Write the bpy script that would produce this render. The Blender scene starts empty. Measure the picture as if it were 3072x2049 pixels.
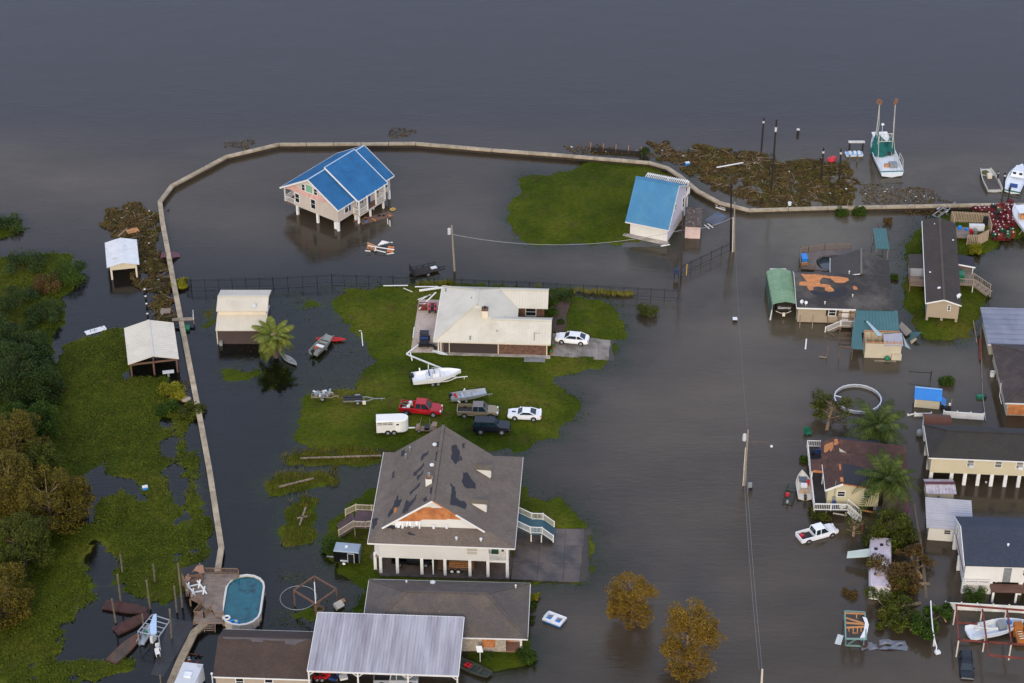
import bpy, bmesh, math, random
import numpy as np
from mathutils import Vector, Matrix
random.seed(7); NR = np.random.RandomState(11)
SC = bpy.context.scene; COL = SC.collection
# ---------------------------------------------------------------- camera, sky, sun, exposure
CAM_H = 175.0; CAM_PITCH = math.radians(34.0); FOC = 6500.0; PCX = 1536.0; PCY = 1024.5
cd = bpy.data.cameras.new('camera'); cam = bpy.data.objects.new('camera', cd); COL.objects.link(cam)
cam.location = (0, 0, CAM_H); cam.rotation_euler = (math.pi/2 - CAM_PITCH, 0, 0)
cd.sensor_width = 36.0; cd.lens = FOC/3072.0*36.0; cd.clip_start = 1.0; cd.clip_end = 20000.0
SC.camera = cam
SUN_EL = math.radians(27); SUN_AZ = math.radians(186)          # azimuth of the sun, clockwise from +Y: behind the camera
world = bpy.data.worlds.new('World'); SC.world = world; world.use_nodes = True
wn = world.node_tree.nodes; wl = world.node_tree.links; wn.clear()
wo = wn.new('ShaderNodeOutputWorld'); bg = wn.new('ShaderNodeBackground'); sky = wn.new('ShaderNodeTexSky')
sky.sky_type = 'NISHITA'; sky.sun_disc = False; sky.sun_elevation = SUN_EL; sky.sun_rotation = SUN_AZ
sky.air_density = 1.2; sky.dust_density = 3.0; sky.ozone_density = 1.5
ov = wn.new('ShaderNodeMixRGB'); ov.blend_type = 'MIX'; ov.inputs[0].default_value = 0.72
ov.inputs[2].default_value = (6.55, 7.45, 10.1, 1)              # even overcast veil
wl.new(sky.outputs[0], ov.inputs[1]); wl.new(ov.outputs[0], bg.inputs[0]); bg.inputs[1].default_value = 0.145
wl.new(bg.outputs[0], wo.inputs[0])
sd = bpy.data.lights.new('sun', 'SUN'); sd.energy = 1.8; sd.angle = math.radians(14); sd.color = (1.0, 0.86, 0.64)
sun = bpy.data.objects.new('sun', sd); COL.objects.link(sun)
sdir = Vector((math.sin(SUN_AZ)*math.cos(SUN_EL), math.cos(SUN_AZ)*math.cos(SUN_EL), math.sin(SUN_EL)))
sun.rotation_euler = sdir.to_track_quat('Z', 'Y').to_euler(); sun.location = (0, 150, 120)
SC.render.engine = 'CYCLES'
SC.view_settings.view_transform = 'Standard'; SC.view_settings.look = 'None'
SC.view_settings.exposure = 0.0; SC.view_settings.gamma = 1.0
SC.view_settings.use_curve_mapping = False
# ---------------------------------------------------------------- picking points in the world
def ray(x, y):
    u = (x-PCX)/FOC; v = (y-PCY)/FOC
    return Vector((u, math.cos(CAM_PITCH)-v*math.sin(CAM_PITCH), -math.sin(CAM_PITCH)-v*math.cos(CAM_PITCH)))
def P(p, z=0.0):
    r = ray(*p); t = (z-CAM_H)/r.z
    return Vector((r.x*t, r.y*t, z))
def Zm(x0, y0, s): return lambda a, b: (x0+a/s, y0+b/s)
V3 = Vector
def W2(x, y): return (x*1.30672, y*1.30672)     # reading taken from the whole picture at 2351 px width
# ---------------------------------------------------------------- materials
def C(h):
    h = h.lstrip('#'); out = []
    for i in (0, 2, 4):
        c = int(h[i:i+2], 16)/255.0
        out.append(c/12.92 if c <= 0.04045 else ((c+0.055)/1.055)**2.4)
    return (out[0], out[1], out[2], 1.0)
MATS = {}
def mat(name, col, rough=0.65, var=0.18, scale=0.8, metal=0.0, bump=0.0, bscale=8.0, col2=None, mix=(0.45, 0.65), pattern=None, pscale=1.0, alpha=None, spec=0.5, stretch=None):
    if name in MATS: return MATS[name]
    m = bpy.data.materials.new(name); m.use_nodes = True; MATS[name] = m
    N = m.node_tree.nodes; L = m.node_tree.links; b = N['Principled BSDF']
    c = C(col) if isinstance(col, str) else col
    b.inputs['Roughness'].default_value = rough; b.inputs['Metallic'].default_value = metal
    b.inputs['Specular IOR Level'].default_value = spec
    tc = N.new('ShaderNodeTexCoord'); out = None
    geo = N.new('ShaderNodeObjectInfo')
    mp = N.new('ShaderNodeMapping'); L.new(tc.outputs['Object'], mp.inputs[0])
    if stretch: mp.inputs['Scale'].default_value = stretch
    nz = N.new('ShaderNodeTexNoise'); nz.inputs['Scale'].default_value = scale; nz.inputs['Detail'].default_value = 6; nz.inputs['Roughness'].default_value = 0.62
    L.new(mp.outputs[0], nz.inputs['Vector'])
    base = N.new('ShaderNodeRGB'); base.outputs[0].default_value = c; cur = base.outputs[0]
    if col2:
        r = N.new('ShaderNodeMapRange'); r.inputs[1].default_value = mix[0]; r.inputs[2].default_value = mix[1]
        n2 = N.new('ShaderNodeTexNoise'); n2.inputs['Scale'].default_value = scale*0.7; n2.inputs['Detail'].default_value = 8; n2.inputs['Roughness'].default_value = 0.68
        L.new(mp.outputs[0], n2.inputs['Vector']); L.new(n2.outputs[0], r.inputs[0])
        mx = N.new('ShaderNodeMixRGB'); L.new(r.outputs[0], mx.inputs[0]); L.new(cur, mx.inputs[1]); mx.inputs[2].default_value = C(col2); cur = mx.outputs[0]
    height = nz.outputs[0]
    if pattern:
        if pattern in ('shingle', 'brick', 'plank', 'plankv'):
            bt = N.new('ShaderNodeTexBrick'); L.new(mp.outputs[0], bt.inputs['Vector'])
            if pattern == 'brick': mp.inputs['Rotation'].default_value = (math.pi/2, 0, 0)
            bt.inputs['Scale'].default_value = pscale
            bt.inputs['Color1'].default_value = (1, 1, 1, 1); bt.inputs['Color2'].default_value = (0.55, 0.5, 0.48, 1)
            bt.inputs['Mortar'].default_value = (0.5, 0.5, 0.5, 1) if pattern != 'brick' else (1.15, 1.15, 1.1, 1)
            bt.inputs['Mortar Size'].default_value = 0.012
            if pattern == 'shingle': bt.inputs['Brick Width'].default_value = 0.5; bt.inputs['Row Height'].default_value = 0.22
            if pattern == 'plank': bt.inputs['Brick Width'].default_value = 2.4; bt.inputs['Row Height'].default_value = 0.15
            if pattern == 'brick': bt.inputs['Brick Width'].default_value = 0.34; bt.inputs['Row Height'].default_value = 0.16
            pc = bt.outputs['Color']
        else:                                          # 'siding' lap boards by height, 'rib' vertical sheets
            wv = N.new('ShaderNodeTexWave'); wv.wave_type = 'BANDS'; wv.wave_profile = 'SAW'
            wv.bands_direction = {'siding': 'Z', 'ribx': 'X', 'riby': 'Y'}[pattern]
            wv.inputs['Scale'].default_value = pscale; L.new(mp.outputs[0], wv.inputs['Vector'])
            rr = N.new('ShaderNodeMapRange'); rr.inputs[3].default_value = 0.84; rr.inputs[4].default_value = 1.04; L.new(wv.outputs[0], rr.inputs[0])
            pc = rr.outputs[0]
        mx = N.new('ShaderNodeMixRGB'); mx.blend_type = 'MULTIPLY'; mx.inputs[0].default_value = 0.55 if pattern in ('shingle', 'plank') else 1.0
        L.new(cur, mx.inputs[1]); L.new(pc, mx.inputs[2]); cur = mx.outputs[0]
    r = N.new('ShaderNodeMapRange'); r.inputs[1].default_value = 0.3; r.inputs[2].default_value = 0.7
    r.inputs[3].default_value = 1.0-var; r.inputs[4].default_value = 1.0+var*0.8; L.new(nz.outputs[0], r.inputs[0])
    ro = N.new('ShaderNodeMapRange'); ro.inputs[3].default_value = 0.90; ro.inputs[4].default_value = 1.07; L.new(geo.outputs['Random'], ro.inputs[0])
    rv = N.new('ShaderNodeMath'); rv.operation = 'MULTIPLY'; L.new(r.outputs[0], rv.inputs[0]); L.new(ro.outputs[0], rv.inputs[1])
    mx = N.new('ShaderNodeMixRGB'); mx.blend_type = 'MULTIPLY'; mx.inputs[0].default_value = 1.0
    L.new(cur, mx.inputs[1]); L.new(rv.outputs[0], mx.inputs[2]); L.new(mx.outputs[0], b.inputs['Base Color'])
    if bump:
        nb = N.new('ShaderNodeTexNoise'); nb.inputs['Scale'].default_value = bscale; nb.inputs['Detail'].default_value = 5; L.new(tc.outputs['Object'], nb.inputs['Vector'])
        bp = N.new('ShaderNodeBump'); bp.inputs['Strength'].default_value = bump; bp.inputs['Distance'].default_value = 0.1
        L.new(nb.outputs[0], bp.inputs['Height']); L.new(bp.outputs[0], b.inputs['Normal'])
    if alpha is not None: b.inputs['Alpha'].default_value = alpha
    return m
def leafmat(name, ca, cb, cc, hue=0.0):
    """leaf colours vary leaf by leaf and clump by clump"""
    if name in MATS: return MATS[name]
    m = bpy.data.materials.new(name); m.use_nodes = True; MATS[name] = m
    N = m.node_tree.nodes; L = m.node_tree.links; b = N['Principled BSDF']; b.inputs['Roughness'].default_value = 0.7; b.inputs['Specular IOR Level'].default_value = 0.15
    g = N.new('ShaderNodeNewGeometry'); rp = N.new('ShaderNodeValToRGB')
    tc = N.new('ShaderNodeTexCoord'); nz = N.new('ShaderNodeTexNoise'); nz.inputs['Scale'].default_value = 0.55; nz.inputs['Detail'].default_value = 3
    L.new(tc.outputs['Object'], nz.inputs['Vector'])
    ad = N.new('ShaderNodeMath'); ad.operation = 'MULTIPLY_ADD'; ad.inputs[1].default_value = 0.5; L.new(g.outputs['Random Per Island'], ad.inputs[0])
    mr = N.new('ShaderNodeMapRange'); mr.inputs[1].default_value = 0.3; mr.inputs[2].default_value = 0.7; mr.inputs[4].default_value = 0.5; L.new(nz.outputs[0], mr.inputs[0])
    L.new(mr.outputs[0], ad.inputs[2]); L.new(ad.outputs[0], rp.inputs[0])
    e = rp.color_ramp.elements; e[0].position = 0.05; e[0].color = C(ca); e[1].position = 0.95; e[1].color = C(cc)
    k = rp.color_ramp.elements.new(0.5); k.color = C(cb)
    L.new(rp.outputs[0], b.inputs['Base Color'])
    tr = N.new('ShaderNodeBsdfTranslucent'); L.new(rp.outputs[0], tr.inputs[0])
    mx = N.new('ShaderNodeMixShader'); mx.inputs[0].default_value = 0.25
    L.new(b.outputs[0], mx.inputs[1]); L.new(tr.outputs[0], mx.inputs[2]); L.new(mx.outputs[0], N['Material Output'].inputs[0])
    return m
M_white = mat('white_paint', '#e9e6df', 0.5, 0.10, 0.6); M_trim = mat('white_trim', '#dfdcd4', 0.45, 0.06)
M_glass = mat('window_glass', '#20262c', 0.08, 0.3, 1.5); M_cglass = mat('car_glass', '#182a33', 0.06, 0.2)
M_tyre = mat('tyre_rubber', '#1b1a19', 0.85, 0.2); M_rim = mat('alloy_rim', '#b9bcc0', 0.35, 0.1, metal=0.6)
M_black = mat('black_metal', '#15161a', 0.5, 0.2); M_wood = mat('weathered_wood', '#8f7f6c', 0.85, 0.3, 2.0, col2='#6d6156', pattern=None)
M_newwood = mat('raw_lumber', '#b98250', 0.8, 0.25, 2.0); M_ply = mat('bare_plywood', '#bd7a48', 0.85, 0.3, 1.4, col2='#a25f35')
M_alu = mat('aluminium', '#a9adb0', 0.42, 0.2, 2.0, metal=0.5); M_galv = mat('galvanised_steel', '#8f9393', 0.55, 0.25, 2.5, metal=0.3)
M_rust = mat('rusty_steel', '#7a3527', 0.85, 0.35, 3.0, col2='#4b231c'); M_dark = mat('near_black_matte', '#17181b', 0.9, 0.2)  # last one is a plain near-black for dark objects and openings
M_conc = mat('concrete', '#a79d92', 0.9, 0.18, 0.7, col2='#8b8178', bump=0.15); M_red = mat('red_plastic', '#c02028', 0.45, 0.1)
M_blue = mat('blue_plastic', '#1f7fd0', 0.45, 0.15); M_green = mat('green_plastic', '#0c6a4a', 0.5, 0.2); M_plast = mat('white_plastic', '#d6d7d6', 0.4, 0.14)
# ---------------------------------------------------------------- mesh building
class MB:
    def __init__(s): s.v = []; s.f = []
    def add(s, vs, fs):
        o = len(s.v); s.v += [tuple(v) for v in vs]; s.f += [tuple(i+o for i in f) for f in fs]; return s
    def box(s, x0, x1, y0, y1, z0, z1):
        return s.add([(x0,y0,z0),(x1,y0,z0),(x1,y1,z0),(x0,y1,z0),(x0,y0,z1),(x1,y0,z1),(x1,y1,z1),(x0,y1,z1)],
                     [(0,3,2,1),(4,5,6,7),(0,1,5,4),(1,2,6,5),(2,3,7,6),(3,0,4,7)])
    def cbox(s, c, sz, rz=0.0, rx=0.0, ry=0.0):
        R = Matrix.Rotation(rz, 3, 'Z') @ Matrix.Rotation(ry, 3, 'Y') @ Matrix.Rotation(rx, 3, 'X'); h = [k/2 for k in sz]; c = Vector(c)
        vs = [c + R @ Vector((a*h[0], b*h[1], d*h[2])) for d in (-1, 1) for a, b in ((-1,-1),(1,-1),(1,1),(-1,1))]
        return s.add(vs, [(0,3,2,1),(4,5,6,7),(0,1,5,4),(1,2,6,5),(2,3,7,6),(3,0,4,7)])
    def beam(s, a, b, w, h=None):
        """rectangular bar from a to b"""
        a = Vector(a); b = Vector(b); d = (b-a); L = d.length
        if L < 1e-5: return s
        d /= L; h = h or w; up = Vector((0, 0, 1)) if abs(d.z) < 0.95 else Vector((0, 1, 0))
        r = d.cross(up).normalized(); u = r.cross(d)
        vs = [p + r*(i*w/2) + u*(j*h/2) for p in (a, b) for i, j in ((-1,-1),(1,-1),(1,1),(-1,1))]
        return s.add(vs, [(0,1,2,3),(7,6,5,4),(0,4,5,1),(1,5,6,2),(2,6,7,3),(3,7,4,0)])
    def tube(s, a, b, r0, r1=None, n=8, caps=True):
        a = Vector(a); b = Vector(b); d = b-a
        if d.length < 1e-6: return s
        d.normalize(); r1 = r0 if r1 is None else r1
        up = Vector((0, 0, 1)) if abs(d.z) < 0.9 else Vector((1, 0, 0)); r = d.cross(up).normalized(); u = r.cross(d)
        vs = []
        for p, q in ((a, r0), (b, r1)):
            for i in range(n):
                t = 2*math.pi*i/n; vs.append(p + r*(q*math.cos(t)) + u*(q*math.sin(t)))
        fs = [(i, (i+1) % n, n+(i+1) % n, n+i) for i in range(n)]
        if caps: fs += [tuple(range(n-1, -1, -1)), tuple(range(n, 2*n))]
        return s.add(vs, fs)
    def path(s, pts, r, n=6):
        for i in range(len(pts)-1):
            s.tube(pts[i], pts[i+1], r if not isinstance(r, (list, tuple)) else r[i], r if not isinstance(r, (list, tuple)) else r[i+1], n)
        return s
    def loft(s, rings, cap=True, closed=True):
        n = len(rings[0]); o = len(s.v); s.v += [tuple(v) for r in rings for v in r]
        for k in range(len(rings)-1):
            for i in range(n if closed else n-1):
                j = (i+1) % n; s.f.append((o+k*n+i, o+k*n+j, o+(k+1)*n+j, o+(k+1)*n+i))
        if cap: s.f.append(tuple(o+i for i in range(n-1, -1, -1))); s.f.append(tuple(o+(len(rings)-1)*n+i for i in range(n)))
        return s
    def slab(s, pts, th):
        """flat polygon with thickness th below it"""
        pts = [Vector(p) for p in pts]; n = (pts[1]-pts[0]).cross(pts[2]-pts[0])
        if n.length < 1e-9: n = Vector((0,0,1))
        n.normalize()
        if n.z < 0: pts = pts[::-1]; n = -n
        k = len(pts); return s.add(pts + [p-n*th for p in pts], [tuple(range(k)), tuple(range(2*k-1, k-1, -1))] + [(i, k+i, k+(i+1) % k, (i+1) % k) for i in range(k)])
    def ext(s, poly, axis, a, b):
        """polygon (2D) pushed out along an axis; axis x: poly=(y,z); y: (x,z); z: (x,y)"""
        f = {'x': lambda p, t: (t, p[0], p[1]), 'y': lambda p, t: (p[0], t, p[1]), 'z': lambda p, t: (p[0], p[1], t)}[axis]
        k = len(poly); return s.add([f(p, a) for p in poly]+[f(p, b) for p in poly], [tuple(range(k)), tuple(range(2*k-1, k-1, -1))]+[(i, k+i, k+(i+1) % k, (i+1) % k) for i in range(k)])
    def ball(s, c, r, n=8, m=5, sq=1.0):
        c = Vector(c); rings = []
        for j in range(1, m):
            t = math.pi*j/m; rings.append([c+Vector((r*math.sin(t)*math.cos(2*math.pi*i/n), r*math.sin(t)*math.sin(2*math.pi*i/n), r*sq*math.cos(t))) for i in range(n)])
        return s.loft(rings)
    def build(s, name, m, parent=None, smooth=False, fix=True):
        me = bpy.data.meshes.new(name); me.from_pydata(s.v, [], s.f); 
        if fix:
            bm = bmesh.new(); bm.from_mesh(me); bmesh.ops.recalc_face_normals(bm, faces=bm.faces); bm.to_mesh(me); bm.free()
        if m: me.materials.append(m)
        if smooth: me.polygons.foreach_set('use_smooth', [True]*len(me.polygons))
        o = bpy.data.objects.new(name, me); COL.objects.link(o)
        if parent: o.parent = parent
        return o
def tag(o, label=None, cat=None, group=None, kind=None):
    if label: o['label'] = label
    if cat: o['category'] = cat
    if group: o['group'] = group
    if kind: o['kind'] = kind
    return o
FR = {}
def thing(name, label, cat, loc=(0,0,0), rz=0.0, group=None, tilt=None):
    o = bpy.data.objects.new(name, None); COL.objects.link(o); o.empty_display_size = 0.3
    o.location = loc; o.rotation_euler = ((tilt[0] if tilt else 0), (tilt[1] if tilt else 0), rz)
    FR[o.name] = (Vector(loc), rz)
    return tag(o, label, cat, group)
def copy_tree(o, parent=None):
    c = o.copy(); COL.objects.link(c); c.parent = parent
    for ch in list(o.children): copy_tree(ch, c)
    return c
def frame(p0, p1, z, base=0.0):
    """origin and turn of a thing whose corner p0 and x-direction p1 are seen at height z"""
    a = P(p0, z); b = P(p1, z)
    return Vector((a.x, a.y, base)), math.atan2(b.y-a.y, b.x-a.x)
def tol(root, w):
    o, rz = FR[root.name]; d = w-o; c, s_ = math.cos(rz), math.sin(rz)
    return Vector((d.x*c+d.y*s_, -d.x*s_+d.y*c, d.z))
def lp(root, p, z): return tol(root, P(p, z+FR[root.name][0].z))
def onp(root, p, p0, n):
    """pixel onto a plane given in the thing's own coordinates"""
    a = tol(root, Vector((0, 0, CAM_H))); b = tol(root, Vector((0, 0, CAM_H))+ray(*p)); d = b-a; n = Vector(n); t = (Vector(p0)-a).dot(n)/d.dot(n)
    return a+d*t
# ---------------------------------------------------------------- building pieces
def window(root, face, plane, u, zc, w, h, frame_m=None, glass=None, bars=1, name='window', board=None):
    sg = {'S': -1, 'N': 1, 'W': -1, 'E': 1}[face]; ax = 'y' if face in 'SN' else 'x'
    def bx(mb, u0, u1, z0, z1, d0, d1):
        a, b = sorted((plane+sg*d0, plane+sg*d1))
        return mb.box(u0, u1, a, b, z0, z1) if ax == 'y' else mb.box(a, b, u0, u1, z0, z1)
    f = MB(); t = 0.1
    bx(f, u-w/2-t, u+w/2+t, zc+h/2, zc+h/2+t, 0.0, 0.07); bx(f, u-w/2-t, u+w/2+t, zc-h/2-t, zc-h/2, 0.0, 0.09)
    bx(f, u-w/2-t, u-w/2, zc-h/2, zc+h/2, 0.0, 0.07); bx(f, u+w/2, u+w/2+t, zc-h/2, zc+h/2, 0.0, 0.07)
    if bars: bx(f, u-w/2, u+w/2, zc-0.03, zc+0.03, 0.0, 0.055)
    o = f.build(name, frame_m or M_trim, root)
    g = MB(); bx(g, u-w/2, u+w/2, zc-h/2, zc+h/2, 0.004, 0.03); g.build('pane', glass or M_glass, o)
    return o
def door(root, face, plane, u, z0, w, h, m, hm=None):
    sg = {'S': -1, 'N': 1, 'W': -1, 'E': 1}[face]
    d = MB(); a, b = sorted((plane+sg*0.004, plane+sg*0.06))
    d.box(u-w/2, u+w/2, a, b, z0, z0+h) if face in 'SN' else d.box(a, b, u-w/2, u+w/2, z0, z0+h)
    o = d.build('door', m, root); k = MB(); q = (u+w*0.38, plane+sg*0.09, z0+h*0.48) if face in 'SN' else (plane+sg*0.09, u+w*0.38, z0+h*0.48)
    k.ball(q, 0.05, 6, 4).build('handle', hm or M_galv, o); return o
def slope(root, a, b, c, d, m, th=0.12, rib=None, rh=0.045, name='roof_slope', rw=0.07):
    """roof face: a-b eave, d-c ridge; ribs run from eave to ridge"""
    a, b, c, d = map(Vector, (a, b, c, d)); mb = MB().slab([a, b, c, d], th)
    n = (b-a).cross(d-a).normalized()
    if n.z < 0: n = -n
    if rib:
        k = max(2, int((b-a).length/rib)); e = (b-a).normalized()*rw/2
        for i in range(k+1):
            t = min(max(i/k, 0.004), 0.996); p = a.lerp(b, t); q = d.lerp(c, t)
            mb.add([p-e, p+e, q+e, q-e, p-e*.5+n*rh, p+e*.5+n*rh, q+e*.5+n*rh, q-e*.5+n*rh], [(4,5,6,7),(0,1,5,4),(1,2,6,5),(2,3,7,6),(3,0,4,7)])
    return mb.build(name, m, root)
def gable_roof(root, x0, x1, y0, y1, ze, zr, axis, m, th=0.12, rib=None, cap=None, rr=None):
    if axis == 'x':
        yr = (y0+y1)/2 if rr is None else rr; s1 = slope(root, (x0,y0,ze), (x1,y0,ze), (x1,yr,zr), (x0,yr,zr), m, th, rib); s2 = slope(root, (x1,y1,ze), (x0,y1,ze), (x0,yr,zr), (x1,yr,zr), m, th, rib)
        if cap: MB().beam((x0-.01,yr,zr+.03), (x1+.01,yr,zr+.03), 0.36, 0.07).build('ridge_cap', cap, root)
    else:
        xr = (x0+x1)/2 if rr is None else rr; s1 = slope(root, (x0,y1,ze), (x0,y0,ze), (xr,y0,zr), (xr,y1,zr), m, th, rib); s2 = slope(root, (x1,y0,ze), (x1,y1,ze), (xr,y1,zr), (xr,y0,zr), m, th, rib)
        if cap: MB().beam((xr,y0-.01,zr+.03), (xr,y1+.01,zr+.03), 0.36, 0.07).build('ridge_cap', cap, root)
    return s1, s2
def fascia(root, pts, m=None, w=0.05, h=0.2, name='fascia'):
    mb = MB()
    for a, b in zip(pts[:-1], pts[1:]): mb.beam(a, b, w, h)
    return mb.build(name, m or M_trim, root)
def hip_roof(root, x0, x1, y0, y1, ze, zr, m, inset=None, th=0.14, ridge=None):
    w = min(x1-x0, y1-y0)/2 if inset is None else inset
    if x1-x0 >= y1-y0: r0 = (x0+w, (y0+y1)/2, zr); r1 = (x1-w, (y0+y1)/2, zr)
    else: r0 = ((x0+x1)/2, y0+w, zr); r1 = ((x0+x1)/2, y1-w, zr)
    a, b, c, d = (x0,y0,ze), (x1,y0,ze), (x1,y1,ze), (x0,y1,ze); out = []
    if x1-x0 >= y1-y0: fs = [(a,b,r1,r0), (c,d,r0,r1), (b,c,r1), (d,a,r0)]
    else: fs = [(a,b,r0), (c,d,r1), (b,c,r1,r0), (d,a,r0,r1)]
    for f in fs: out.append(MB().slab(f, th).build('roof_slope', m, root))
    rm = MB()
    for p, q in ((a,r0), (d,r0) if x1-x0 >= y1-y0 else (b,r0), (b,r1) if x1-x0 >= y1-y0 else (d,r1), (c,r1), (r0,r1)): rm.beam(Vector(p)+Vector((0,0,.03)), Vector(q)+Vector((0,0,.03)), 0.28, 0.05)
    rm.build('ridge_cap', ridge or m, root); return out
def body(root, x0, x1, y0, y1, z0, z1, m, zr=None, axis='x', name='wall', rr=None):
    mb = MB()
    if zr is None: mb.box(x0, x1, y0, y1, z0, z1)
    elif axis == 'x': mb.ext([(y0,z0),(y1,z0),(y1,z1),((y0+y1)/2 if rr is None else rr,zr),(y0,z1)], 'x', x0, x1)
    else: mb.ext([(x0,z0),(x1,z0),(x1,z1),((x0+x1)/2 if rr is None else rr,zr),(x0,z1)], 'y', y0, y1)
    return mb.build(name, m, root)
def post(root, x, y, z0, z1, w, m, name='post', w2=None):
    return MB().box(x-w/2, x+w/2, y-(w2 or w)/2, y+(w2 or w)/2, z0, z1).build(name, m, root)
def rail(root, a, b, h=1.0, m=None, gap=0.16, top=0.09, name='railing', post_gap=2.0):
    a = Vector(a); b = Vector(b); mb = MB(); d = b-a; n = max(1, int(d.length/gap)); u = Vector((0,0,1))
    mb.beam(a+u*h, b+u*h, top, top*.8); mb.beam(a+u*0.12, b+u*0.12, top*.7, top*.7)
    for i in range(n+1):
        p = a.lerp(b, i/n); mb.beam(p+u*0.12, p+u*(h-.03), 0.045, 0.045)
    k = max(1, round(d.length/post_gap))
    for i in range(k+1):
        p = a.lerp(b, i/k); mb.box(p.x-.06, p.x+.06, p.y-.06, p.y+.06, p.z-0.1, p.z+h+.08)
    return mb.build(name, m or M_trim, root)
def stairs(root, top, bot, w, m, n=None, side=None, name='stairs'):
    top = Vector(top); bot = Vector(bot); n = n or max(2, int(abs(top.z-bot.z)/0.19)); d = Vector((bot.x-top.x, bot.y-top.y, 0)); L = d.length; d /= L; r = Vector((-d.y, d.x, 0))*w/2
    mb = MB()
    for i in range(n):
        t = (i+.5)/n; c = top.lerp(bot, t); e = d*(L/n*.52)
        mb.slab([c-e-r, c+e-r, c+e+r, c-e+r], 0.05)
    for s_ in (-1, 1): mb.beam(top+r*s_, bot+r*s_, 0.06, 0.26)
    return mb.build(name, m, root)
def patch(root, name, pxs, p0, n, m, th=0.012, up=0.012):
    nn = Vector(n).normalized(); nn = nn if nn.z > 0 else -nn
    pts = [onp(root, p, Vector(p0)+nn*(up+th), nn) for p in pxs]
    k = len(pts); mb = MB(); mb.add(pts+[p-nn*th for p in pts], [tuple(range(k)), tuple(range(2*k-1,k-1,-1))]+[(i,k+i,k+(i+1)%k,(i+1)%k) for i in range(k)])
    return mb.build(name, m, root)
def jag(poly, amp, n=5, rnd=None):
    """roughen an outline given in pixels"""
    rnd = rnd or random; out = []
    for i in range(len(poly)):
        a = poly[i]; b = poly[(i+1) % len(poly)]
        for k in range(n):
            t = k/n; out.append((a[0]+(b[0]-a[0])*t+(rnd.uniform(-amp, amp) if k else 0), a[1]+(b[1]-a[1])*t+(rnd.uniform(-amp, amp) if k else 0)))
    return out
def vent(root, p, h=0.35, r=0.06, m=None, name='vent_pipe'):
    p = Vector(p); return MB().tube(p-Vector((0,0,.1)), p+Vector((0,0,h)), r, r, 8).tube(p+Vector((0,0,h)), p+Vector((0,0,h+.08)), r*1.8, r*1.2, 8).build(name, m or M_trim, root)
def dish(root, p, yaw=-1.2, s=0.35, name='satellite_dish'):
    p = Vector(p); d = Vector((math.cos(yaw)*.8, math.sin(yaw)*.8, .6)).normalized(); c = p+Vector((0,0,.55)); mb = MB().tube(p-Vector((0,0,.1)), c, .03, .03, 6)
    up = Vector((0,0,1)); r = d.cross(up).normalized(); u = r.cross(d); rings = []
    for q, dd in ((0.05, 0), (s*.6, .04), (s, .12), (s*.98, .13), (s*.55, .06), (.04, .02)):
        rings.append([c+d*dd+r*(q*math.cos(2*math.pi*i/12))+u*(q*math.sin(2*math.pi*i/12)) for i in range(12)])
    mb.loft(rings); mb.tube(c-u*s*.8, c+d*s*1.3, .02, .02, 5); return mb.build(name, M_plast, root)
# ================================================================ THE SETTING
def vnoise(x, y, s, seed=0):
    r = np.random.RandomState(seed).rand(257, 257); u = (x*s) % 256; v = (y*s) % 256
    i = u.astype(int); j = v.astype(int); a = u-i; b = v-j; a = a*a*(3-2*a); b = b*b*(3-2*b)
    return (r[i, j]*(1-a)*(1-b)+r[i+1, j]*a*(1-b)+r[i, j+1]*(1-a)*b+r[i+1, j+1]*a*b)*2-1
def sdist(poly, x, y):
    d = np.full(x.shape, 1e9); ins = np.zeros(x.shape, bool); n = len(poly)
    for i in range(n):
        ax, ay = poly[i]; bx, by = poly[(i+1) % n]; ex, ey = bx-ax, by-ay; wx, wy = x-ax, y-ay
        t = np.clip((wx*ex+wy*ey)/(ex*ex+ey*ey+1e-9), 0, 1); d = np.minimum(d, (wx-ex*t)**2+(wy-ey*t)**2)
        c = ((ay > y) != (by > y)) & (x < (bx-ax)*(y-ay)/(by-ay+1e-12)+ax); ins ^= c
    return np.where(ins, 1, -1)*np.sqrt(d)
def poly2(pts, z=0.0): return [tuple(P(W2(*p), z)[:2]) for p in pts]
B2 = Zm(1480, 440, 3.135)
def src(pts): return [tuple(P(p)[:2]) for p in pts]
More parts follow.
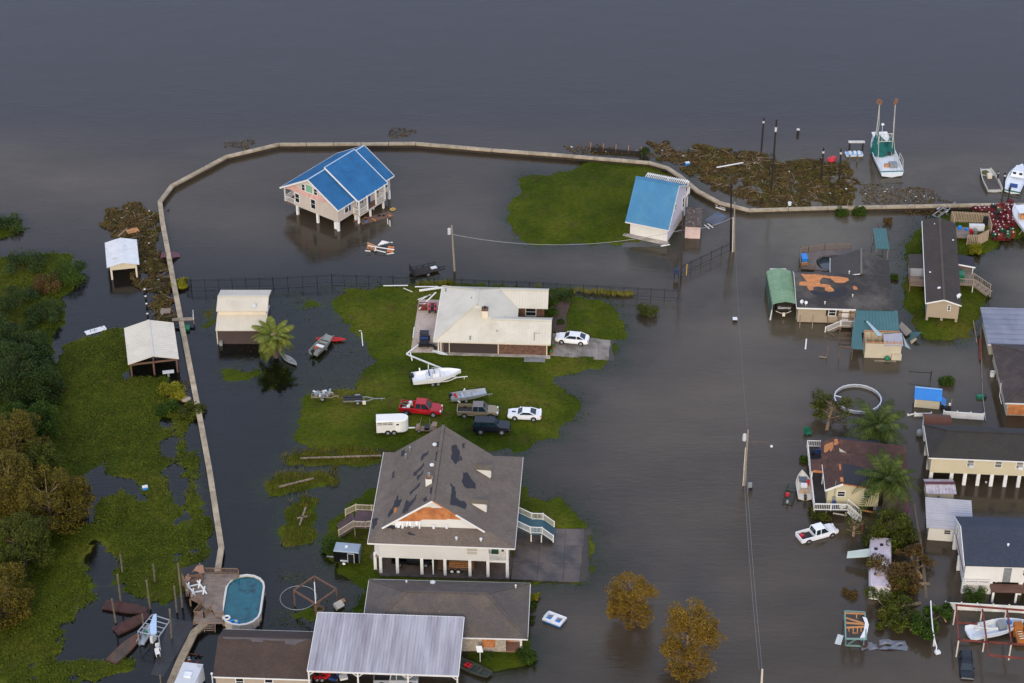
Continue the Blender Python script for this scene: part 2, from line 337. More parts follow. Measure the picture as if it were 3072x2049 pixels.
LAWN = [   # (outline, height of the middle, slope of the shore)
 (src([B2(*p) for p in [(320,268),(520,262),(700,225),(850,180),(930,128),(1500,160),(1720,270),(1790,350),(1800,640),(1720,760),(1650,870),(1600,900),(1330,905),(1220,912),(1050,918),(700,928),(480,940),(300,900),(210,810),(178,700),(180,560),(250,430),(300,310)]]), 0.45, 0.11),
 (poly2([(800,668),(880,660),(960,658),(1060,650),(1240,664),(1310,682),(1380,688),(1414,706),(1422,745),(1437,775),(1412,788),(1412,826),(1432,829),(1385,846),(1275,868),(1262,884),(1312,903),(1336,925),(1320,950),(1288,985),(1282,1004),(1200,1026),(1110,1032),(900,1036),(800,1036),(700,1028),(684,1010),(688,940),(700,905),(745,895),(815,893),(850,850),(852,820),(838,802),(845,790),(815,760),(785,735),(770,700)]), 0.40, 0.09),
 (poly2([(740,1275),(760,1205),(800,1160),(850,1130),(900,1090),(1190,1100),(1215,1132),(1292,1152),(1342,1197),(1358,1222),(1372,1268),(1360,1300),(1352,1334),(1250,1339),(1230,1345),(1000,1350),(860,1410),(795,1410),(835,1365),(855,1345),(812,1335),(782,1302)]), 0.35, 0.10),
 (poly2([(2080,560),(2112,515),(2200,488),(2340,478),(2400,500),(2360,548),(2300,560),(2262,578),(2215,592),(2235,640),(2262,672),(2256,702),(2230,760),(2190,782),(2130,782),(2094,757),(2084,700),(2078,600)]), 0.40, 0.11),
 (poly2([(660,1052),(720,1035),(800,1032),(870,1030),(880,1065),(780,1066),(665,1068)]), 0.12, 0.10),
 (poly2([(612,1112),(650,1088),(760,1078),(770,1110),(700,1128),(620,1138)]), 0.12, 0.10),
 (poly2([(648,1160),(700,1135),(736,1140),(733,1190),(712,1240),(660,1246),(645,1215)]), 0.12, 0.10),
 (poly2([(1075,1500),(1215,1470),(1225,1520),(1150,1540),(1080,1530)]), 0.05, 0.10),
 (poly2([(1150,655),(1300,670),(1300,700),(1180,690)]), 0.3, 0.1),
]
MARSH = [
 (poly2([(145,802),(190,780),(240,755),(290,760),(302,860),(395,862),(405,900),(370,925),(372,965),(385,1000),(388,1030),(395,1060),(395,1120),(412,1200),(442,1230),(432,1300),(418,1362),(380,1385),(330,1375),(250,1345),(262,1292),(215,1232),(150,1225),(215,1200),(278,1188),(312,1170),(334,1142),(318,1128),(300,1104),(238,1084),(262,1060),(245,1050),(215,1066),(180,1105),(140,1110),(60,1100),(40,1000),(90,930),(110,860)]), 0.06, 0.12),
 (poly2([(212,1192),(236,1142),(290,1122),(312,1138),(300,1160),(262,1186),(230,1195)]), 0.06, 0.14),
 (poly2([(0,1180),(100,1200),(175,1228),(215,1262),(190,1290),(225,1335),(175,1400),(140,1470),(100,1530),(40,1580),(-60,1580),(-60,1180)]), 0.06, 0.12),
 (poly2([(90,1528),(200,1518),(302,1520),(240,1548),(150,1572),(85,1575)]), 0.05, 0.14),
 (poly2([(385,945),(425,925),(452,1050),(478,1180),(492,1288),(455,1292),(446,1215),(420,1130),(405,1060),(392,1000)]), 0.03, 0.14),
 (poly2([(-60,492),(20,495),(42,505),(50,528),(22,544),(-60,548)]), 0.06, 0.14),
 (poly2([(-60,590),(60,584),(110,578),(160,588),(190,625),(182,660),(150,692),(152,725),(120,770),(130,830),(90,900),(40,960),(-60,980)]), 0.06, 0.13),
]
DRIFT = [   # brown drifts of torn marsh plants
 (poly2([(1492,332),(1560,336),(1640,344),(1740,346),(1775,342),(1790,362),(1870,366),(1950,388),(1962,420),(1960,470),(1840,472),(1720,470),(1650,452),(1598,424),(1555,384),(1505,366)]), 0.02, 0.10),
 (poly2([(248,492),(300,472),(358,478),(372,560),(396,690),(405,745),(372,742),(352,690),(325,640),(315,560),(262,540),(240,515)]), 0.02, 0.10),
]
SHALLOW = [(poly2([(490,830),(600,800),(700,790),(830,800),(850,900),(720,905),(640,915),(560,905),(500,870)]), -0.09), (poly2([(480,690),(540,680),(620,660),(800,670),(800,800),(620,800),(560,790),(480,780)]), -0.14),
 (poly2([(500,855),(600,840),(640,862),(560,872),(500,868)]), 0.0), (poly2([(590,880),(680,850),(700,870),(640,905),(600,910)]), -0.02), (poly2([(470,700),(500,690),(505,740),(480,745)]), -0.01),
 (poly2([(690,690),(720,680),(735,700),(700,710)]), -0.01), (poly2([(720,780),(830,780),(835,820),(730,830)]), -0.2), (poly2([(640,1310),(800,1310),(790,1440),(620,1440)]), -0.12), (poly2([(700,1380),(760,1375),(750,1420),(690,1430)]), -0.02)]
gx = np.concatenate([[-4000, -900], np.arange(-112, 112.1, 0.6), [900, 4000]]); gy = np.concatenate([[-800, 60], np.arange(176, 392.1, 0.6), [900, 7000]])
XX, YY = np.meshgrid(gx, gy, indexing='ij')
rag = vnoise(XX, YY, 0.2, 7)*0.5+vnoise(XX, YY, 0.35, 1)*0.6+vnoise(XX, YY, 0.9, 2)*0.5+vnoise(XX, YY, 1.6, 4)*0.35
HH = np.full(XX.shape, -1.0)
for pl, top, sl in LAWN:
    s = sdist(pl, XX, YY)+rag*0.8; HH = np.maximum(HH, np.where(s > 0, np.minimum(0.01+s*0.06, top), np.maximum(-1.0, s*sl*.62)))
for pl, top, sl in MARSH:
    s = sdist(pl, XX, YY)+rag*1.6; HH = np.maximum(HH, np.where(s > 0, np.minimum(0.01+s*0.05, top), np.maximum(-1.0, s*sl*2.2)))
for pl, top in SHALLOW:
    s = sdist(pl, XX, YY)+rag*2.2; HH = np.maximum(HH, np.where(s > 0, np.minimum(-0.35+s*0.12 if top < -.03 else -0.10+s*0.12, top if top < -.03 else .035), np.maximum(-1.0, (-0.35 if top < -.03 else -.10)+s*0.2)))
for pl, zt in ((src([(1652,1063),(1846,1084),(1846,1020),(1656,997)]), -0.22), (src([(1530,1736),(1772,1752),(1774,1584),(1548,1580)]), -0.34), (src([(1128,1706),(1140,1728),(1530,1740),(1545,1676),(1495,1585),(1150,1585),(1108,1668)]), 0.1)):
    HH = np.where(sdist(pl, XX, YY) > 0.3, np.minimum(HH, zt), HH)          # beds dug for the slabs
HH = HH+vnoise(XX, YY, 0.5, 5)*0.035+vnoise(XX, YY, 1.4, 6)*0.02
def gz(x, y):
    i = int(np.clip(np.searchsorted(gx, x)-1, 0, len(gx)-2)); j = int(np.clip(np.searchsorted(gy, y)-1, 0, len(gy)-2)); a = (x-gx[i])/(gx[i+1]-gx[i]); b = (y-gy[j])/(gy[j+1]-gy[j])
    return float(HH[i,j]*(1-a)*(1-b)+HH[i+1,j]*a*(1-b)+HH[i,j+1]*(1-a)*b+HH[i+1,j+1]*a*b)
def grid_obj(name, zz, m):
    nx, ny = XX.shape; idx = np.arange(nx*ny).reshape(nx, ny); co = np.stack([XX, YY, zz], -1).reshape(-1, 3)
    q = np.stack([idx[:-1,:-1], idx[1:,:-1], idx[1:,1:], idx[:-1,1:]], -1).reshape(-1, 4)
    me = bpy.data.meshes.new(name); me.vertices.add(nx*ny); me.vertices.foreach_set('co', co.ravel()); me.loops.add(q.size); me.loops.foreach_set('vertex_index', q.ravel())
    me.polygons.add(len(q)); me.polygons.foreach_set('loop_start', np.arange(0, q.size, 4)); me.update(calc_edges=True); me.validate()
    me.polygons.foreach_set('use_smooth', [True]*len(q)); me.materials.append(m)
    o = bpy.data.objects.new(name, me); COL.objects.link(o); return o
# lawn and lake bed
gm = bpy.data.materials.new('lawn_and_lake_bed'); gm.use_nodes = True; N = gm.node_tree.nodes; L = gm.node_tree.links; b = N['Principled BSDF']; b.inputs['Roughness'].default_value = 0.9; b.inputs['Specular IOR Level'].default_value = 0.1
tc = N.new('ShaderNodeTexCoord'); 
def nn(scale, det=4, rough=.6, stretch=None):
    n = N.new('ShaderNodeTexNoise'); n.inputs['Scale'].default_value = scale; n.inputs['Detail'].default_value = det; n.inputs['Roughness'].default_value = rough
    if stretch:
        mp = N.new('ShaderNodeMapping'); mp.inputs['Scale'].default_value = stretch; L.new(tc.outputs['Object'], mp.inputs[0]); L.new(mp.outputs[0], n.inputs['Vector'])
    else: L.new(tc.outputs['Object'], n.inputs['Vector'])
    return n
def ramp(src_, stops):
    r = N.new('ShaderNodeValToRGB'); L.new(src_, r.inputs[0]); e = r.color_ramp.elements
    e[0].position = stops[0][0]; e[0].color = C(stops[0][1]); e[1].position = stops[-1][0]; e[1].color = C(stops[-1][1])
    for p, c in stops[1:-1]: e.new(p).color = C(c)
    return r
def mixc(f, a, b_, bt='MIX'):
    m = N.new('ShaderNodeMixRGB'); m.blend_type = bt
    if isinstance(f, float): m.inputs[0].default_value = f
    else: L.new(f, m.inputs[0])
    L.new(a, m.inputs[1]); L.new(b_, m.inputs[2]); return m
big = ramp(nn(0.10, 4).outputs[0], [(0.30, '#364409'), (0.44, '#47560b'), (0.55, '#586214'), (0.68, '#6a6822')])
fine = ramp(nn(2.2, 8, .72, (0.7, 1.4, 1)).outputs[0], [(0.25, '#8c8c80'), (0.5, '#d4d4d0'), (0.75, '#ffffff')])
cut = mixc(1.0, big.outputs[0], fine.outputs[0], 'MULTIPLY')
mr = N.new('ShaderNodeMapRange'); mr.inputs[1].default_value = .55; mr.inputs[2].default_value = .72; L.new(nn(0.35, 6, .7).outputs[0], mr.inputs[0])
mud = N.new('ShaderNodeRGB'); mud.outputs[0].default_value = C('#4a3d24'); g2 = mixc(mr.outputs[0], cut.outputs[0], mud.outputs[0])
sx = N.new('ShaderNodeSeparateXYZ'); L.new(tc.outputs['Object'], sx.inputs[0]); mz = N.new('ShaderNodeMapRange'); mz.inputs[1].default_value = -0.55; mz.inputs[2].default_value = -0.12; L.new(sx.outputs[2], mz.inputs[0])
bed = N.new('ShaderNodeRGB'); bed.outputs[0].default_value = C('#3a3422'); g3 = mixc(mz.outputs[0], bed.outputs[0], g2.outputs[0]); L.new(g3.outputs[0], b.inputs['Base Color'])
bp = N.new('ShaderNodeBump'); bp.inputs['Strength'].default_value = 0.7; bp.inputs['Distance'].default_value = 0.12; L.new(nn(3.5, 8, .75).outputs[0], bp.inputs['Height']); L.new(bp.outputs[0], b.inputs['Normal'])
ground = grid_obj('ground', HH, gm); tag(ground, 'flooded lawns and muddy lake bed', None, kind='structure')
# water: brown silty body, clear only where it is a few centimetres deep, sky mirrored in fine ripples
wm = bpy.data.materials.new('silty_flood_water'); wm.use_nodes = True; N = wm.node_tree.nodes; L = wm.node_tree.links; N.remove(N['Principled BSDF']); tc = N.new('ShaderNodeTexCoord')
at = N.new('ShaderNodeAttribute'); at.attribute_name = 'depth'
e1 = N.new('ShaderNodeMath'); e1.operation = 'MULTIPLY'; e1.inputs[1].default_value = -4.8; L.new(at.outputs['Fac'], e1.inputs[0])
e2 = N.new('ShaderNodeMath'); e2.operation = 'EXPONENT'; L.new(e1.outputs[0], e2.inputs[0])
murk = ramp(nn(0.02, 6, .6, (0.8, 1.6, 1)).outputs[0], [(0.30, '#30291e'), (0.5, '#42392d'), (0.70, '#564c3e')])
sxw = N.new('ShaderNodeSeparateXYZ'); L.new(tc.outputs['Object'], sxw.inputs[0]); mxw = N.new('ShaderNodeMapRange'); mxw.interpolation_type = 'SMOOTHSTEP'; mxw.inputs[1].default_value = -34; mxw.inputs[2].default_value = -2; L.new(sxw.outputs[0], mxw.inputs[0])
dark_murk = N.new('ShaderNodeRGB'); dark_murk.outputs[0].default_value = C('#131311'); myw = N.new('ShaderNodeMapRange'); myw.interpolation_type = 'SMOOTHSTEP'; myw.inputs[1].default_value = 310; myw.inputs[2].default_value = 265; L.new(sxw.outputs[1], myw.inputs[0])
inv = N.new('ShaderNodeMath'); inv.operation = 'SUBTRACT'; inv.inputs[0].default_value = 1.0; L.new(mxw.outputs[0], inv.inputs[1]); pr = N.new('ShaderNodeMath'); pr.operation = 'MULTIPLY'; L.new(inv.outputs[0], pr.inputs[0]); L.new(myw.outputs[0], pr.inputs[1])
ms1 = N.new('ShaderNodeMapRange'); ms1.interpolation_type = 'SMOOTHSTEP'; ms1.inputs[1].default_value = 5; ms1.inputs[2].default_value = 48; L.new(sxw.outputs[0], ms1.inputs[0])
ms2 = N.new('ShaderNodeMapRange'); ms2.interpolation_type = 'SMOOTHSTEP'; ms2.inputs[1].default_value = 225; ms2.inputs[2].default_value = 285; L.new(sxw.outputs[1], ms2.inputs[0]); ms3 = N.new('ShaderNodeMapRange'); ms3.interpolation_type = 'SMOOTHSTEP'; ms3.inputs[1].default_value = 322; ms3.inputs[2].default_value = 300; L.new(sxw.outputs[1], ms3.inputs[0])
sl1 = N.new('ShaderNodeMath'); sl1.operation = 'MULTIPLY'; L.new(ms1.outputs[0], sl1.inputs[0]); L.new(ms2.outputs[0], sl1.inputs[1]); sl2 = N.new('ShaderNodeMath'); sl2.operation = 'MULTIPLY'; L.new(sl1.outputs[0], sl2.inputs[0]); L.new(ms3.outputs[0], sl2.inputs[1])
sln = nn(0.05, 5, .6); slm = N.new('ShaderNodeMapRange'); slm.inputs[1].default_value = .38; slm.inputs[2].default_value = .62; L.new(sln.outputs[0], slm.inputs[0]); sl3 = N.new('ShaderNodeMath'); sl3.operation = 'MULTIPLY'; L.new(sl2.outputs[0], sl3.inputs[0]); L.new(slm.outputs[0], sl3.inputs[1])
silt = N.new('ShaderNodeRGB'); silt.outputs[0].default_value = C('#5b5444'); murk1 = mixc(sl3.outputs[0], murk.outputs[0], silt.outputs[0])     # stirred up silt along the right shore
lkm = N.new('ShaderNodeMapRange'); lkm.interpolation_type = 'SMOOTHSTEP'; lkm.inputs[1].default_value = 308; lkm.inputs[2].default_value = 332; L.new(sxw.outputs[1], lkm.inputs[0])
lkc = N.new('ShaderNodeRGB'); lkc.outputs[0].default_value = C('#2f2b2b'); murk0 = mixc(lkm.outputs[0], murk1.outputs[0], lkc.outputs[0])     # deep open lake
murk2 = mixc(pr.outputs[0], murk0.outputs[0], dark_murk.outputs[0])       # darker water body in the left yards
df = N.new('ShaderNodeBsdfDiffuse'); L.new(murk2.outputs[0], df.inputs[0]); tp = N.new('ShaderNodeBsdfTransparent'); tp.inputs[0].default_value = (0.80, 0.84, 0.74, 1)
m1 = N.new('ShaderNodeMixShader'); L.new(e2.outputs[0], m1.inputs[0]); L.new(df.outputs[0], m1.inputs[1]); L.new(tp.outputs[0], m1.inputs[2])
r1 = nn(0.95, 5, .62, (0.5, 1.8, 1)); r2 = nn(0.16, 3, .5, (0.7, 1.4, 1))
rm = N.new('ShaderNodeMath'); rm.operation = 'MULTIPLY'; mrr = N.new('ShaderNodeMapRange'); mrr.inputs[1].default_value = .3; mrr.inputs[2].default_value = .7; mrr.inputs[3].default_value = .12; mrr.inputs[4].default_value = .75; L.new(r2.outputs[0], mrr.inputs[0]); L.new(r1.outputs[0], rm.inputs[0])
def smap(o_, a, b_):
    q = N.new('ShaderNodeMapRange'); q.interpolation_type = 'SMOOTHSTEP'; q.inputs[1].default_value = a; q.inputs[2].default_value = b_; L.new(o_, q.inputs[0]); return q.outputs[0]
def mul(a, b_, op='MULTIPLY', k=None):
    q = N.new('ShaderNodeMath'); q.operation = op; L.new(a, q.inputs[0])
    if k is None: L.new(b_, q.inputs[1])
    else: q.inputs[1].default_value = k
    return q.outputs[0]
wind = mul(mul(mul(smap(sxw.outputs[0], -4, 14), smap(sxw.outputs[0], 44, 28)), smap(sxw.outputs[1], 262, 225)), None, 'MULTIPLY', 1.0)      # breeze on the open stretch
lake = mul(smap(sxw.outputs[1], 318, 350), None, 'MULTIPLY', .12)
amp = mul(mul(mrr.outputs[0], wind, 'ADD'), lake, 'ADD'); L.new(amp, rm.inputs[1])
bp = N.new('ShaderNodeBump'); bp.inputs['Strength'].default_value = 0.24; bp.inputs['Distance'].default_value = 0.3; L.new(rm.outputs[0], bp.inputs['Height'])
gl = N.new('ShaderNodeBsdfGlossy'); gl.inputs['Roughness'].default_value = 0.025; L.new(bp.outputs[0], gl.inputs['Normal'])
fz = N.new('ShaderNodeFresnel'); fz.inputs[0].default_value = 1.46; L.new(bp.outputs[0], fz.inputs['Normal'])
m2 = N.new('ShaderNodeMixShader'); L.new(fz.outputs[0], m2.inputs[0]); L.new(m1.outputs[0], m2.inputs[1]); L.new(gl.outputs[0], m2.inputs[2]); L.new(m2.outputs[0], N['Material Output'].inputs[0])
water = grid_obj('water', np.zeros(XX.shape), wm); tag(water, 'grey brown flood water and open lake', None, kind='structure')
da = water.data.attributes.new('depth', 'FLOAT', 'POINT'); da.data.foreach_set('value', np.clip(-HH, 0, 3).ravel())
# ---------------------------------------------------------------- flood wall with concrete cap
M_cap = mat('flood_wall_cap', '#a8987f', 0.9, 0.28, 0.9, col2='#86775f', mix=(.48,.7), bump=0.3); M_pile = mat('dark_sheet_pile', '#3a3128', 0.9, 0.3, 1.0); M_cap2 = mat('weathered_cap_boards', '#94846c', 0.9, 0.3, 0.8, col2='#75664f')
def flood_wall(name, label, pts, top, w, th, m, seg=5.0):
    pw = [P(W2(*p), top) for p in pts]; o = thing(name, label, 'flood wall', (pw[0].x, pw[0].y, 0)); o['kind'] = 'thing'; o0 = Vector((pw[0].x, pw[0].y, 0)); pw = [p-o0 for p in pw]
    def off(i, s):
        if i == 0: d = (pw[1]-pw[0])
        elif i == len(pw)-1: d = pw[-1]-pw[-2]
        else: d = (pw[i]-pw[i-1]).normalized()+(pw[i+1]-pw[i]).normalized()
        d = Vector((d.x, d.y, 0)).normalized(); return pw[i]+Vector((-d.y, d.x, 0))*s
    for i in range(len(pw)-1):
        a0, a1, b0, b1 = off(i, -w/2), off(i, w/2), off(i+1, -w/2), off(i+1, w/2); n = max(1, round((pw[i+1]-pw[i]).length/seg))
        for k in range(n):
            t0 = k/n+.0025; t1 = (k+1)/n-.0025; dz = Vector((0, 0, random.uniform(-.012, .012)))
            MB().slab([a0.lerp(b0, t0)+dz, a0.lerp(b0, t1)+dz, a1.lerp(b1, t1)+dz, a1.lerp(b1, t0)+dz], th).build('cap_segment', m, o)
        mb = MB(); f = 0.28; c0, c1 = a0.lerp(a1, f), a0.lerp(a1, 1-f); d0, d1 = b0.lerp(b1, f), b0.lerp(b1, 1-f)
        q = [c0, d0, d1, c1]; mb.add([p-Vector((0,0,th-.01)) for p in q]+[p-Vector((0,0,top+1.2)) for p in q], [(0,1,2,3),(4,7,6,5),(0,4,5,1),(1,5,6,2),(2,6,7,3),(3,7,4,0)])
        n2 = max(1, int((pw[i+1]-pw[i]).length/1.2))
        for k in range(n2+1):
            for s0, s1 in ((c0, d0), (c1, d1)):
                p = s0.lerp(s1, k/n2); mb.tube(p-Vector((0,0,top+.6)), p-Vector((0,0,th)), 0.09, 0.09, 6)
        mb.build('pile_wall', M_pile, o)
    return o
flood_wall('flood_wall', 'long pale capped flood wall curving round the flooded yards', [(2420,468),(2250,469),(2100,472),(1900,476),(1720,481),(1652,464),(1602,437),(1562,404),(1532,384),(1490,372),(1300,356),(1130,343),(955,328),(640,330),(520,358),(395,425),(367,462),(373,510),(397,640),(426,790),(461,970),(481,1080),(504,1230),(508,1256),(499,1312)], 0.8, 0.75, 0.28, M_cap)
flood_wall('flood_wall', 'short weathered flood wall running down from the pool deck stairs', [(470,1430),(446,1450),(434,1475),(412,1520),(385,1585)], 0.8, 0.95, 0.25, M_cap2, 4.0)
# ================================================================ BUILDINGS, left and centre
# ---- stilt house with the bright blue roof
A = Zm(780, 400, 3.92)
M_blueroof = mat('blue_metal_roof', '#2a628f', 0.7, 0.12, 0.5, col2='#245882', spec=.25); M_beige = mat('beige_siding', '#cdbfb0', 0.7, 0.08, 0.7, pattern='siding', pscale=3.2)
M_pinkwrap = mat('pink_sheathing', '#d9a398', 0.8, 0.25, 1.6, col2='#c9b39f', mix=(0.5, 0.62)); M_grncloth = mat('green_board', '#7fa98c', 0.7, 0.1); M_fl = mat('brown_deck', '#6b5244', 0.85, 0.25, 2.0)
o, rz = frame(A(922,1045), A(1530,660), 1.7)
r = thing('stilt_house', 'beige stilt house with bright blue roof and torn pink gable', 'house', o, rz)
body(r, 0, 12.7, 0, 9.0, 1.62, 4.35, M_beige)                                   # main floor
MB().ext([(0.02,4.30),(9.3,4.30),(11.2,4.34),(5.5,7.42),(0.0,4.32)], 'x', 0.0, 12.7).build('gable_wall', M_beige, r)
MB().box(0, 12.7, 9.02, 11.2, 1.45, 1.66).build('porch_floor', M_fl, r)
pn = ((-0.012, 0, 0), (1, 0, 0))
def wallpatch(root, name, pxs, p0, n, m, th=0.02):
    n = Vector(n).normalized(); pts = [onp(root, p, Vector(p0)+n*th, n) for p in pxs]; k = len(pts)
    return MB().add(pts+[p-n*th for p in pts], [tuple(range(k)), tuple(range(2*k-1, k-1, -1))]+[(i, k+i, k+(i+1) % k, (i+1) % k) for i in range(k)]).build(name, m, root)
wallpatch(r, 'torn_sheathing', [A(*p) for p in [(285,650),(330,632),(400,608),(470,650),(520,690),(600,705),(680,720),(740,720),(800,770),(845,815),(790,818),(700,790),(600,765),(540,745),(470,705),(400,678),(330,655)]], (0,0,0), (-1,0,0), M_pinkwrap)
gable_roof(r, -0.5, 13.2, -0.5, 11.55, 4.15, 7.62, 'x', M_blueroof, 0.14, rib=0.42)
M_bcap = mat('pale_blue_cap', '#9fb6cc', .5, .1); MB().beam((-.5,5.5,7.66),(13.2,5.5,7.66),.24,.06).build('ridge_cap', M_bcap, r)
sl = (7.62-4.15)/6.0
slope(r, (3.5,-1.15,4.15), (10.75,-1.15,4.15), (10.75,5.5,7.98), (3.5,5.5,7.98), M_blueroof, 0.12, rib=0.42, name='porch_roof')
fascia(r, [(3.45,-1.15,4.15),(3.45,5.5,7.98)], M_trim, 0.2, 0.14, 'ridge_trim'); fascia(r, [(10.8,-1.15,4.13),(10.8,5.5,7.96)], M_trim, 0.12, 0.18); fascia(r, [(3.45,-1.2,4.08),(10.8,-1.2,4.08)])
MB().beam((3.5,5.5,8.0),(10.75,5.5,8.0),.22,.06).build('ridge_cap', M_bcap, r)
for x in (-.52, 13.22): fascia(r, [(x,-.5,4.1),(x,5.5,7.56),(x,11.55,4.1)], M_trim, 0.06, 0.26)
fascia(r, [(-.5,-.52,4.08),(13.2,-.52,4.08)]); fascia(r, [(-.5,11.57,4.08),(13.2,11.57,4.08)])
window(r, 'W', 0, 8.37, 3.15, 0.8, 1.5); window(r, 'W', 0, 5.06, 3.2, 0.85, 1.6); window(r, 'W', 0, 6.96, 5.55, 0.6, 1.0); window(r, 'W', 0, 4.41, 5.6, 0.6, 1.0); window(r, 'W', 0, 5.72, 5.7, 1.3, 1.3, glass=M_grncloth, bars=0)
window(r, 'S', 0, 2.0, 3.3, 0.8, 1.5); 
M_navy = mat('navy_shutter', '#1c3d78', 0.6, 0.1); MB().box(2.62, 2.98, -.06, -.004, 2.5, 4.1).build('shutter', M_navy, r); window(r, 'S', 0, 9.4, 3.2, .8, 1.4); window(r, 'S', 0, 11.6, 3.2, .8, 1.4); window(r, 'S', 0, 5.0, 3.2, .9, 1.4)
MB().box(5.62, 5.95, -.06, -.004, 2.5, 3.9).build('shutter', M_navy, r); door(r, 'S', 0, 7.2, 1.75, 1.0, 2.05, M_navy)
MB().box(3.5, 10.0, -1.35, -0.004, 1.45, 1.68).build('porch_floor', M_beige, r)
MB().box(3.55, 9.95, -1.28, -0.05, 1.681, 1.70).build('porch_boards', M_fl, r)
for x in (3.6, 5.6, 7.7, 9.9): post(r, x, -1.25, 1.7, 4.25, 0.2, M_trim)
for a, b_ in (((3.6,-1.25,1.7),(5.6,-1.25,1.7)), ((7.7,-1.25,1.7),(9.9,-1.25,1.7)), ((3.6,-.1,1.7),(3.6,-1.25,1.7)), ((9.9,-.1,1.7),(9.9,-1.25,1.7)), ((0.1,9.1,1.66),(.1,11.1,1.66)), ((.1,11.1,1.66),(12.6,11.1,1.66))): rail(r, a, b_, 0.95)
for x in (0.1, 4.2, 8.4, 12.6): post(r, x, 11.08, 1.66, 4.35, 0.18, M_trim)
for x in (0.12, 4.3, 8.5, 12.55):
    for y in (0.14, 4.37, 8.6): post(r, x, y, -1.0, 1.62, 0.34, M_white, 'pile')
for x in (3.7, 6.5, 9.7): post(r, x, -1.0, -1.0, 1.45, 0.26, M_white, 'pile')
post(r, 0.5, .9, -0.6, 1.3, 0.5, M_white, 'utility_box')
# ---- lakeside barn with the light blue metal roof
o, rz = frame(B2(1285,820), B2(1630,890), .2)
M_ltblue = mat('light_blue_metal', '#447fa4', 0.6, 0.1, 0.5, col2='#5086a4', spec=.3); M_barn = mat('barn_white', '#dcd2d2', 0.6, 0.06, 0.5, pattern='ribx', pscale=2.2)
r = thing('lakeside_barn', 'white barn with steep light blue metal roof beside the lawn mound', 'barn', o, rz)
M_barn_shade = mat('barn_white_shade', '#d8d2d8', 0.6, 0.06, 0.5, pattern='riby', pscale=2.2)  # side copy of the barn white, cooled to carry shade in its colour
MB().ext([(0,.1),(8.9,.1),(8.9,5.35),(4.1,7.75),(0,2.75)], 'x', 0.0, 6.1).build('wall', M_barn_shade, r)
MB().box(.0, 6.1, -.03, -.004, .1, 2.65).build('front_cladding', M_barn, r)
slope(r, (-.7,-.45,2.5), (6.4,-.45,2.5), (6.4,4.1,8.05), (-.7,4.1,8.05), M_ltblue, 0.12, rib=0.34)
slope(r, (6.4,8.9,5.5), (-.7,8.9,5.5), (-.7,4.1,8.05), (6.4,4.1,8.05), M_ltblue, 0.12, rib=0.34)
MB().beam((-.72,4.1,8.08), (6.42,4.1,8.08), 0.4, 0.08).build('ridge_cap', M_ltblue, r); fascia(r, [(6.42,-.45,2.42),(6.42,4.1,7.95),(6.42,8.9,5.4)], M_trim, .06, .2); fascia(r, [(-.7,-.47,2.42),(6.4,-.47,2.42)], M_trim)
M_gar = mat('garage_door_cream', '#dcd8cc', 0.55, 0.05, pattern='siding', pscale=1.3); MB().box(.65, 5.4, -.07, -.035, .3, 2.45).build('garage_door', M_gar, r); fascia(r, [(2.2,-.09,2.52),(4.4,-.09,2.52)], M_trim, .1, .12, 'light_bar')
window(r, 'E', 6.1, 3.6, 4.4, .6, .9); window(r, 'E', 6.1, 7.6, 3.0, .9, 1.8)
pg = MB()
for i in range(22): pg.box(-1.0+i*.31, -.9+i*.31, 9.05, 11.2, 4.98, 5.10)
for y in (9.1, 11.1): pg.box(-1.1, 5.9, y-.06, y+.06, 4.80, 4.97)
pg.build('pergola_slats', M_white, r)
for x in (-.9, 2.4, 5.7): post(r, x, 11.1, -.5, 4.8, .16, M_white, 'pergola_post')
for x in (1, 5.6): post(r, x, 9.2, -.5, 4.8, .14, M_white, 'pergola_post')
MB().box(-.9, 6.4, -.9, -.06, -.35, .22).build('concrete_apron', M_conc, r); rail(r, (6.0,9.0,2.9), (6.0,11.1,2.9), 1.0); MB().box(-1, 6.0, 8.95, 11.2, 2.7, 2.88).build('balcony_floor', M_wood, r)
tag(MB().slab([P(B2(*p), 0.028) for p in [(1240,845),(1640,905),(1610,935),(1200,950)]], 0.02).build('barn_apron', mat('wet_asphalt', '#4b4a48', .7, .2, .6)), 'wet grey slab before the blue roofed barn', kind='structure')
# ---- small pink shed with mossy flat roof
o, rz = frame(B2(1800,860), B2(1938,868), 0)
M_pink = mat('pale_pink_ply', '#d6bcb2', 0.8, 0.12, 0.8, pattern='ribx', pscale=1.1); M_moss = mat('mossy_felt', '#5c504b', 0.95, 0.4, 1.8, col2='#3b3632')
r = thing('shed', 'small pale pink shed with mossy flat roof behind the blue barn', 'shed', o, rz)
body(r, 0, 2.35, 0.05, 5.5, -.6, 2.12, M_pink); MB().box(-.12, 2.5, -.1, 5.7, 2.13, 2.3).build('roof', M_moss, r); door(r, 'S', .05, .95, .0, .8, 1.9, M_pink)
for i in range(7): MB().cbox((random.uniform(.3,2.1), random.uniform(.5,5.2), 2.35), (random.uniform(.2,.7), random.uniform(.1,.3), .08), random.uniform(0,3)).build('roof_debris', M_wood, r)
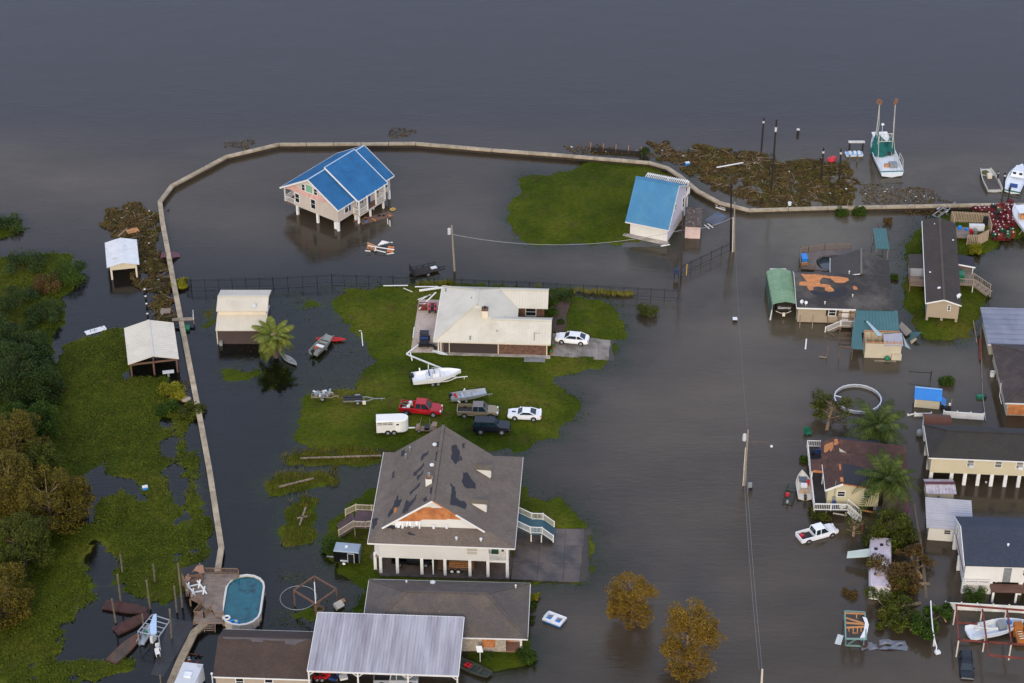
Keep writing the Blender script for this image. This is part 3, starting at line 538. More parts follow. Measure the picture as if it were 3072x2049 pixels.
# ---- brown barn with cream stepped roof
Dz = Zm(500, 820, 3.918); o, rz = frame(Dz(600,828), Dz(1160,828), 0)
M_cream = mat('cream_metal_roof', '#cfc5b0', 0.5, 0.08, 0.5, col2='#bcb19c', mix=(.5,.8)); M_brn = mat('brown_barn_siding', '#4a3c37', 0.75, 0.12, 0.6, pattern='ribx', pscale=1.9); M_brn_shade = mat('brown_barn_shade', '#40353a', 0.75, 0.12, 0.6, pattern='riby', pscale=1.9); M_crtrim = mat('cream_trim', '#d8cbb4', 0.6, 0.08)  # side copy of the brown siding is darker, its shade painted in
r = thing('metal_barn', 'brown metal barn with cream stepped roof beside the palm', 'barn', o, rz)
MB().ext([(0,-.8),(7.8,-.8),(7.8,4.0),(4.7,4.95),(2.5,4.15),(2.5,3.35),(0,2.4)], 'x', 0.02, 7.0).build('wall', M_brn_shade, r); MB().box(.02, 7.0, -.04, -.004, -.8, 2.4).build('front_cladding', M_brn, r)
slope(r, (-.1,-.35,2.5), (7.15,-.35,2.5), (7.15,3.0,3.62), (-.1,3.0,3.62), M_cream, .1, rib=.3)
slope(r, (-.15,2.15,4.2), (7.2,2.15,4.2), (7.2,4.7,5.12), (-.15,4.7,5.12), M_cream, .1, rib=.3); slope(r, (7.2,8.0,4.1), (-.15,8.0,4.1), (-.15,4.7,5.12), (7.2,4.7,5.12), M_cream, .1, rib=.3)
MB().box(0.05, 7.0, 2.42, 2.5, 3.4, 4.15).build('clerestory', M_crtrim, r); MB().beam((-.15,4.7,5.15),(7.2,4.7,5.15),.35,.06).build('ridge_cap', M_cream, r)
for x in (.03, 6.97): post(r, x, -.06, -.8, 2.45, .14, M_crtrim, 'corner_trim')
fascia(r, [(7.22,2.15,4.1),(7.22,4.7,5.02),(7.22,8.0,4.0)], M_crtrim, .06, .2); MB().beam((7.1,2.0,3.6),(7.1,5.5,3.0),.14,.18).build('loose_trim', M_trim, r); dish(r, (5.4,2.6,4.3), -1.9, .28)
MB().box(.3,.75,-.55,-.1,-.3,.7).build('air_conditioner', M_galv, r)
# ---- boathouses outside the flood wall
Lz = Zm(0, 600, 3.137); M_oldtin = mat('worn_white_tin', '#cdd0d2', 0.5, 0.12, 0.9, col2='#8d8c8a', mix=(.58, .72)); M_whitetin = mat('clean_white_tin', '#cdc6b5', 0.5, 0.07, .5, col2='#bcb4a2', mix=(.52,.8)); M_crwood = mat('cream_boards', '#cfc2a6', .8, .12, 1.2, pattern='siding', pscale=2.2); M_brnwood = mat('brown_timber', '#6c5140', .85, .25, 2.)
o, rz = frame(Lz(1005,638), Lz(1308,607), 2.35)
r = thing('boathouse', 'small boathouse on posts with worn white tin roof', 'boathouse', o, rz)
gable_roof(r, 0, 4.85, 0, 7.3, 2.35, 2.95, 'y', M_oldtin, .06, rib=.38)
MB().ext([(.45,1.62),(4.45,1.62),(4.45,2.28),(2.42,2.8),(.45,2.28)], 'y', .3, .42).build('gable_wall', M_crwood, r); MB().ext([(.45,1.62),(4.45,1.62),(4.45,2.28),(2.42,2.8),(.45,2.28)], 'y', 6.8, 6.92).build('gable_wall', M_crwood, r)
for x in (.6, 4.3): MB().box(x-.06, x+.06, .43, 6.79, 1.7, 2.3).build('side_beam', M_crwood, r)
for x in (.6, 4.3):
    for y in (.36, 3.6, 6.86): post(r, x, y, -1.2, 1.62 if y != 3.6 else 2.2, .26, M_crtrim)
o, rz = frame(Lz(1205,1550), Lz(1680,1495), 2.4)
r = thing('boathouse', 'large open boathouse with clean cream metal roof beside the flood wall', 'boathouse', o, rz)
gable_roof(r, 0, 7.1, 0, 9.4, 2.4, 3.35, 'y', M_whitetin, .07, rib=.45, cap=M_whitetin)
for y in (.25, 9.1):
    fascia(r, [(.15,y,2.18),(6.95,y,2.18)], M_brnwood, .14, .26, 'tie_beam'); fascia(r, [(.15,y,2.28),(3.55,y,3.18),(6.95,y,2.28)], M_brnwood, .1, .16, 'rafter'); MB().beam((3.55,y,2.2),(3.55,y,3.15),.14).build('king_post', M_brnwood, r)
for x in (.35, 3.5, 6.75):
    for y in (.3, 4.7, 9.0): post(r, x, y, -1.2, 2.1, .24, M_brnwood)
for x in (.35, 6.75): fascia(r, [(x,.3,2.1),(x,9.0,2.1)], M_brnwood, .14, .2, 'side_beam')
p = lp(r, (505,1118), .6); MB().cbox((p.x,p.y,.75),(1.6,.7,.1),0).build('bench_top', M_plast, r); MB().beam((p.x,p.y,-.3),(p.x,p.y,.7),.3,.3).build('bench_frame', M_galv, r)
# ---- brick ranch house with white metal roof
Ez = Zm(1180, 820, 3.265); o, rz = frame(Ez(430,775), Ez(1500,805), .35, 0.3)
M_roofw = mat('white_roof_panels', '#c9c1ad', 0.5, 0.07, .4, col2='#b8ae9a', mix=(.5,.8)); M_brick = mat('brown_brick', '#7b5a48', .85, .3, 3., col2='#59392d', pattern='brick', pscale=1.6)
M_coversiding = mat('brown_shutters', '#3f322d', .7, .1, .5, pattern='ribx', pscale=1.4)
r = thing('ranch_house', 'brick ranch house with large white metal roof and two wings', 'house', o, rz)
body(r, .9, 15.6, .0, 5.7, -.1, 2.35, M_brick); body(r, .9, 10.6, 5.7, 13.5, -.1, 2.35, M_brick, name='wall'); body(r, 10.6, 14.95, 9.4, 13.5, -.1, 2.3, M_brick)
MB().box(.92, 8.65, -.05, -.004, .1, 2.25).build('brown_shutter_wall', M_coversiding, r); fascia(r, [(8.75,-.05,.0),(8.75,-.05,2.2)], M_crtrim, .14, .1, 'downpipe')
T = lambda x, y, z: (x, y, z)
rr_ = []
MB().slab([(-.45,-.45,2.3),(5.4,5.2,5.2),(5.4,8.8,5.2),(-.3,14.15,2.3)], .12).build('roof_slope', M_roofw, r)
slope(r, (-.45,-.45,2.3), (11.25,-.45,2.3), (5.41,5.2,5.2), (5.40,5.2,5.2), M_roofw, .12, rib=.4)
slope(r, (11.25,14.15,2.3), (-.3,14.15,2.3), (5.40,8.8,5.2), (5.41,8.8,5.2), M_roofw, .12, rib=.4)
MB().slab([(11.25,-.45,2.3),(11.25,14.15,2.3),(5.41,8.8,5.2),(5.41,5.2,5.2)], .12).build('roof_slope', M_roofw, r)
gable_roof(r, 7.6, 16.2, -.45, 6.4, 2.31, 4.05, 'x', M_roofw, .11, rib=.4, cap=M_roofw); gable_roof(r, 8.4, 15.45, 8.7, 14.2, 2.31, 3.72, 'x', M_roofw, .11, rib=.4, cap=M_roofw)
for x, y0, y1, zr in ((16.22,-.45,6.4,4.0), (15.47,8.7,14.2,3.67)): fascia(r, [(x,y0,2.24),(x,(y0+y1)/2,zr),(x,y1,2.24)], M_crtrim, .06, .2)
MB().ext([(0.05,2.3),(5.65,2.3),(2.95,3.75)], 'x', 15.5, 15.6).build('gable_wall', M_crwood, r); MB().ext([(9.45,2.25),(13.45,2.25),(11.45,3.4)], 'x', 14.85, 14.95).build('gable_wall', M_crwood, r)
hr = MB()
for p_, q_ in (((-.45,-.45,2.34),(5.4,5.2,5.24)), ((-.3,14.15,2.34),(5.4,8.8,5.24)), ((5.4,5.2,5.24),(5.4,8.8,5.24))): hr.beam(p_, q_, .3, .06)
hr.build('ridge_cap', M_roofw, r); fascia(r, [(-.45,-.47,2.2),(16.2,-.47,2.2)], M_crtrim, .12, .16, 'gutter'); fascia(r, [(-.48,-.45,2.2),(-.33,14.15,2.2)], M_trim, .12, .16, 'gutter')
ch = MB().box(6.25,7.1,3.1,3.8,3.0,5.3).build('chimney', M_crtrim, r); MB().box(6.2,7.15,3.05,3.85,5.3,5.62).build('chimney_top', M_brick, ch); MB().tube((6.67,3.45,5.6),(6.67,3.45,5.9),.2,.15,8).build('flue', M_black, ch)
for p_, z in ((Ez(778,245), 4.6), (Ez(860,410), 4.2), (Ez(1018,570), 3.1), (Ez(752,628), 2.9), (Ez(513,158), 3.0), (Ez(1095,433), 3.0)):
    q = lp(r, p_, z); vent(r, (q.x,q.y,z-.25), .35, .09 if p_ != Ez(778,245) else .2, M_galv)
for x in (.2, .55): post(r, x, -.05, -.1, 2.25, .16, M_crtrim, 'carport_post')
post(r, 1.75, -.1, -.1, 2.2, .1, M_crtrim, 'downpipe'); post(r, 15.68, -.06, -.1, 2.2, .14, M_crtrim, 'corner_trim')
window(r, 'S', 9.4, 13.0, 1.3, 1.4, 1.3); q = lp(r, Ez(1380,620), 3.2); MB().tube((q.x,q.y,2.6),(q.x,q.y,3.9),.05,.05,6).beam((q.x,q.y,3.8),(q.x+.9,q.y,3.75),.04).build('mast', M_galv, r)
MB().box(-3.8, .88, -.25, 13.6, -.25, .2).build('patio_slab', mat('pinkish_concrete', '#b3a294', .9, .12, .4, col2='#a39080', bump=.1), r)
MB().box(.9, 16.2, -.7, -.055, -.3, .17).build('foundation_step', M_conc, r)
for x, y in ((16.3,.4), (16.6,1.8)): 
    pt = MB().tube((x,y,.0),(x,y,.4),.18,.28,10).build('flower_pot', mat('terracotta', '#a5613a', .8, .15), r); MB().ball((x,y,.55),.3,7,5).build('pot_plant', mat('plant_green', '#3c5a20', .8, .4, 4.), pt)
MB().slab([(12.5,-1.75,.19),(15.5,-1.75,.19),(15.5,-.75,.19),(12.5,-.75,.19)], .12).build('step_slab', M_galv, r)
# driveway slabs
def slabs(name, label, pts, nx, ny, z, m, gap=.03, th=.14):
    a, b_, c, d = [P(p, zz) for p, zz in zip(pts, z)]; o = tag(bpy.data.objects.new(name, None), label, None, kind='structure'); COL.objects.link(o); o.location = a
    for i in range(nx):
        for j in range(ny):
            f = lambda u, v: (a.lerp(b_, u)).lerp(d.lerp(c, u), v)
            g = gap/6; q = [f((i+g)/nx,(j+g)/ny), f((i+1-g)/nx,(j+g)/ny), f((i+1-g)/nx,(j+1-g)/ny), f((i+g)/nx,(j+1-g)/ny)]
            k = MB().slab([v-a+Vector((0,0,random.uniform(-.006,.006))) for v in q], th).build('slab', m, o)
    return o
slabs('driveway', 'concrete driveway of the brick ranch house', [Ez(1545,800), Ez(2160,858), Ez(2165,660), Ez(1560,585)], 4, 3, (.46,-.04,-.03,.46), mat('driveway_concrete', '#877f76', .85, .25, .5, col2='#5f5951', bump=.15))
# ---- big raised house with torn brown roof
Gz = Zm(950, 1260, 2.766); o, rz = frame(Gz(530,1275), Gz(1590,1315), .25)
M_sh = mat('grey_brown_shingles', '#71655a', .9, .16, .5, pattern='shingle', pscale=2.0, bump=.1); M_tar = mat('black_underlay', '#26262c', .8, .15, 1.); M_wside = mat('white_vinyl', '#e2ded5', .6, .05, .4, pattern='siding', pscale=3.4)
r = thing('raised_house', 'big raised white house with storm torn grey brown roof', 'house', o, rz)
body(r, 0, 13.5, .12, 17.6, 2.78, 5.28, M_wside); body(r, 13.5, 15.9, 1.4, 17.6, 2.78, 5.28, M_wside); MB().ext([(0,.12),(-.75,1.0),(-.75,4.5),(0,5.4)], 'z', 2.78, 5.26).build('bay_wall', M_wside, r)
window(r, 'S', .12, 11.45, 4.3, 1.25, .95, glass=mat('drawn_blind', '#b9b0a0', .6, .1), bars=1); MB().box(13.52, 15.95, .0, 1.39, 2.75, 2.95).build('porch_floor', M_wside, r); rail(r, (13.55,.06,2.95), (15.85,.06,2.95), 1.0); rail(r, (15.9,.1,2.95), (15.9,1.3,2.95), 1.0)
post(r, 15.8, .1, 2.95, 5.28, .26, M_trim); door(r, 'S', 1.4, 14.2, 2.97, .9, 2.1, mat('dark_green_shutter', '#1c4438', .6, .1)); MB().box(15.0,15.3,1.34,1.396,3.4,4.9).build('shutter', MATS['dark_green_shutter'], r)
window(r, 'W', -.75, 2.8, 4.2, 1.2, 1.2)
zE = 5.3
Lp = [(-1.4,-.25,zE), (.35,1.55,6.56), (6.6,1.55,11.05), (6.6,16.7,11.05), (.35,16.7,6.56), (-1.4,18.4,zE)]
MB().slab([(-1.4,-.25,zE),(.35,1.7,6.56),(.35,16.6,6.56),(-1.4,18.4,zE)], .14).build('roof_skirt', M_sh, r)
MB().slab([(.32,1.35,6.55),(6.6,1.35,11.07),(6.6,16.9,11.07),(.32,16.9,6.55)], .14).build('roof_slope', M_sh, r); MB().slab([(12.88,1.35,6.55),(6.6,1.35,11.07),(6.6,16.9,11.07),(12.88,16.9,6.55)], .14).build('roof_slope', M_sh, r)
MB().slab([(-1.4,-.25,zE),(16.75,-.25,zE),(12.85,1.75,6.56),(.35,1.75,6.56)], .14).build('roof_skirt', M_sh, r); MB().slab([(16.75,-.25,zE),(16.75,18.4,zE),(12.85,16.6,6.56),(12.85,1.72,6.56)], .14).build('roof_skirt', M_sh, r)
MB().slab([(16.75,18.4,zE),(-1.4,18.4,zE),(.35,16.6,6.56),(12.85,16.6,6.56)], .14).build('roof_skirt', M_sh, r)
rc = MB().beam((6.6,1.3,11.1),(6.6,16.9,11.1),.42,.08); rc.build('ridge_cap', M_sh, r); MB().beam((6.38,1.3,11.09),(6.38,16.9,10.98),.05,.05).beam((6.82,1.3,11.05),(6.82,16.9,10.94),.05,.05).build('ridge_edge', M_tar, r)
MB().ext([(.4,6.5),(12.8,6.5),(6.6,10.95)], 'y', 1.8, 16.4).build('gable_wall', M_wside, r)
wallpatch(r, 'bare_gable_plywood', [Gz(*p) for p in [(640,838),(870,728),(935,722),(965,730),(1060,730),(1085,745),(1130,770),(1225,820),(1190,828),(1090,822),(1075,828),(880,826),(850,840),(760,843)]], (0,1.8,0), (0,-1,0), M_ply)
tat = MB(); rt = random.Random(5)
for i in range(16):
    a = onp(r, Gz(650+i*13, 850), (0,1.74,0), (0,1,0)); h = rt.uniform(.15,.75); w = rt.uniform(.1,.3); tat.add([(a.x,1.70,a.z+.2),(a.x+w,1.70,a.z+.2),(a.x+w*.8,1.45,a.z-h),(a.x+w*.2,1.45,a.z-h), (a.x,1.74,a.z+.2),(a.x+w,1.74,a.z+.2),(a.x+w*.8,1.47,a.z-h),(a.x+w*.2,1.47,a.z-h)], [(0,1,2,3),(7,6,5,4),(0,4,5,1),(2,6,7,3),(1,5,6,2),(3,7,4,0)])
for q in ((970,880), (1078,880)):
    a = onp(r, Gz(*q), (0,1.74,0), (0,1,0)); tat.box(a.x-.12, a.x+.15, 1.55, 1.6, a.z-.3, a.z+.35)
tat.build('torn_house_wrap', M_plast, r)
fascia(r, [(.25,1.3,6.42),(6.6,1.3,10.95)], M_trim, .08, .22); fascia(r, [(12.95,1.3,6.42),(9.4,1.3,8.95)], M_trim, .08, .22); fascia(r, [(9.4,1.3,8.95),(6.6,1.3,10.95)], M_ply, .06, .12); fascia(r, [(-1.4,-.28,5.2),(16.75,-.28,5.2)], M_trim, .06, .18); fascia(r, [(16.78,-.25,5.2),(16.78,18.4,5.2)], M_trim, .06, .16); fascia(r, [(-1.43,-.25,5.2),(-1.43,18.4,5.2)], M_trim, .06, .16)
pl = ((6.6,5,11.07), (-(11.07-6.55),0,6.28)); prr = ((6.6,5,11.07), ((11.07-6.55),0,6.28)); skl = ((-1.4,5,zE), (-(6.56-zE),0,1.75)); skf = ((0,-.25,zE), (0,-(6.56-zE),2.0)); rj = random.Random(3)
for pts, pln in [([(700,255),(735,250),(735,290),(700,300)], pl), ([(870,300),(925,250),(925,280),(862,342)], pl), ([(800,440),(885,355),(888,380),(830,450),(800,465)], pl), ([(830,470),(885,415),(885,440),(832,505)], pl), ([(770,600),(860,515),(855,545),(772,628)], pl), ([(630,440),(645,420),(645,475),(625,480)], pl), ([(985,275),(1010,250),(1005,320),(985,340)], pl), ([(640,700),(672,620),(680,660),(706,650),(690,710),(600,805),(588,800)], pl), ([(705,775),(745,660),(775,680),(830,615),(825,650),(755,760)], pl), ([(880,660),(915,630),(915,670),(890,680)], pl), ([(940,560),(965,560),(955,610),(935,605)], pl), ([(995,190),(1020,180),(1015,220),(995,225)], pl),
                 ([(1120,210),(1160,200),(1190,270),(1190,330),(1150,365),(1120,330)], prr), ([(1215,440),(1250,435),(1320,530),(1320,570),(1230,555),(1205,515)], prr), ([(1210,195),(1235,190),(1228,225),(1210,230)], prr), ([(1110,520),(1150,560),(1155,640),(1240,690),(1240,735),(1180,720),(1105,700),(1120,600)], prr), ([(1190,300),(1205,300),(1205,335),(1190,340)], prr),
                 ([(460,820),(510,815),(500,850),(475,905),(455,900)], skl), ([(575,880),(620,860),(665,880),(660,905),(590,900)], skf), ([(725,930),(780,935),(820,955),(770,955)], skf)]:
    patch(r, 'bare_underlay', [Gz(*q) for q in jag(pts, 7, 4, rj)], *pln, M_tar)
patch(r, 'bare_decking', [Gz(*q) for q in [(640,735),(660,720),(668,745),(655,775),(640,765)]], *pl, M_ply, up=.03)
for (tl, tr_, brt, bl, foot) in (((1230,320),(1452,322),(1450,410),(1305,408),(1443,470)), ((1178,600),(1422,605),(1418,692),(1265,690),(1408,755))):
    n_l = onp(r, Gz(*bl), *prr); f_l = onp(r, Gz(*tl), *prr); ft = onp(r, Gz(*foot), *prr); y0 = n_l.y; y1 = f_l.y; zt = n_l.z; x1 = ft.x
    MB().ext([(n_l.x+.1, zt-.05), (x1, zt-.05), (x1, ft.z-.1)], 'y', y0+.15, y1-.15).build('dormer_wall', M_wside, r)
    MB().slab([(n_l.x-.2,y0,zt+.06),(x1+.3,y0,zt-.04),(x1+.3,y1,zt-.04),(n_l.x-.2,y1,zt+.06)], .1).build('dormer_roof', mat('tan_shingles', '#6e6350', .9, .12, .5, pattern='shingle', pscale=2.0), r); window(r, 'E', x1, (y0+y1)/2, (zt+ft.z)/2, .8, .7)
cz = onp(r, Gz(905,550), *pl); c = MB().box(cz.x, cz.x+.8, cz.y-.1, cz.y+.6, cz.z-.4, cz.z+1.15).build('chimney', M_trim, r); MB().box(cz.x+.05,cz.x+.75,cz.y-.05,cz.y+.55,cz.z+1.15,cz.z+1.5).build('chimney_top', M_brick, c); MB().tube((cz.x+.4,cz.y+.25,cz.z+1.45),(cz.x+.4,cz.y+.25,cz.z+1.9),.16,.2,8).build('flue', M_galv, c)
for q in ((980,210), (958,380)): a = onp(r, Gz(*q), *pl); MB().ball((a.x,a.y,a.z+.15),.32,10,6,.6).build('roof_vent', M_plast, r)
for q in ((775,260), (740,320)): a = onp(r, Gz(*q), *pl); vent(r, a, .7, .1, M_galv)
for q in ((1160,990), (1363,1000)): a = onp(r, Gz(*q), *skf); vent(r, a, .3, .12, M_plast)
for x, y in ((-.72,.95),(0.05,.2),(2.13,.2),(5.18,.2),(8.06,.2),(11.16,.2),(13.4,.2),(15.8,.2),(-.0,6),(-.0,12),(0,17.2),(5.2,6),(5.2,12),(10.5,6),(10.5,12),(15.8,6),(15.8,12),(15.8,17.2),(8,17.2)): post(r, x, y, -.4, 2.78, .36, M_white, 'pier')
post(r, 6.58, .2, -.3, 2.75, .16, M_white, 'pipe'); MB().box(-.6, 16, .3, 17.5, 2.6, 2.775).build('floor_joists', M_wood, r)
# right stairs with landing, left deck
M_teal = mat('teal_tread', '#3a5a63', .8, .15, 1.); stairs(r, (16.0,8.7,2.9), (18.3,8.7,1.65), 2.6, M_teal); MB().box(18.3,19.8,7.2,10.2,1.5,1.63).build('landing', M_teal, r); stairs(r, (19.8,8.7,1.6), (21.3,8.7,.3), 2.6, M_teal, n=7)
for y in (7.3, 10.1): rail(r, (16.0,y,2.9), (18.3,y,1.65), 1.0); rail(r, (18.35,y,1.64), (19.75,y,1.64), 1.0, post_gap=1.4); rail(r, (19.8,y,1.6), (21.2,y,.4), 1.0)
for x in (18.4, 19.7):
    for y in (7.3, 10.1): post(r, x, y, -.3, 1.5, .14, M_trim)
M_purp = mat('stained_deck', '#5a484c', .85, .2, 1., pattern='plank', pscale=1.); M_crrail = mat('cream_rail', '#b8ab92', .75, .12)
MB().slab([(-4.2,6.9,1.9),(-.05,6.9,1.9),(-.05,10.4,1.9),(-4.2,10.4,1.9)], .16).build('side_deck', M_purp, r); stairs(r, (-4.2,8.6,1.85), (-6.2,8.0,.25), 2.6, M_purp)
rail(r, (-4.2,10.3,1.9), (-5.6,10.3,1.0), 1.0, M_crrail); rail(r, (-4.1,6.95,1.9), (-6.0,6.6,.6), 1.0, M_crrail); rail(r, (-4.1,6.95,1.9), (-2.6,6.95,1.9), .9, M_crrail); rail(r, (-2.6,6.95,1.9),(-.9,6.95,2.3),.9,M_crrail); rail(r, (-4.2,10.35,1.9), (-.2,10.35,1.9), .9, M_crrail)
for x, y in ((-4,7),(-4,10.2),(-2,7)): post(r, x, y, -.3, 1.75, .14, M_wood)
tag(MB().slab([P(Gz(*p), .34) for p in [(500,1240),(530,1290),(1600,1322),(1640,1150),(1500,900),(560,900),(440,1130)]], .5).build('dirt_floor', mat('bare_dirt', '#5d5046', .95, .3, .8, col2='#443a33', bump=.2)), 'bare dirt floor under the big raised house', kind='structure')
slabs('driveway', 'wet concrete driveway beside the big raised house', [Gz(1610,1320), Gz(2262,1352), Gz(2268,905), Gz(1660,895)], 3, 3, (.42,-.06,-.04,.44), mat('wet_concrete', '#564a42', .45, .35, .45, col2='#37322f', mix=(.45,.6), bump=.1), th=.3)
# ================================================================ BUILDINGS, bottom and right
Kz = Zm(900, 1700, 2.766); Qz = Zm(320, 1650, 2.939); Rz = Zm(2250, 620, 2.86); Yz = Zm(2740, 1250, 2.851); Sz = Zm(2150, 1100, 2.55)
# ---- low house with grey hip roof
o, rz = frame(Kz(1360,690), Kz(1840,702), .2)
M_gsh = mat('grey_shingles', '#5d554f', .9, .14, .5, pattern='shingle', pscale=2.2, col2='#6b5f52'); M_crbrick = mat('cream_brick', '#b5a999', .85, .12, 2., pattern='brick', pscale=1.6)
r = thing('bungalow', 'low cream house with long grey hip roof behind the white carport', 'house', o, rz)
body(r, -11.4, 5.0, 0, 8.6, -.5, 2.72, M_crbrick); body(r, 5.0, 6.7, 1.6, 8.6, -.5, 2.72, M_crbrick)
hip_roof(r, -12.1, 7.6, -.65, 9.5, 2.75, 5.3, M_gsh, inset=4.9 if False else None, ridge=M_gsh)
MB().box(4.98, 6.95, -.05, 1.6, -.5, .25).build('porch_floor', mat('porch_brick', '#7d5a4c', .85, .2, 2.), r)
for x in (4.75, 6.8): MB().tube((x,.15,.2),(x,.15,2.72),.14,.14,10).build('column', M_trim, r)
wb = MB().box(2.15, 3.75, -.07, -.01, .75, 2.35).build('window_board', M_ply, r); MB().box(5.2,5.9,1.5,1.59,.4,2.2).build('window_board', M_ply, r); door(r, 'W', 6.7, 2.6, .3, .9, 2.1, M_trim)
fascia(r, [(-12.1,-.68,2.66),(7.6,-.68,2.66),(7.63,9.5,2.66),(-12.1,9.53,2.66),(-12.13,-.65,2.66)], M_trim, .1, .14, 'gutter')
for q, z in ((Kz(883,125),3.6), (Kz(1160,380),4.0), (Kz(1790,160),3.9), (Kz(1765,430),3.4)): a = lp(r, q, z); vent(r, (a.x,a.y,z-.3), .4, .08)
a = lp(r, Kz(1102,135), 3.4); MB().ball((a.x,a.y,3.5),.35,10,6,.6).build('roof_vent', M_plast, r)
# ---- white ribbed carport
o, rz = frame(Kz(62,862), Kz(1310,905), 4.4)
M_cptin = mat('streaked_white_tin', '#b6b3b6', .5, .2, .7, col2='#8a8088', mix=(.42,.7), pattern='ribx', pscale=1.3, stretch=(1.6,.13,1)); M_cpt = mat('carport_post_white', '#d9d4cc', .6, .1)
r = thing('carport', 'large white ribbed metal carport with rusty streaks', 'carport', o, rz)
slope(r, (0,0,4.4), (17.35,0,4.4), (17.35,9.75,4.7), (0,9.75,4.7), M_cptin, .06, rib=.38, rh=.07, rw=.09, name='roof')
fascia(r, [(0,-.04,4.32),(17.35,-.04,4.32)], M_cpt, .1, .18); fascia(r, [(-.04,0,4.32),(-.04,9.75,4.62)], M_trim, .08, .2); fascia(r, [(17.39,0,4.32),(17.39,9.75,4.62)], M_trim, .08, .2); fascia(r, [(0,9.79,4.63),(17.35,9.79,4.63)], M_trim, .1, .16)
for x in (.1, 5.78, 11.57, 17.25):
    for y in (.1, 9.6): post(r, x, y, -1.0, 4.2 if y < 5 else 4.55, .18, M_cpt)
    for s_ in (-1, 1):
        if 0 < x+s_*.7 < 17.3: MB().beam((x,.1,3.6),(x+s_*.7,.1,4.22),.1).build('brace', M_cpt, r)
# ---- brown roofed house at the lower left
o, rz = frame(Qz(945,1115), Qz(1770,1140), 2.6)
M_brsh = mat('brown_shingles', '#493a31', .92, .18, .6, pattern='shingle', pscale=2.2); M_tanw = mat('tan_siding', '#b3a38f', .7, .08, .5, pattern='siding', pscale=3.2)
r = thing('cottage', 'tan cottage with plain brown roof left of the white carport', 'house', o, rz)
body(r, .1, 11.0, .35, 7.9, -.8, 2.45, M_tanw, 4.0, 'x', rr=5.1)
gable_roof(r, -.15, 11.3, 0, 8.2, 2.6, 4.25, 'x', M_brsh, .14, rr=5.1); fascia(r, [(-.15,-.03,2.5),(11.3,-.03,2.5)], M_trim, .1, .14, 'gutter'); fascia(r, [(-.15,8.23,2.5),(11.3,8.23,2.5)], M_trim, .1, .14, 'gutter')
M_grysh = mat('grey_bare_strip', '#57504f', .9, .15, 1.)
pf = ((0,0,2.6), (0,-(4.25-2.6),5.1)); pb = ((0,8.2,2.6), (0,(4.25-2.6),3.1)); rj = random.Random(9)
patch(r, 'bare_strip', [Qz(*q) for q in jag([(1010,765),(1780,790),(1700,815),(1660,840),(1580,830),(1570,800),(1385,795),(1370,815),(1290,810),(1270,788),(1050,785)], 4, 3, rj)], *pf, M_grysh)
for u in (2.9, 6.3): window(r, 'S', .35, u, 1.6, .85, 1.1)
MB().tube((-.1,-.5,-.5),(-.1,-.5,3.4),.07,.06,8).ball((-.1,-.5,3.5),.16).build('lamp_post', M_plast, r)
# ---- pool deck and the oval pool
M_deckw = mat('grey_deck_boards', '#8f8073', .9, .2, .7, pattern='plank', pscale=1.1, col2='#7a6a5d'); M_railw = mat('brown_railing', '#7d6552', .85, .2, 1.)
dk = thing('pool_deck', 'weathered wooden deck with brown railings left of the oval pool', 'deck', P(Qz(860,210), 0), 0.0)
dp = [lp(dk, Qz(*q), 1.35) for q in [(668,250),(860,205),(1165,212),(1165,235),(1090,270),(1045,330),(1025,470),(1022,590),(960,575),(930,520),(870,515),(850,485),(735,425),(690,330)]]
MB().slab(dp, .18).build('deck_boards', M_deckw, dk)
lo = [lp(dk, Qz(*q), .95) for q in [(765,590),(860,490),(920,530),(960,580),(1030,590),(1032,640),(780,640)]]; MB().slab(lo, .22).build('lower_landing', M_deckw, dk)
for a, b_, z in (((860,205),(1165,212),1.35), ((668,250),(735,425),1.35), ((735,425),(850,480),1.35), ((765,590),(850,490),.95), ((765,590),(860,598),.95), ((860,598),(920,535),.95), ((960,590),(1030,595),.95), ((1165,212),(1165,232),1.35)): rail(dk, lp(dk, Qz(*a), z), lp(dk, Qz(*b_), z), .85, M_railw)
for q in ((670,250),(735,425),(850,480),(765,590),(860,600),(1030,600),(700,340),(960,220)): a = lp(dk, Qz(*q), 1.2); post(dk, a.x, a.y, -1.2, 1.15 if q[1] < 490 else .72, .2, M_railw)
stairs(dk, lp(dk, Qz(910,640), .9), lp(dk, Qz(910,735), -.2), 1.3, M_deckw, n=5)
o = Vector((-32.75, 201.3, 0)); rz = 0.0
pool = thing('oval_pool', 'oval above ground pool with teal water beside the deck', 'pool', o, rz)
def oval(a, b_, z, n=18):
    out = []; st = b_-a                                   # straight sides, half-round ends
    for i in range(n):
        t = math.pi*(i+.0)/(n/2-1) if i < n//2 else math.pi+math.pi*(i-n//2)/(n/2-1); out.append(Vector((a*math.cos(t), a*math.sin(t)+(st if i < n//2 else -st), z)))
    return out
M_poolw = mat('cream_pool_wall', '#bfb4a4', .6, .1, .5)
mb = MB(); mb.loft([oval(2.28,4.62,-.8), oval(2.28,4.62,1.25), oval(2.2,4.54,1.25), oval(2.2,4.54,-.6)], cap=False); mb.build('pool_wall', M_poolw, pool)
mb = MB(); mb.loft([oval(2.42,4.76,1.22), oval(2.42,4.76,1.34), oval(2.18,4.50,1.34), oval(2.18,4.50,1.22), oval(2.42,4.76,1.22)], cap=False); mb.build('rim', mat('pool_rim', '#c9c5bd', .5, .08), pool)
for i, (u, w) in enumerate(zip(oval(2.32,4.66,0), oval(2.32,4.66,0))): MB().box(u.x-.07, u.x+.07, u.y-.07, u.y+.07, -.7, 1.22).build('wall_rib', M_poolw, pool)
MB().add(oval(2.19,4.53,1.08), [tuple(range(18))]).build('pool_water', mat('teal_pool_water', '#135a66', .06, .3, .6, col2='#0c3540', mix=(.54,.66)), pool)
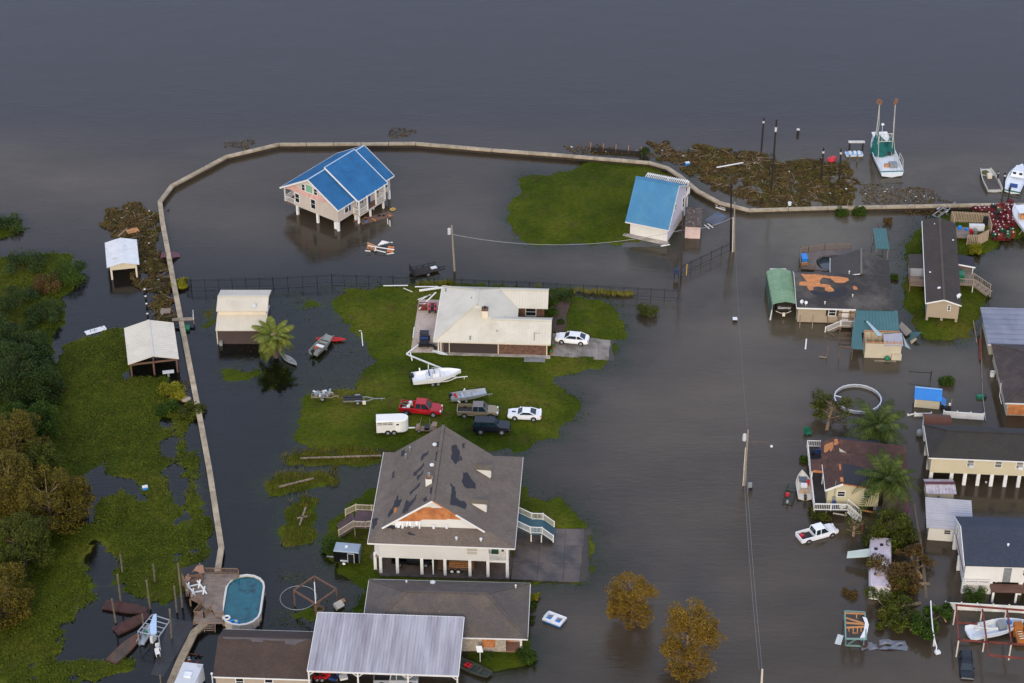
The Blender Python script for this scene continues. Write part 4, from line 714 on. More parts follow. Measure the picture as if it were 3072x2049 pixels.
MB().add(oval(2.19,4.53,-.2), [tuple(range(18))]).build('liner', mat('pool_liner', '#0f5a66', .8, .1), pool)
# ---- caravan shelter with green roof, camper inside
o, rz = frame(Rz(192,965), Rz(392,965), 0)
M_grnroof = mat('green_shelter_roof', '#7d9a7a', .5, .08, .5, col2='#6b8c70'); r = thing('camper_shelter', 'green metal shelter arching over a parked camper', 'carport', o, rz, None)
prof = [(-.2,2.45),(-.1,2.75),(.5,2.98),(1.65,3.2),(2.8,2.98),(3.4,2.75),(3.5,2.45)]
for i in range(6): slope(r, (prof[i][0],8.9,prof[i][1]), (prof[i][0],-.2,prof[i][1]), (prof[i+1][0],-.2,prof[i+1][1]), (prof[i+1][0],8.9,prof[i+1][1]), M_grnroof, .05, name='roof_sheet')
for i in range(24):
    mb = MB(); y = -.15+i*.39
    for k in range(6): mb.beam((prof[k][0],y,prof[k][1]+.03),(prof[k+1][0],y,prof[k+1][1]+.03),.07,.05)
    mb.build('roof_rib', M_grnroof, r)
MB().box(-.2,-.12,-.1,8.8,-.5,2.5).build('side_wall', mat('shelter_side', '#3b4f42', .7, .1), r); MB().box(3.42,3.5,-.1,8.8,.6,2.5).build('side_wall', MATS['shelter_side'], r)
for x in (-.16, 3.46):
    for y in (-.1, 4, 8.8): post(r, x, y, -.8, 2.5, .09, M_galv)
MB().add([(-.25,-.2,1.9),(-.5,-.6,.3),(-.35,-.6,.15),(-.15,-.2,1.6),(-.25,-.17,1.9),(-.5,-.57,.3),(-.35,-.57,.15),(-.15,-.17,1.6)], [(0,1,2,3),(7,6,5,4),(0,4,5,1),(1,5,6,2),(2,6,7,3),(3,7,4,0)]).build('bent_sheet', M_plast, r)
c = thing('camper', 'dark and white camper parked under the green shelter', 'camper', (o.x+.45, o.y+.35, 0), rz)
M_cdark = mat('camper_dark', '#2d2825', .4, .1); M_cwht = mat('camper_white', '#cfcac2', .45, .06)
MB().loft([[(0,y,z0),(2.4,y,z0),(2.4,y,2.55),(0,y,2.55)] for y, z0 in ((1.3,.35),(9.6,.35))]).build('body', M_cwht, c)
MB().loft([[(0,1.3,.4),(2.4,1.3,.4),(2.4,1.3,2.55),(0,1.3,2.55)], [(.02,.6,.75),(2.38,.6,.75),(2.38,.6,2.4),(.02,.6,2.4)], [(.15,.15,1.15),(2.25,.15,1.15),(2.25,.15,2.1),(.15,.15,2.1)]]).build('nose_cap', M_cdark, c)
MB().path([Vector((.05+2.3*i/10, .40-.22*math.sin(math.pi*i/10), .95-.3*math.sin(math.pi*i/10))) for i in range(11)], .05, 5).build('nose_stripe', M_cwht, c)
MB().box(1.0,1.4,-.15,.2,.35,.85).build('hitch', M_crtrim, c); MB().box(.9,1.5,8.6,9.2,2.55,2.75).build('roof_unit', M_black, c)
for x in (.0, 2.4): MB().tube((x-.1,5,.2),(x+.1,5,.2),.35,.35,12).build('wheel', M_tyre, c)
def text(body_, size, loc, rot, m, parent, name='lettering', ext=.01):
    cu = bpy.data.curves.new(name, 'FONT'); cu.body = body_; cu.size = size; cu.align_x = 'CENTER'; cu.align_y = 'CENTER'; cu.extrude = ext; cu.shear = .25 if body_ == 'Gateway' else 0.0
    t = bpy.data.objects.new(name, cu); COL.objects.link(t); dg = bpy.context.evaluated_depsgraph_get(); me = bpy.data.meshes.new_from_object(t.evaluated_get(dg)); bpy.data.objects.remove(t)
    o = bpy.data.objects.new(name, me); me.materials.clear(); me.materials.append(m); COL.objects.link(o); o.parent = parent; o.location = loc; o.rotation_euler = rot; return o
text('Gateway', .55, (1.2, .12, 1.68), (math.pi/2, 0, 0), M_plast, c)
# ---- brown mobile home with torn roof
o, rz = frame(Rz(400,985), Rz(905,1000), .2)
M_blksh = mat('black_shingles', '#3a3633', .92, .2, .3, pattern='shingle', pscale=2.2, col2='#5f5a52', mix=(.46,.68)); M_dksh = mat('dark_grey_shingles', '#474340', .92, .15, .6, pattern='shingle', pscale=2.2); M_tan2 = mat('tan_vinyl', '#a8967f', .7, .06, .5, pattern='siding', pscale=3.2)
r = thing('mobile_home', 'tan mobile home whose dark roof shows bare orange decking', 'house', o, rz)
body(r, .05, 13.5, .0, 8.9, .15, 2.8, M_tan2); gable_roof(r, -.2, 13.95, -.3, 9.6, 2.82, 3.62, 'x', M_blksh, .14, rr=7.9)
fascia(r, [(-.2,-.33,2.72),(8.35,-.33,2.72)], M_trim, .1, .2); fascia(r, [(-.23,-.3,2.74),(-.23,7.9,3.54),(-.23,9.6,2.74)], M_trim, .06, .18)
pf = ((0,-.3,2.82), (0,-(3.62-2.82),8.2)); rj = random.Random(4)
R4 = Zm(2300, 780, 4.9)
for pts in ([(500,205),(560,208),(700,205),(830,225),(950,235),(1080,245),(1190,262),(1212,300),(1150,330),(1080,340),(1000,325),(960,290),(930,268),(830,255),(800,280),(780,320),(800,355),(880,355),(940,370),(950,400),(985,425),(992,455),(900,465),(855,445),(860,405),(760,390),(690,395),(690,440),(640,445),(600,410),(590,380),(480,370),(478,320),(600,315),(550,265)], [(1255,395),(1285,380),(1320,390),(1340,430),(1300,438),(1270,420)]):
    patch(r, 'bare_decking', [R4(*q) for q in jag(pts, 5, 3, rj)], *pf, mat('orange_decking', '#c6834f', .85, .2, 1.2, pattern='plank', pscale=.8))
patch(r, 'bare_underlay', [R4(*q) for q in jag([(640,460),(850,470),(1100,390),(1180,420),(1160,520),(900,570),(700,510)], 8, 4, rj)], *pf, M_tar, up=.003)
window(r, 'S', 0, 5.05, 1.95, .95, 1.0); 
for x in (4.3, 5.8): MB().box(x-.17, x+.17, -.06, -.004, 1.4, 2.55).build('shutter', M_black, r)
door(r, 'S', 0, 6.95, .6, .95, 2.0, M_trim); MB().box(1.0,1.35,-.12,-.004,.7,1.7).build('meter_box', M_tan2, r); dish(r, (.6,.4,2.85), -2.4, .3); dish(r, (1.1,.2,2.85), -1.2, .25)
for q, z in (((855,645),2.95), ((1262,540),3.1), ((1212,195),3.5)): a = lp(r, R4(*q), z); vent(r, (a.x,a.y,z-.15), .5, .07)
# annex roof behind
mbx = [(5.2,9.4,2.5),(5.5,14.3,2.5),(10.3,15.6,3.4),(9.7,8.3,3.4)]
MB().slab([(5.3,8.8,2.45),(9.68,7.7,3.9),(10.25,14.9,3.9),(5.65,14.2,2.45)], .12).build('annex_roof', M_dksh, r); MB().slab([(9.69,7.7,3.9),(14.2,9.2,2.45),(14.4,14.0,2.45),(10.26,14.9,3.9)], .12).build('annex_roof', M_blksh, r)
MB().ext([(5.7,9.0),(14.0,9.0),(14.1,13.8),(10.3,14.8),(5.9,14.0)], 'z', .1, 2.42).build('annex_wall', M_tan2, r); fascia(r, [(5.2,8.75,2.5),(9.5,7.7,3.88)], M_trim, .08, .1, 'flashing'); MB().beam((9.68,7.7,3.93),(10.25,14.9,3.93),.3,.06).build('ridge_cap', mat('grey_ridge', '#6b655d', .9, .1), r)
fascia(r, [(5.3,9.4,2.4),(5.65,14.4,2.4)], M_trim, .06, .16)
# front stair
MB().box(6.2,8.3,-1.6,-.05,.45,.6).build('entry_deck', M_deckw, r); rail(r, (6.3,-1.55,.6), (8.25,-1.55,.6), .95); stairs(r, (6.2,-1.2,.55), (4.0,-1.9,-.3), .9, M_deckw); rail(r, (6.2,-1.55,.6), (4.0,-2.3,-.1), .95); rail(r, (8.28,-1.5,.6),(8.28,-.1,.6),.95)
for x in (6.3, 8.2): post(r, x, -1.5, -.8, .45, .12, M_wood)
# teal roof over the front porch and damaged shed
M_tealr = mat('teal_metal_roof', '#3b6464', .5, .1, .5); MB_ = slope(r, (8.3,-5.0,2.25), (14.3,-5.0,2.25), (14.4,-.15,2.72), (8.35,-.1,2.72), M_tealr, .05, rib=.45, name='porch_roof')
bend = [Vector(v) for v in ((8.35,-1.4,2.62),(8.0,-3.0,2.75),(7.5,-5.5,2.3),(7.1,-9.2,1.85))]; mb = MB()
for i in range(3):
    a, b_ = bend[i], bend[i+1]; mb.slab([a, b_, b_+Vector((1.7,0,-.05)), a+Vector((1.3,0,.05))], .04)
mb.build('peeled_roof_sheet', M_tealr, r)
for x in (8.4, 11.3, 14.1): post(r, x, -4.8, -.8, 2.2, .12, M_wood)
MB().add([(9.6,-3.2,2.7),(9.8,-3.15,2.75),(11.6,-6.9,2.9),(11.0,-7.0,2.7),(9.6,-3.2,2.66),(9.8,-3.15,2.71),(11.6,-6.9,2.86),(11.0,-7.0,2.66)], [(0,1,2,3),(7,6,5,4),(0,4,5,1),(1,5,6,2),(2,6,7,3),(3,7,4,0)]).build('lifted_sheet', mat('pale_sheet', '#9fb2b8', .5, .1), r)
s = thing('shed', 'cream shed with half its roof ripped off before the mobile home', 'shed', P(Rz(980,1295), 0), FR[r.name][1])
M_crsh = mat('cream_shed', '#c6baa0', .75, .08, .8, pattern='siding', pscale=2.6)
for x0, x1, y0, y1 in ((0,5.1,0,.1),(0,5.1,3.0,3.1),(0,.1,.1,3.0),(5.0,5.1,.1,3.0)): MB().box(x0,x1,y0,y1,-.6,2.45).build('wall', M_crsh, s)
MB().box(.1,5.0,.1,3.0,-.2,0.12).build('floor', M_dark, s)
for i in range(6): MB().box(.02+i*1.0,.12+i*1.0,.0,3.1,2.46,2.58).build('rafter', M_newwood, s)
for y in (.02, 3.0): MB().box(0,5.1,y,y+.1,2.585,2.68).build('top_plate', M_newwood, s)
MB().slab([(2.6,-.2,2.35),(5.3,-.2,2.35),(5.3,2.4,2.85),(2.6,1.9,2.85)], .06).build('roof_sheet', mat('bluish_grey_sheet', '#9c9aa3', .5, .1), s)
for i in range(9): MB().cbox((random.uniform(.4,2.4), random.uniform(.4,2.6), random.uniform(.2,.9)), (random.uniform(.3,.8),random.uniform(.2,.5),random.uniform(.3,.9)), random.uniform(0,3)).build('stored_box', random.choice([M_dark, M_plast, M_rust, M_navy, M_wood]), s)
MB().box(3.8,5.2,-.45,-.05,.0,.9).build('white_cabinet', M_crsh, s); MB().ball((3.2,-.5,.35),.42,9,6,.8).build('green_bin', M_green, s); MB().box(1.4,4.4,-.9,-.5,-.3,.02).build('floating_board', M_wood, s)
# pool deck behind the mobile home
dk2 = thing('round_pool_deck', 'grey deck curving round a pool behind the mobile home', 'deck', P(Rz(430,525), 0), FR[r.name][1])
outer = [lp(dk2, Rz(*q), 1.0) for q in [(430,525),(430,395),(500,385),(640,362),(760,362),(870,360),(900,400),(800,420),(700,415),(640,418),(590,432),(565,460),(575,500),(610,530),(680,545),(660,550)]]
MB().slab(outer, .16).build('deck_boards', mat('mauve_grey_deck', '#6f6561', .9, .15, .8, pattern='plank', pscale=1.1), dk2)
for a, b_ in (((430,525),(430,395)), ((430,395),(500,388)), ((500,388),(640,365)), ((640,365),(870,362)), ((430,525),(560,540))): rail(dk2, lp(dk2, Rz(*a), 1.0), lp(dk2, Rz(*b_), 1.0), .9, M_railw)
for q in ((430,525),(430,395),(640,365),(870,362),(560,540)): a = lp(dk2, Rz(*q), 1.0); post(dk2, a.x, a.y, -1, .85, .15, M_wood)
ps = [lp(dk2, Rz(*q), .3) for q in [(575,470),(620,435),(700,430),(700,520),(690,545),(620,530)]]; MB().slab(ps, .05).build('pool_water', mat('dark_pool_water', '#3c464c', .1, .1), dk2)
tag(MB().cbox(P(Rz(465,440), 1.45), (.9,1.6,.7)).build('blue_crate', M_blue), 'bright blue bin on the round pool deck', 'bin'); tag(MB().cbox(P(Rz(465,490), 1.25), (1.0,.5,.3), .2).build('cardboard_pile', M_newwood), 'tan heap beside the bright blue bin on the deck', 'heap')
t = thing('teal_shelter', 'small shelter with teal metal roof behind the mobile home', 'shelter', P(Rz(1068,460), 0), FR[r.name][1])
slope(t, (0,0,2.1), (2.1,0,2.1), (2.0,5.4,2.5), (0,5.4,2.5), M_tealr, .05, rib=.4, name='roof')
for x in (.1,1.9):
    for y in (.1,5.2): post(t, x, y, -.8, 2.1, .12, M_wood)
# ---- long tan trailer home
o, rz = frame(Rz(1508,945), Rz(1785,965), .8, .3)
r = thing('trailer_home', 'long narrow tan trailer home with dark brown roof', 'house', o, rz)
M_tlsh = mat('brown_black_shingles', '#403833', .92, .16, .5, pattern='shingle', pscale=2.2); M_shadeside = mat('shade_grey_siding', '#9a9ca3', .7, .08, .5, pattern='siding', pscale=3.2)  # grey blue is the shade on the tan left wall, put into its colour
body(r, .0, 4.6, 0, 23.0, .5, 3.05, M_tan2, 3.75, 'y'); gable_roof(r, -.25, 4.85, -.25, 23.3, 3.02, 3.82, 'y', M_tlsh, .12, cap=mat('ridge_brown', '#4f463c', .9, .1))
fascia(r, [(-.27,-.27,2.95),(2.3,-.27,3.75),(4.87,-.27,2.95)], M_trim, .06, .2); MB().box(-.012,-.002,.05,22.9,.5,3.0).build('shade_tinted_side', M_shadeside, r); fascia(r, [(-.3,-.25,2.95),(-.3,23.3,2.95)], M_trim, .1, .12, 'gutter')
window(r, 'S', 0, 3.15, 2.35, .3, .8); 
for x in (.2, 2.3, 4.4):
    for y in (.3, 6, 12, 18, 22.6): post(r, x, y, -.4, .5, .35, M_conc, 'block_pier')
for y in (3, 8, 14, 19): window(r, 'W', -.012, y, 2.0, .9, 1.1)
for q, z, kd in ((Rz(1590,170),3.4,1), (Rz(1625,716),3.5,1), (Rz(1543,576),3.3,0), (Rz(1740,300),3.3,0)):
    a = lp(r, q, z-.3)
    MB().ball((a.x,a.y,z),.38 if kd else .16,10,6,.6).build('roof_vent', M_plast, r)
dish(r, (4.3,1.2,3.15), -.9, .3); dish(r, (4.6,1.6,3.1), -2., .26)
MB().box(-2.3,-.02,7.6,10.2,.9,1.05).build('side_porch', M_deckw, r); rail(r, (-2.2,7.65,1.05), (-.1,7.65,1.05), .95, M_railw); rail(r, (-2.25,7.65,1.05), (-2.25,10.1,1.05), .95, M_railw); MB().slab([(-2.5,10.2,2.5),(0,10.2,2.7),(0,14.0,2.7),(-2.5,14.0,2.5)], .1).build('side_roof', M_tlsh, r)
for x, y in ((-2.2,7.7),(-2.2,10.1)): post(r, x, y, -.4, 2.45, .1, M_wood)
MB().box(-2.3,-.02,10.3,13.9,.3,2.35).build('side_room', M_shadeside, r); MB().tube((-1.6,14.4,.8),(-1.6,14.4,1.1),.45,.45,12).build('round_table', M_galv, r)
MB().slab([(4.8,14.6,2.75),(7.3,14.4,2.5),(7.3,11.7,2.5),(4.8,11.9,2.75)], .12).build('porch_roof', M_tar, r); fascia(r, [(4.8,11.65,2.7),(7.4,11.5,2.42)], M_trim, .08, .2); MB().box(4.65,7.2,8.6,14.3,.95,1.1).build('front_porch', M_deckw, r); M_beirail = mat('beige_rail', '#9c8b78', .8, .12)
rail(r, (4.7,8.65,1.1), (7.1,8.65,1.1), 1.0, M_beirail, gap=.3); stairs(r, (7.2,9.6,1.1), (9.6,8.0,.25), 1.5, M_deckw); rail(r, (7.2,8.7,1.1), (9.6,7.1,.3), 1.0, M_beirail, gap=.3); rail(r, (7.2,10.4,1.1), (9.7,8.9,.3), 1.0, M_beirail, gap=.3); MB().box(5.0,5.8,9.5,10.8,1.1,2.2).build('green_cover', M_green, r)
for x, y in ((4.8,14.2),(7.1,14.2),(7.1,11.8),(7.1,8.7)): post(r, x, y, -.4, 2.4 if y > 9 else 1.0, .12, M_trim)
# ---- fenced slat deck beside the trap pile
R5 = Zm(2720, 600, 5.227)
f = thing('slat_fence_deck', 'slatted fence pen full of gear beside the crab traps', 'fence', P(R5(700,330), 0.3), math.radians(-4))
M_slat = mat('beige_slats', '#a08c78', .85, .15, 1.)
def slatfence(root, a, b_, h, z0=.0, gap=.24, solid=False):
    a = Vector(a); b_ = Vector(b_); n = max(2, int((b_-a).length/gap)); d = (b_-a)/n
    for i in range(n):
        c = a+d*(i+.5); w = d.length*(.95 if solid else .62); MB().beam((c.x,c.y,z0),(c.x,c.y,z0+h),w,.04).build('slat', M_slat, root)
    for z in (.3, h-.25): MB().beam((a.x,a.y,z0+z),(b_.x,b_.y,z0+z),.05,.09).build('fence_rail', M_slat, root)
pf_ = [lp(f, R5(*q), .1) for q in [(690,330),(1270,360),(1320,540),(1120,700),(930,700)]]
slatfence(f, pf_[0], pf_[1], 1.9); slatfence(f, pf_[1], pf_[2], 1.8); slatfence(f, pf_[4], pf_[3], 1.9, gap=.26); slatfence(f, pf_[3], lp(f, R5(1270,620), .1), 1.9, solid=True)
slatfence(f, pf_[0], lp(f, R5(740,420), .1), 1.9, solid=True); MB().box(.2,2.3,-6.0,-2.8,.5,.62).build('deck_floor', M_deckw, f)
items = [('blue_barrel','bright blue barrel beside the white freezer in the slatted pen',M_blue,(830,455),.9),('blue_drum','second blue barrel nearest the white freezer in the slatted pen',M_blue,(935,475),.8),('red_crate','red crate beside the blue barrels in the slatted pen',M_red,(1010,480),.7),('grey_bundle','grey bundle beside the slatted pen entrance',M_galv,(1080,500),.9),('grey_bin','dark grey bin in the back corner of the slatted pen',M_dark,(1240,330),1.1)]
for nm, lb, mm, q, s_ in items:
    p = P(R5(*q), .9); tag(MB().tube((p.x,p.y,.3),(p.x,p.y,.3+s_*1.2),s_*.38,s_*.35,10).tube((p.x,p.y,.3+s_*1.2),(p.x,p.y,.36+s_*1.2),s_*.3,s_*.2,10).build(nm, mm), lb, 'barrel' if 'barrel' in lb else 'bin')
p = P(R5(1100,410), 1.0); t = thing('freezer', 'long white chest freezer inside the slatted pen', 'freezer', p-Vector((0,0,.7)), math.radians(-3)); MB().box(-1.15,1.15,-.35,.35,0,.85).build('body', M_plast, t); MB().box(-1.18,1.18,-.38,.38,.86,.95).build('lid', M_plast, t)
# ---- crab traps in a great heap
trapm = [mat('red_trap_wire', '#6f2024', .8, .35, 6.), mat('dark_trap_wire', '#2f3033', .8, .3, 6.), mat('orange_trap_wire', '#8a4426', .8, .3, 6.), mat('green_trap_wire', '#2f5a3a', .8, .3, 6.)]
def trap_proto(m):
    mb = MB(); s_ = .3
    for x in (-s_, s_):
        for y in (-s_, s_): mb.beam((x,y,0),(x,y,.5),.05)
    for z in (0.02, .5):
        for k in (-s_, -.1, .1, s_): mb.beam((-s_,k,z),(s_,k,z),.05); mb.beam((k,-s_,z),(k,s_,z),.05)
    for k in (-.15, 0, .15):
        for z in (.17, .33):
            mb.beam((-s_,-s_,z),(s_,-s_,z),.045); mb.beam((-s_,s_,z),(s_,s_,z),.045); mb.beam((-s_,-s_,z),(-s_,s_,z),.045); mb.beam((s_,-s_,z),(s_,s_,z),.045)
    mb.box(-.2,.2,-.2,.2,.06,.4); return mb
protos = [(trap_proto(m).build('crab_trap', m)) for m in trapm]; fl = MB().ball((0,0,.6),.13,7,5).build('float', M_plast); pm = [q.data for q in protos]; fm = fl.data
for q in protos+[fl]: bpy.data.objects.remove(q)
R9 = Zm(2900, 450, 5.227); hp = [P(R9(*q), .3) for q in [(60,900),(330,880),(720,860),(740,1130),(720,1380),(540,1440),(400,1420),(390,1230),(340,1000),(60,985)]]; hpoly = [(q.x,q.y) for q in hp]
xs_ = [q[0] for q in hpoly]; ys_ = [q[1] for q in hpoly]; k = 0; rt = random.Random(8); gxs = np.arange(min(xs_), max(xs_), .74); gys = np.arange(min(ys_), max(ys_), .74)
TL = ['dark red wire crab trap with white float in the big heap', 'black wire crab trap with white float in the big heap', 'orange wire crab trap with white float in the big heap', 'green wire crab trap with white float in the big heap']
for x in gxs:
    for y in gys:
        if sdist(hpoly, np.array([x]), np.array([y]))[0] < 0: continue
        for lv in range(2 if rt.random() < .45 else 1):
            ci = rt.choices([0,1,2,3], [70,14,12,4])[0]; t = bpy.data.objects.new('crab_trap', pm[ci]); COL.objects.link(t); t.location = (x+rt.uniform(-.1,.1), y+rt.uniform(-.1,.1), max(.25, gz(x,y))+lv*.52); t.rotation_euler = (rt.uniform(-.12,.12), rt.uniform(-.12,.12), rt.uniform(0,3)); tag(t, TL[ci], 'crab trap', 'crab traps heaped by the flood wall')
            if rt.random() < .6: g = bpy.data.objects.new('float', fm); COL.objects.link(g); g.parent = t; g.location = (rt.uniform(-.2,.2), rt.uniform(-.2,.2), 0); g.scale = (.85,)*3
            k += 1
NTRAPS = k
# ---- right edge: grey-blue tin house and its brown neighbour
V6 = Zm(2720, 900, 3.92); o, rz = frame(V6(958,645), V6(1030,648), 0)
M_gtin = mat('blue_grey_tin', '#80838f', .55, .1, .4, col2='#6d7280'); r = thing('tin_roof_house', 'cream house with flat blue grey tin roof at the right edge', 'house', o, math.radians(-3))
body(r, .1, 12, .1, 7.5, -.7, 2.0, M_crsh); MB().slab([(-.35,-.5,2.15),(14,-.5,2.15),(14,8.6,2.55),(-.35,8.6,2.55)], .14).build('roof', M_gtin, r)
for i in range(8): MB().beam((-.3,-.3+i*1.2,2.2+i*.053),(14,-.3+i*1.2,2.2+i*.053),.05,.05).build('roof_seam', M_gtin, r)
fascia(r, [(-.35,-.53,2.05),(14,-.53,2.05)], M_trim, .06, .2); MB().beam((-1.2,2.0,-.4),(-1.2,8.0,.4),.12,.5).build('fallen_board', M_wood, r)
o, rz = frame(V6(1160,1365), V6(1330,1372), 0); r = thing('brick_cottage', 'cottage with dark brown roof and boarded window at the right edge', 'house', o, math.radians(-3))
body(r, .1, 12, .2, 8.5, -.7, 2.45, M_crbrick); hip_roof(r, -.4, 14, -.4, 14.0, 2.5, 5.2, mat('warm_dark_shingles', '#433a38', .92, .18, .5, pattern='shingle', pscale=2.2, col2='#564842'), th=.14)
body(r, -.0, 12, 8.5, 13.5, -.7, 2.45, M_crbrick); MB().box(.25,2.6,.1,.19,.2,2.1).build('window_board', M_ply, r); fascia(r, [(-.4,-.43,2.42),(14,-.43,2.42)], M_trim, .08, .18); MB().box(3.2,4.4,-.25,.19,.2,2.0).build('white_door_panel', M_plast, r)
MB().path([(-.45,3.6,3.0),(-.45,3.4,1.0),(-.3,2.0,.6)], .05, 6).build('downpipe', M_trim, r); vent(r, (4.5,5.5,3.8), .4, .1, M_black)
q = lp(r, V6(1005,870), .2); t = tag(MB().loft([[Vector((rr*math.cos(2*math.pi*i/14), rr*math.sin(2*math.pi*i/14), z)) for i in range(14)] for rr, z in ((.32,-.4),(.36,.75),(.32,.75),(.29,-.2))], cap=False).build('drum', M_plast), 'open white drum standing in the water by the right cottage', 'drum'); t.location = P(V6(1005,895), 0)
# ---- small shed with bright blue tarp roof
o, rz = frame(V6(90,1258), V6(360,1285), 0); r = thing('shed', 'small cream shed with bright blue roof standing in the water', 'shed', o, rz)
M_bt = mat('blue_tarp_roof', '#2f7bc4', .45, .1, 1.); body(r, 0, 3.35, 0, 2.6, -.6, 1.55, M_crsh, 2.3, 'x'); gable_roof(r, -.15, 3.55, -.25, 2.9, 1.5, 2.42, 'x', M_bt, .06, rib=.3); MB().beam((-.15,1.32,2.46),(3.55,1.32,2.46),.25,.05).build('ridge_cap', mat('pale_blue', '#8fb7dc', .5, .05), r)
post(r, .02, .0, -.6, 1.5, .1, M_trim, 'corner_trim'); MB().slab([(3.6,.2,.9),(4.3,.2,.4),(4.3,2.0,.4),(3.6,2.0,.9)], .05).build('blue_ramp', M_bt, r); MB().cbox((4.3,.3,.2),(1.2,.9,.5)).build('dark_box', M_dark, r); post(r, 5.0, 1.2, -.6, 1.1, .1, M_wood); MB().beam((3.5,.6,.55),(4.9,.4,.55),.1,.1).build('rail', M_wood, r); MB().cbox((4.75,.4,.75),(.28,.28,.3)).build('white_bucket', M_plast, r)
# white board fences
def boardfence(name, label, pa, pb, h, n, m=None, posts=True):
    a = P(pa, 0); b_ = P(pb, 0); r = thing(name, label, 'fence', a, math.atan2(b_.y-a.y, b_.x-a.x)); Ln = (b_-a).length
    for i in range(n): MB().box(i*Ln/n+.07, (i+1)*Ln/n-.07, -.03, .03, -.3, h).build('panel', m or M_white, r); MB().box(i*Ln/n, (i+1)*Ln/n, -.05, .05, h+.005, h+.08).build('top_rail', m or M_white, r)
    for i in range(n+1): k = MB().box(i*Ln/n-.07, i*Ln/n+.07, -.07, .07, -.6, h+.12).build('post', m or M_white, r); MB().ball((i*Ln/n,0,h+.17),.12,6,4).build('post_cap', m or M_trim, k)
    return r
boardfence('board_fence', 'white panel fence right of the small blue roofed shed', V6(428,1378), V6(900,1410), .95, 3); boardfence('board_fence', 'short leaning white fence before the small blue roofed shed', V6(95,1368), V6(285,1366), .45, 1); boardfence('board_fence', 'loose white rail left of the short leaning fence', V6(12,1362), V6(95,1345), .1, 1)
boardfence('board_fence', 'long white fence behind the rusty carport frame', Zm(2750,1750,5.245)(440,405), Zm(2750,1750,5.245)(1689,468), 1.0, 5)
MB_ = None
# ---- shed with rust brown roof
o, rz = frame(Yz(85,210), Yz(330,225), 0); r = thing('shed', 'white shed with rust brown roof behind the yellow house', 'shed', o, rz)
M_rr = mat('rust_brown_shingles', '#6b4332', .9, .15, .7, pattern='shingle', pscale=2.2); body(r, 0, 3.4, 0, 3.4, -.7, 2.1, M_white, 2.8, 'x'); gable_roof(r, -.15, 3.6, -.2, 3.6, 2.05, 2.9, 'x', M_rr, .1)
MB().ball((-.5,1.2,.5),.45,8,6,1.3).build('grey_tank', M_galv, r)
# ---- yellow house on piers
o, rz = frame(Yz(140,470), Yz(947,503), 2.0); r = thing('pier_house', 'pale yellow house on white piers with black hip roof', 'house', o, rz)
M_yel = mat('pale_yellow_vinyl', '#d8cba9', .65, .05, .5, pattern='siding', pscale=3.4); body(r, 0, 14.5, 0, 6.6, 1.9, 4.55, M_yel)
hip_roof(r, -.4, 17, -.35, 7.0, 4.55, 6.35, mat('charcoal_shingles', '#38342f', .92, .16, .5, pattern='shingle', pscale=2.2), inset=2.7, th=.14)
for u in (5.1, 8.7, 11.45): window(r, 'S', 0, u, 3.7, .8, 1.0, glass=mat('grey_blind', '#77746c', .5, .1))
for u in (5.25, 11.6): MB().box(u-.3,u+.3,-.35,-.07,3.1,3.5).build('air_conditioner', M_plast, r)
for x in (.25, 2.9, 4.65, 6.39, 8.14, 9.92, 11.67, 13.4):
    for y in (.2, 3.3, 6.4): post(r, x, y, -1, 1.9, .46, M_white, 'pier')
fascia(r, [(-.4,-.38,4.46),(17,-.38,4.46)], M_trim, .06, .16); fascia(r, [(-.43,-.35,4.46),(-.43,7.0,4.46)], M_trim, .06, .16); MB().box(.0,14.4,.1,6.5,1.72,1.895).build('floor_joists', M_dark, r)
MB().box(4.9,5.7,2.0,2.5,.3,.6).build('white_chest', M_plast, r); MB().ball((7.6,.6,.2),.16).build('white_ball', M_plast, r)
# ---- striped shed, white shed
o, rz = frame(Yz(110,700), Yz(365,703), .6); r = thing('shed', 'narrow cream shed with white roof and dark red stripe', 'shed', o, rz)
body(r, .1, 3.55, .1, 2.6, -.9, 1.55, M_yel); M_ws = mat('stained_white_roof', '#b9b3b6', .6, .15, 2., col2='#97889a'); slope(r, (-.1,-.15,1.5), (3.8,-.15,1.5), (3.75,1.35,2.1), (-.1,1.35,2.1), M_ws, .06, rib=.4); slope(r, (3.75,2.85,1.6), (-.1,2.85,1.6), (-.1,1.35,2.1), (3.75,1.35,2.1), M_ws, .06, rib=.4)
MB().beam((-.1,1.35,2.14),(3.76,1.35,2.14),.5,.05).build('ridge_cap', mat('maroon', '#5a2c3a', .6, .15), r); MB().tube((1.6,.02,.9),(1.6,-.04,.9),.2,.2,12).build('hose_reel', M_galv, r)
o, rz = frame(Yz(120,1055), Yz(350,1072), 0); r = thing('shed', 'white shed with pale lapped metal roof and one small window', 'shed', o, rz)
body(r, 0, 5.0, 0.05, 5.0, -.8, 2.15, M_wside); MB().slab([(-.35,-.25,2.2),(5.5,-.25,2.2),(5.5,5.3,2.75),(-.35,5.3,2.75)], .08).build('roof', mat('pale_lapped_metal', '#a9a6a9', .55, .1, .6), r)
for i in range(13): MB().beam((-.33,-.1+i*.42,2.235+i*.0416),(5.48,-.1+i*.42,2.235+i*.0416),.06,.05).build('roof_lap', MATS['pale_lapped_metal'], r)
window(r, 'S', .05, 2.35, 1.5, .75, .6, glass=M_dark)
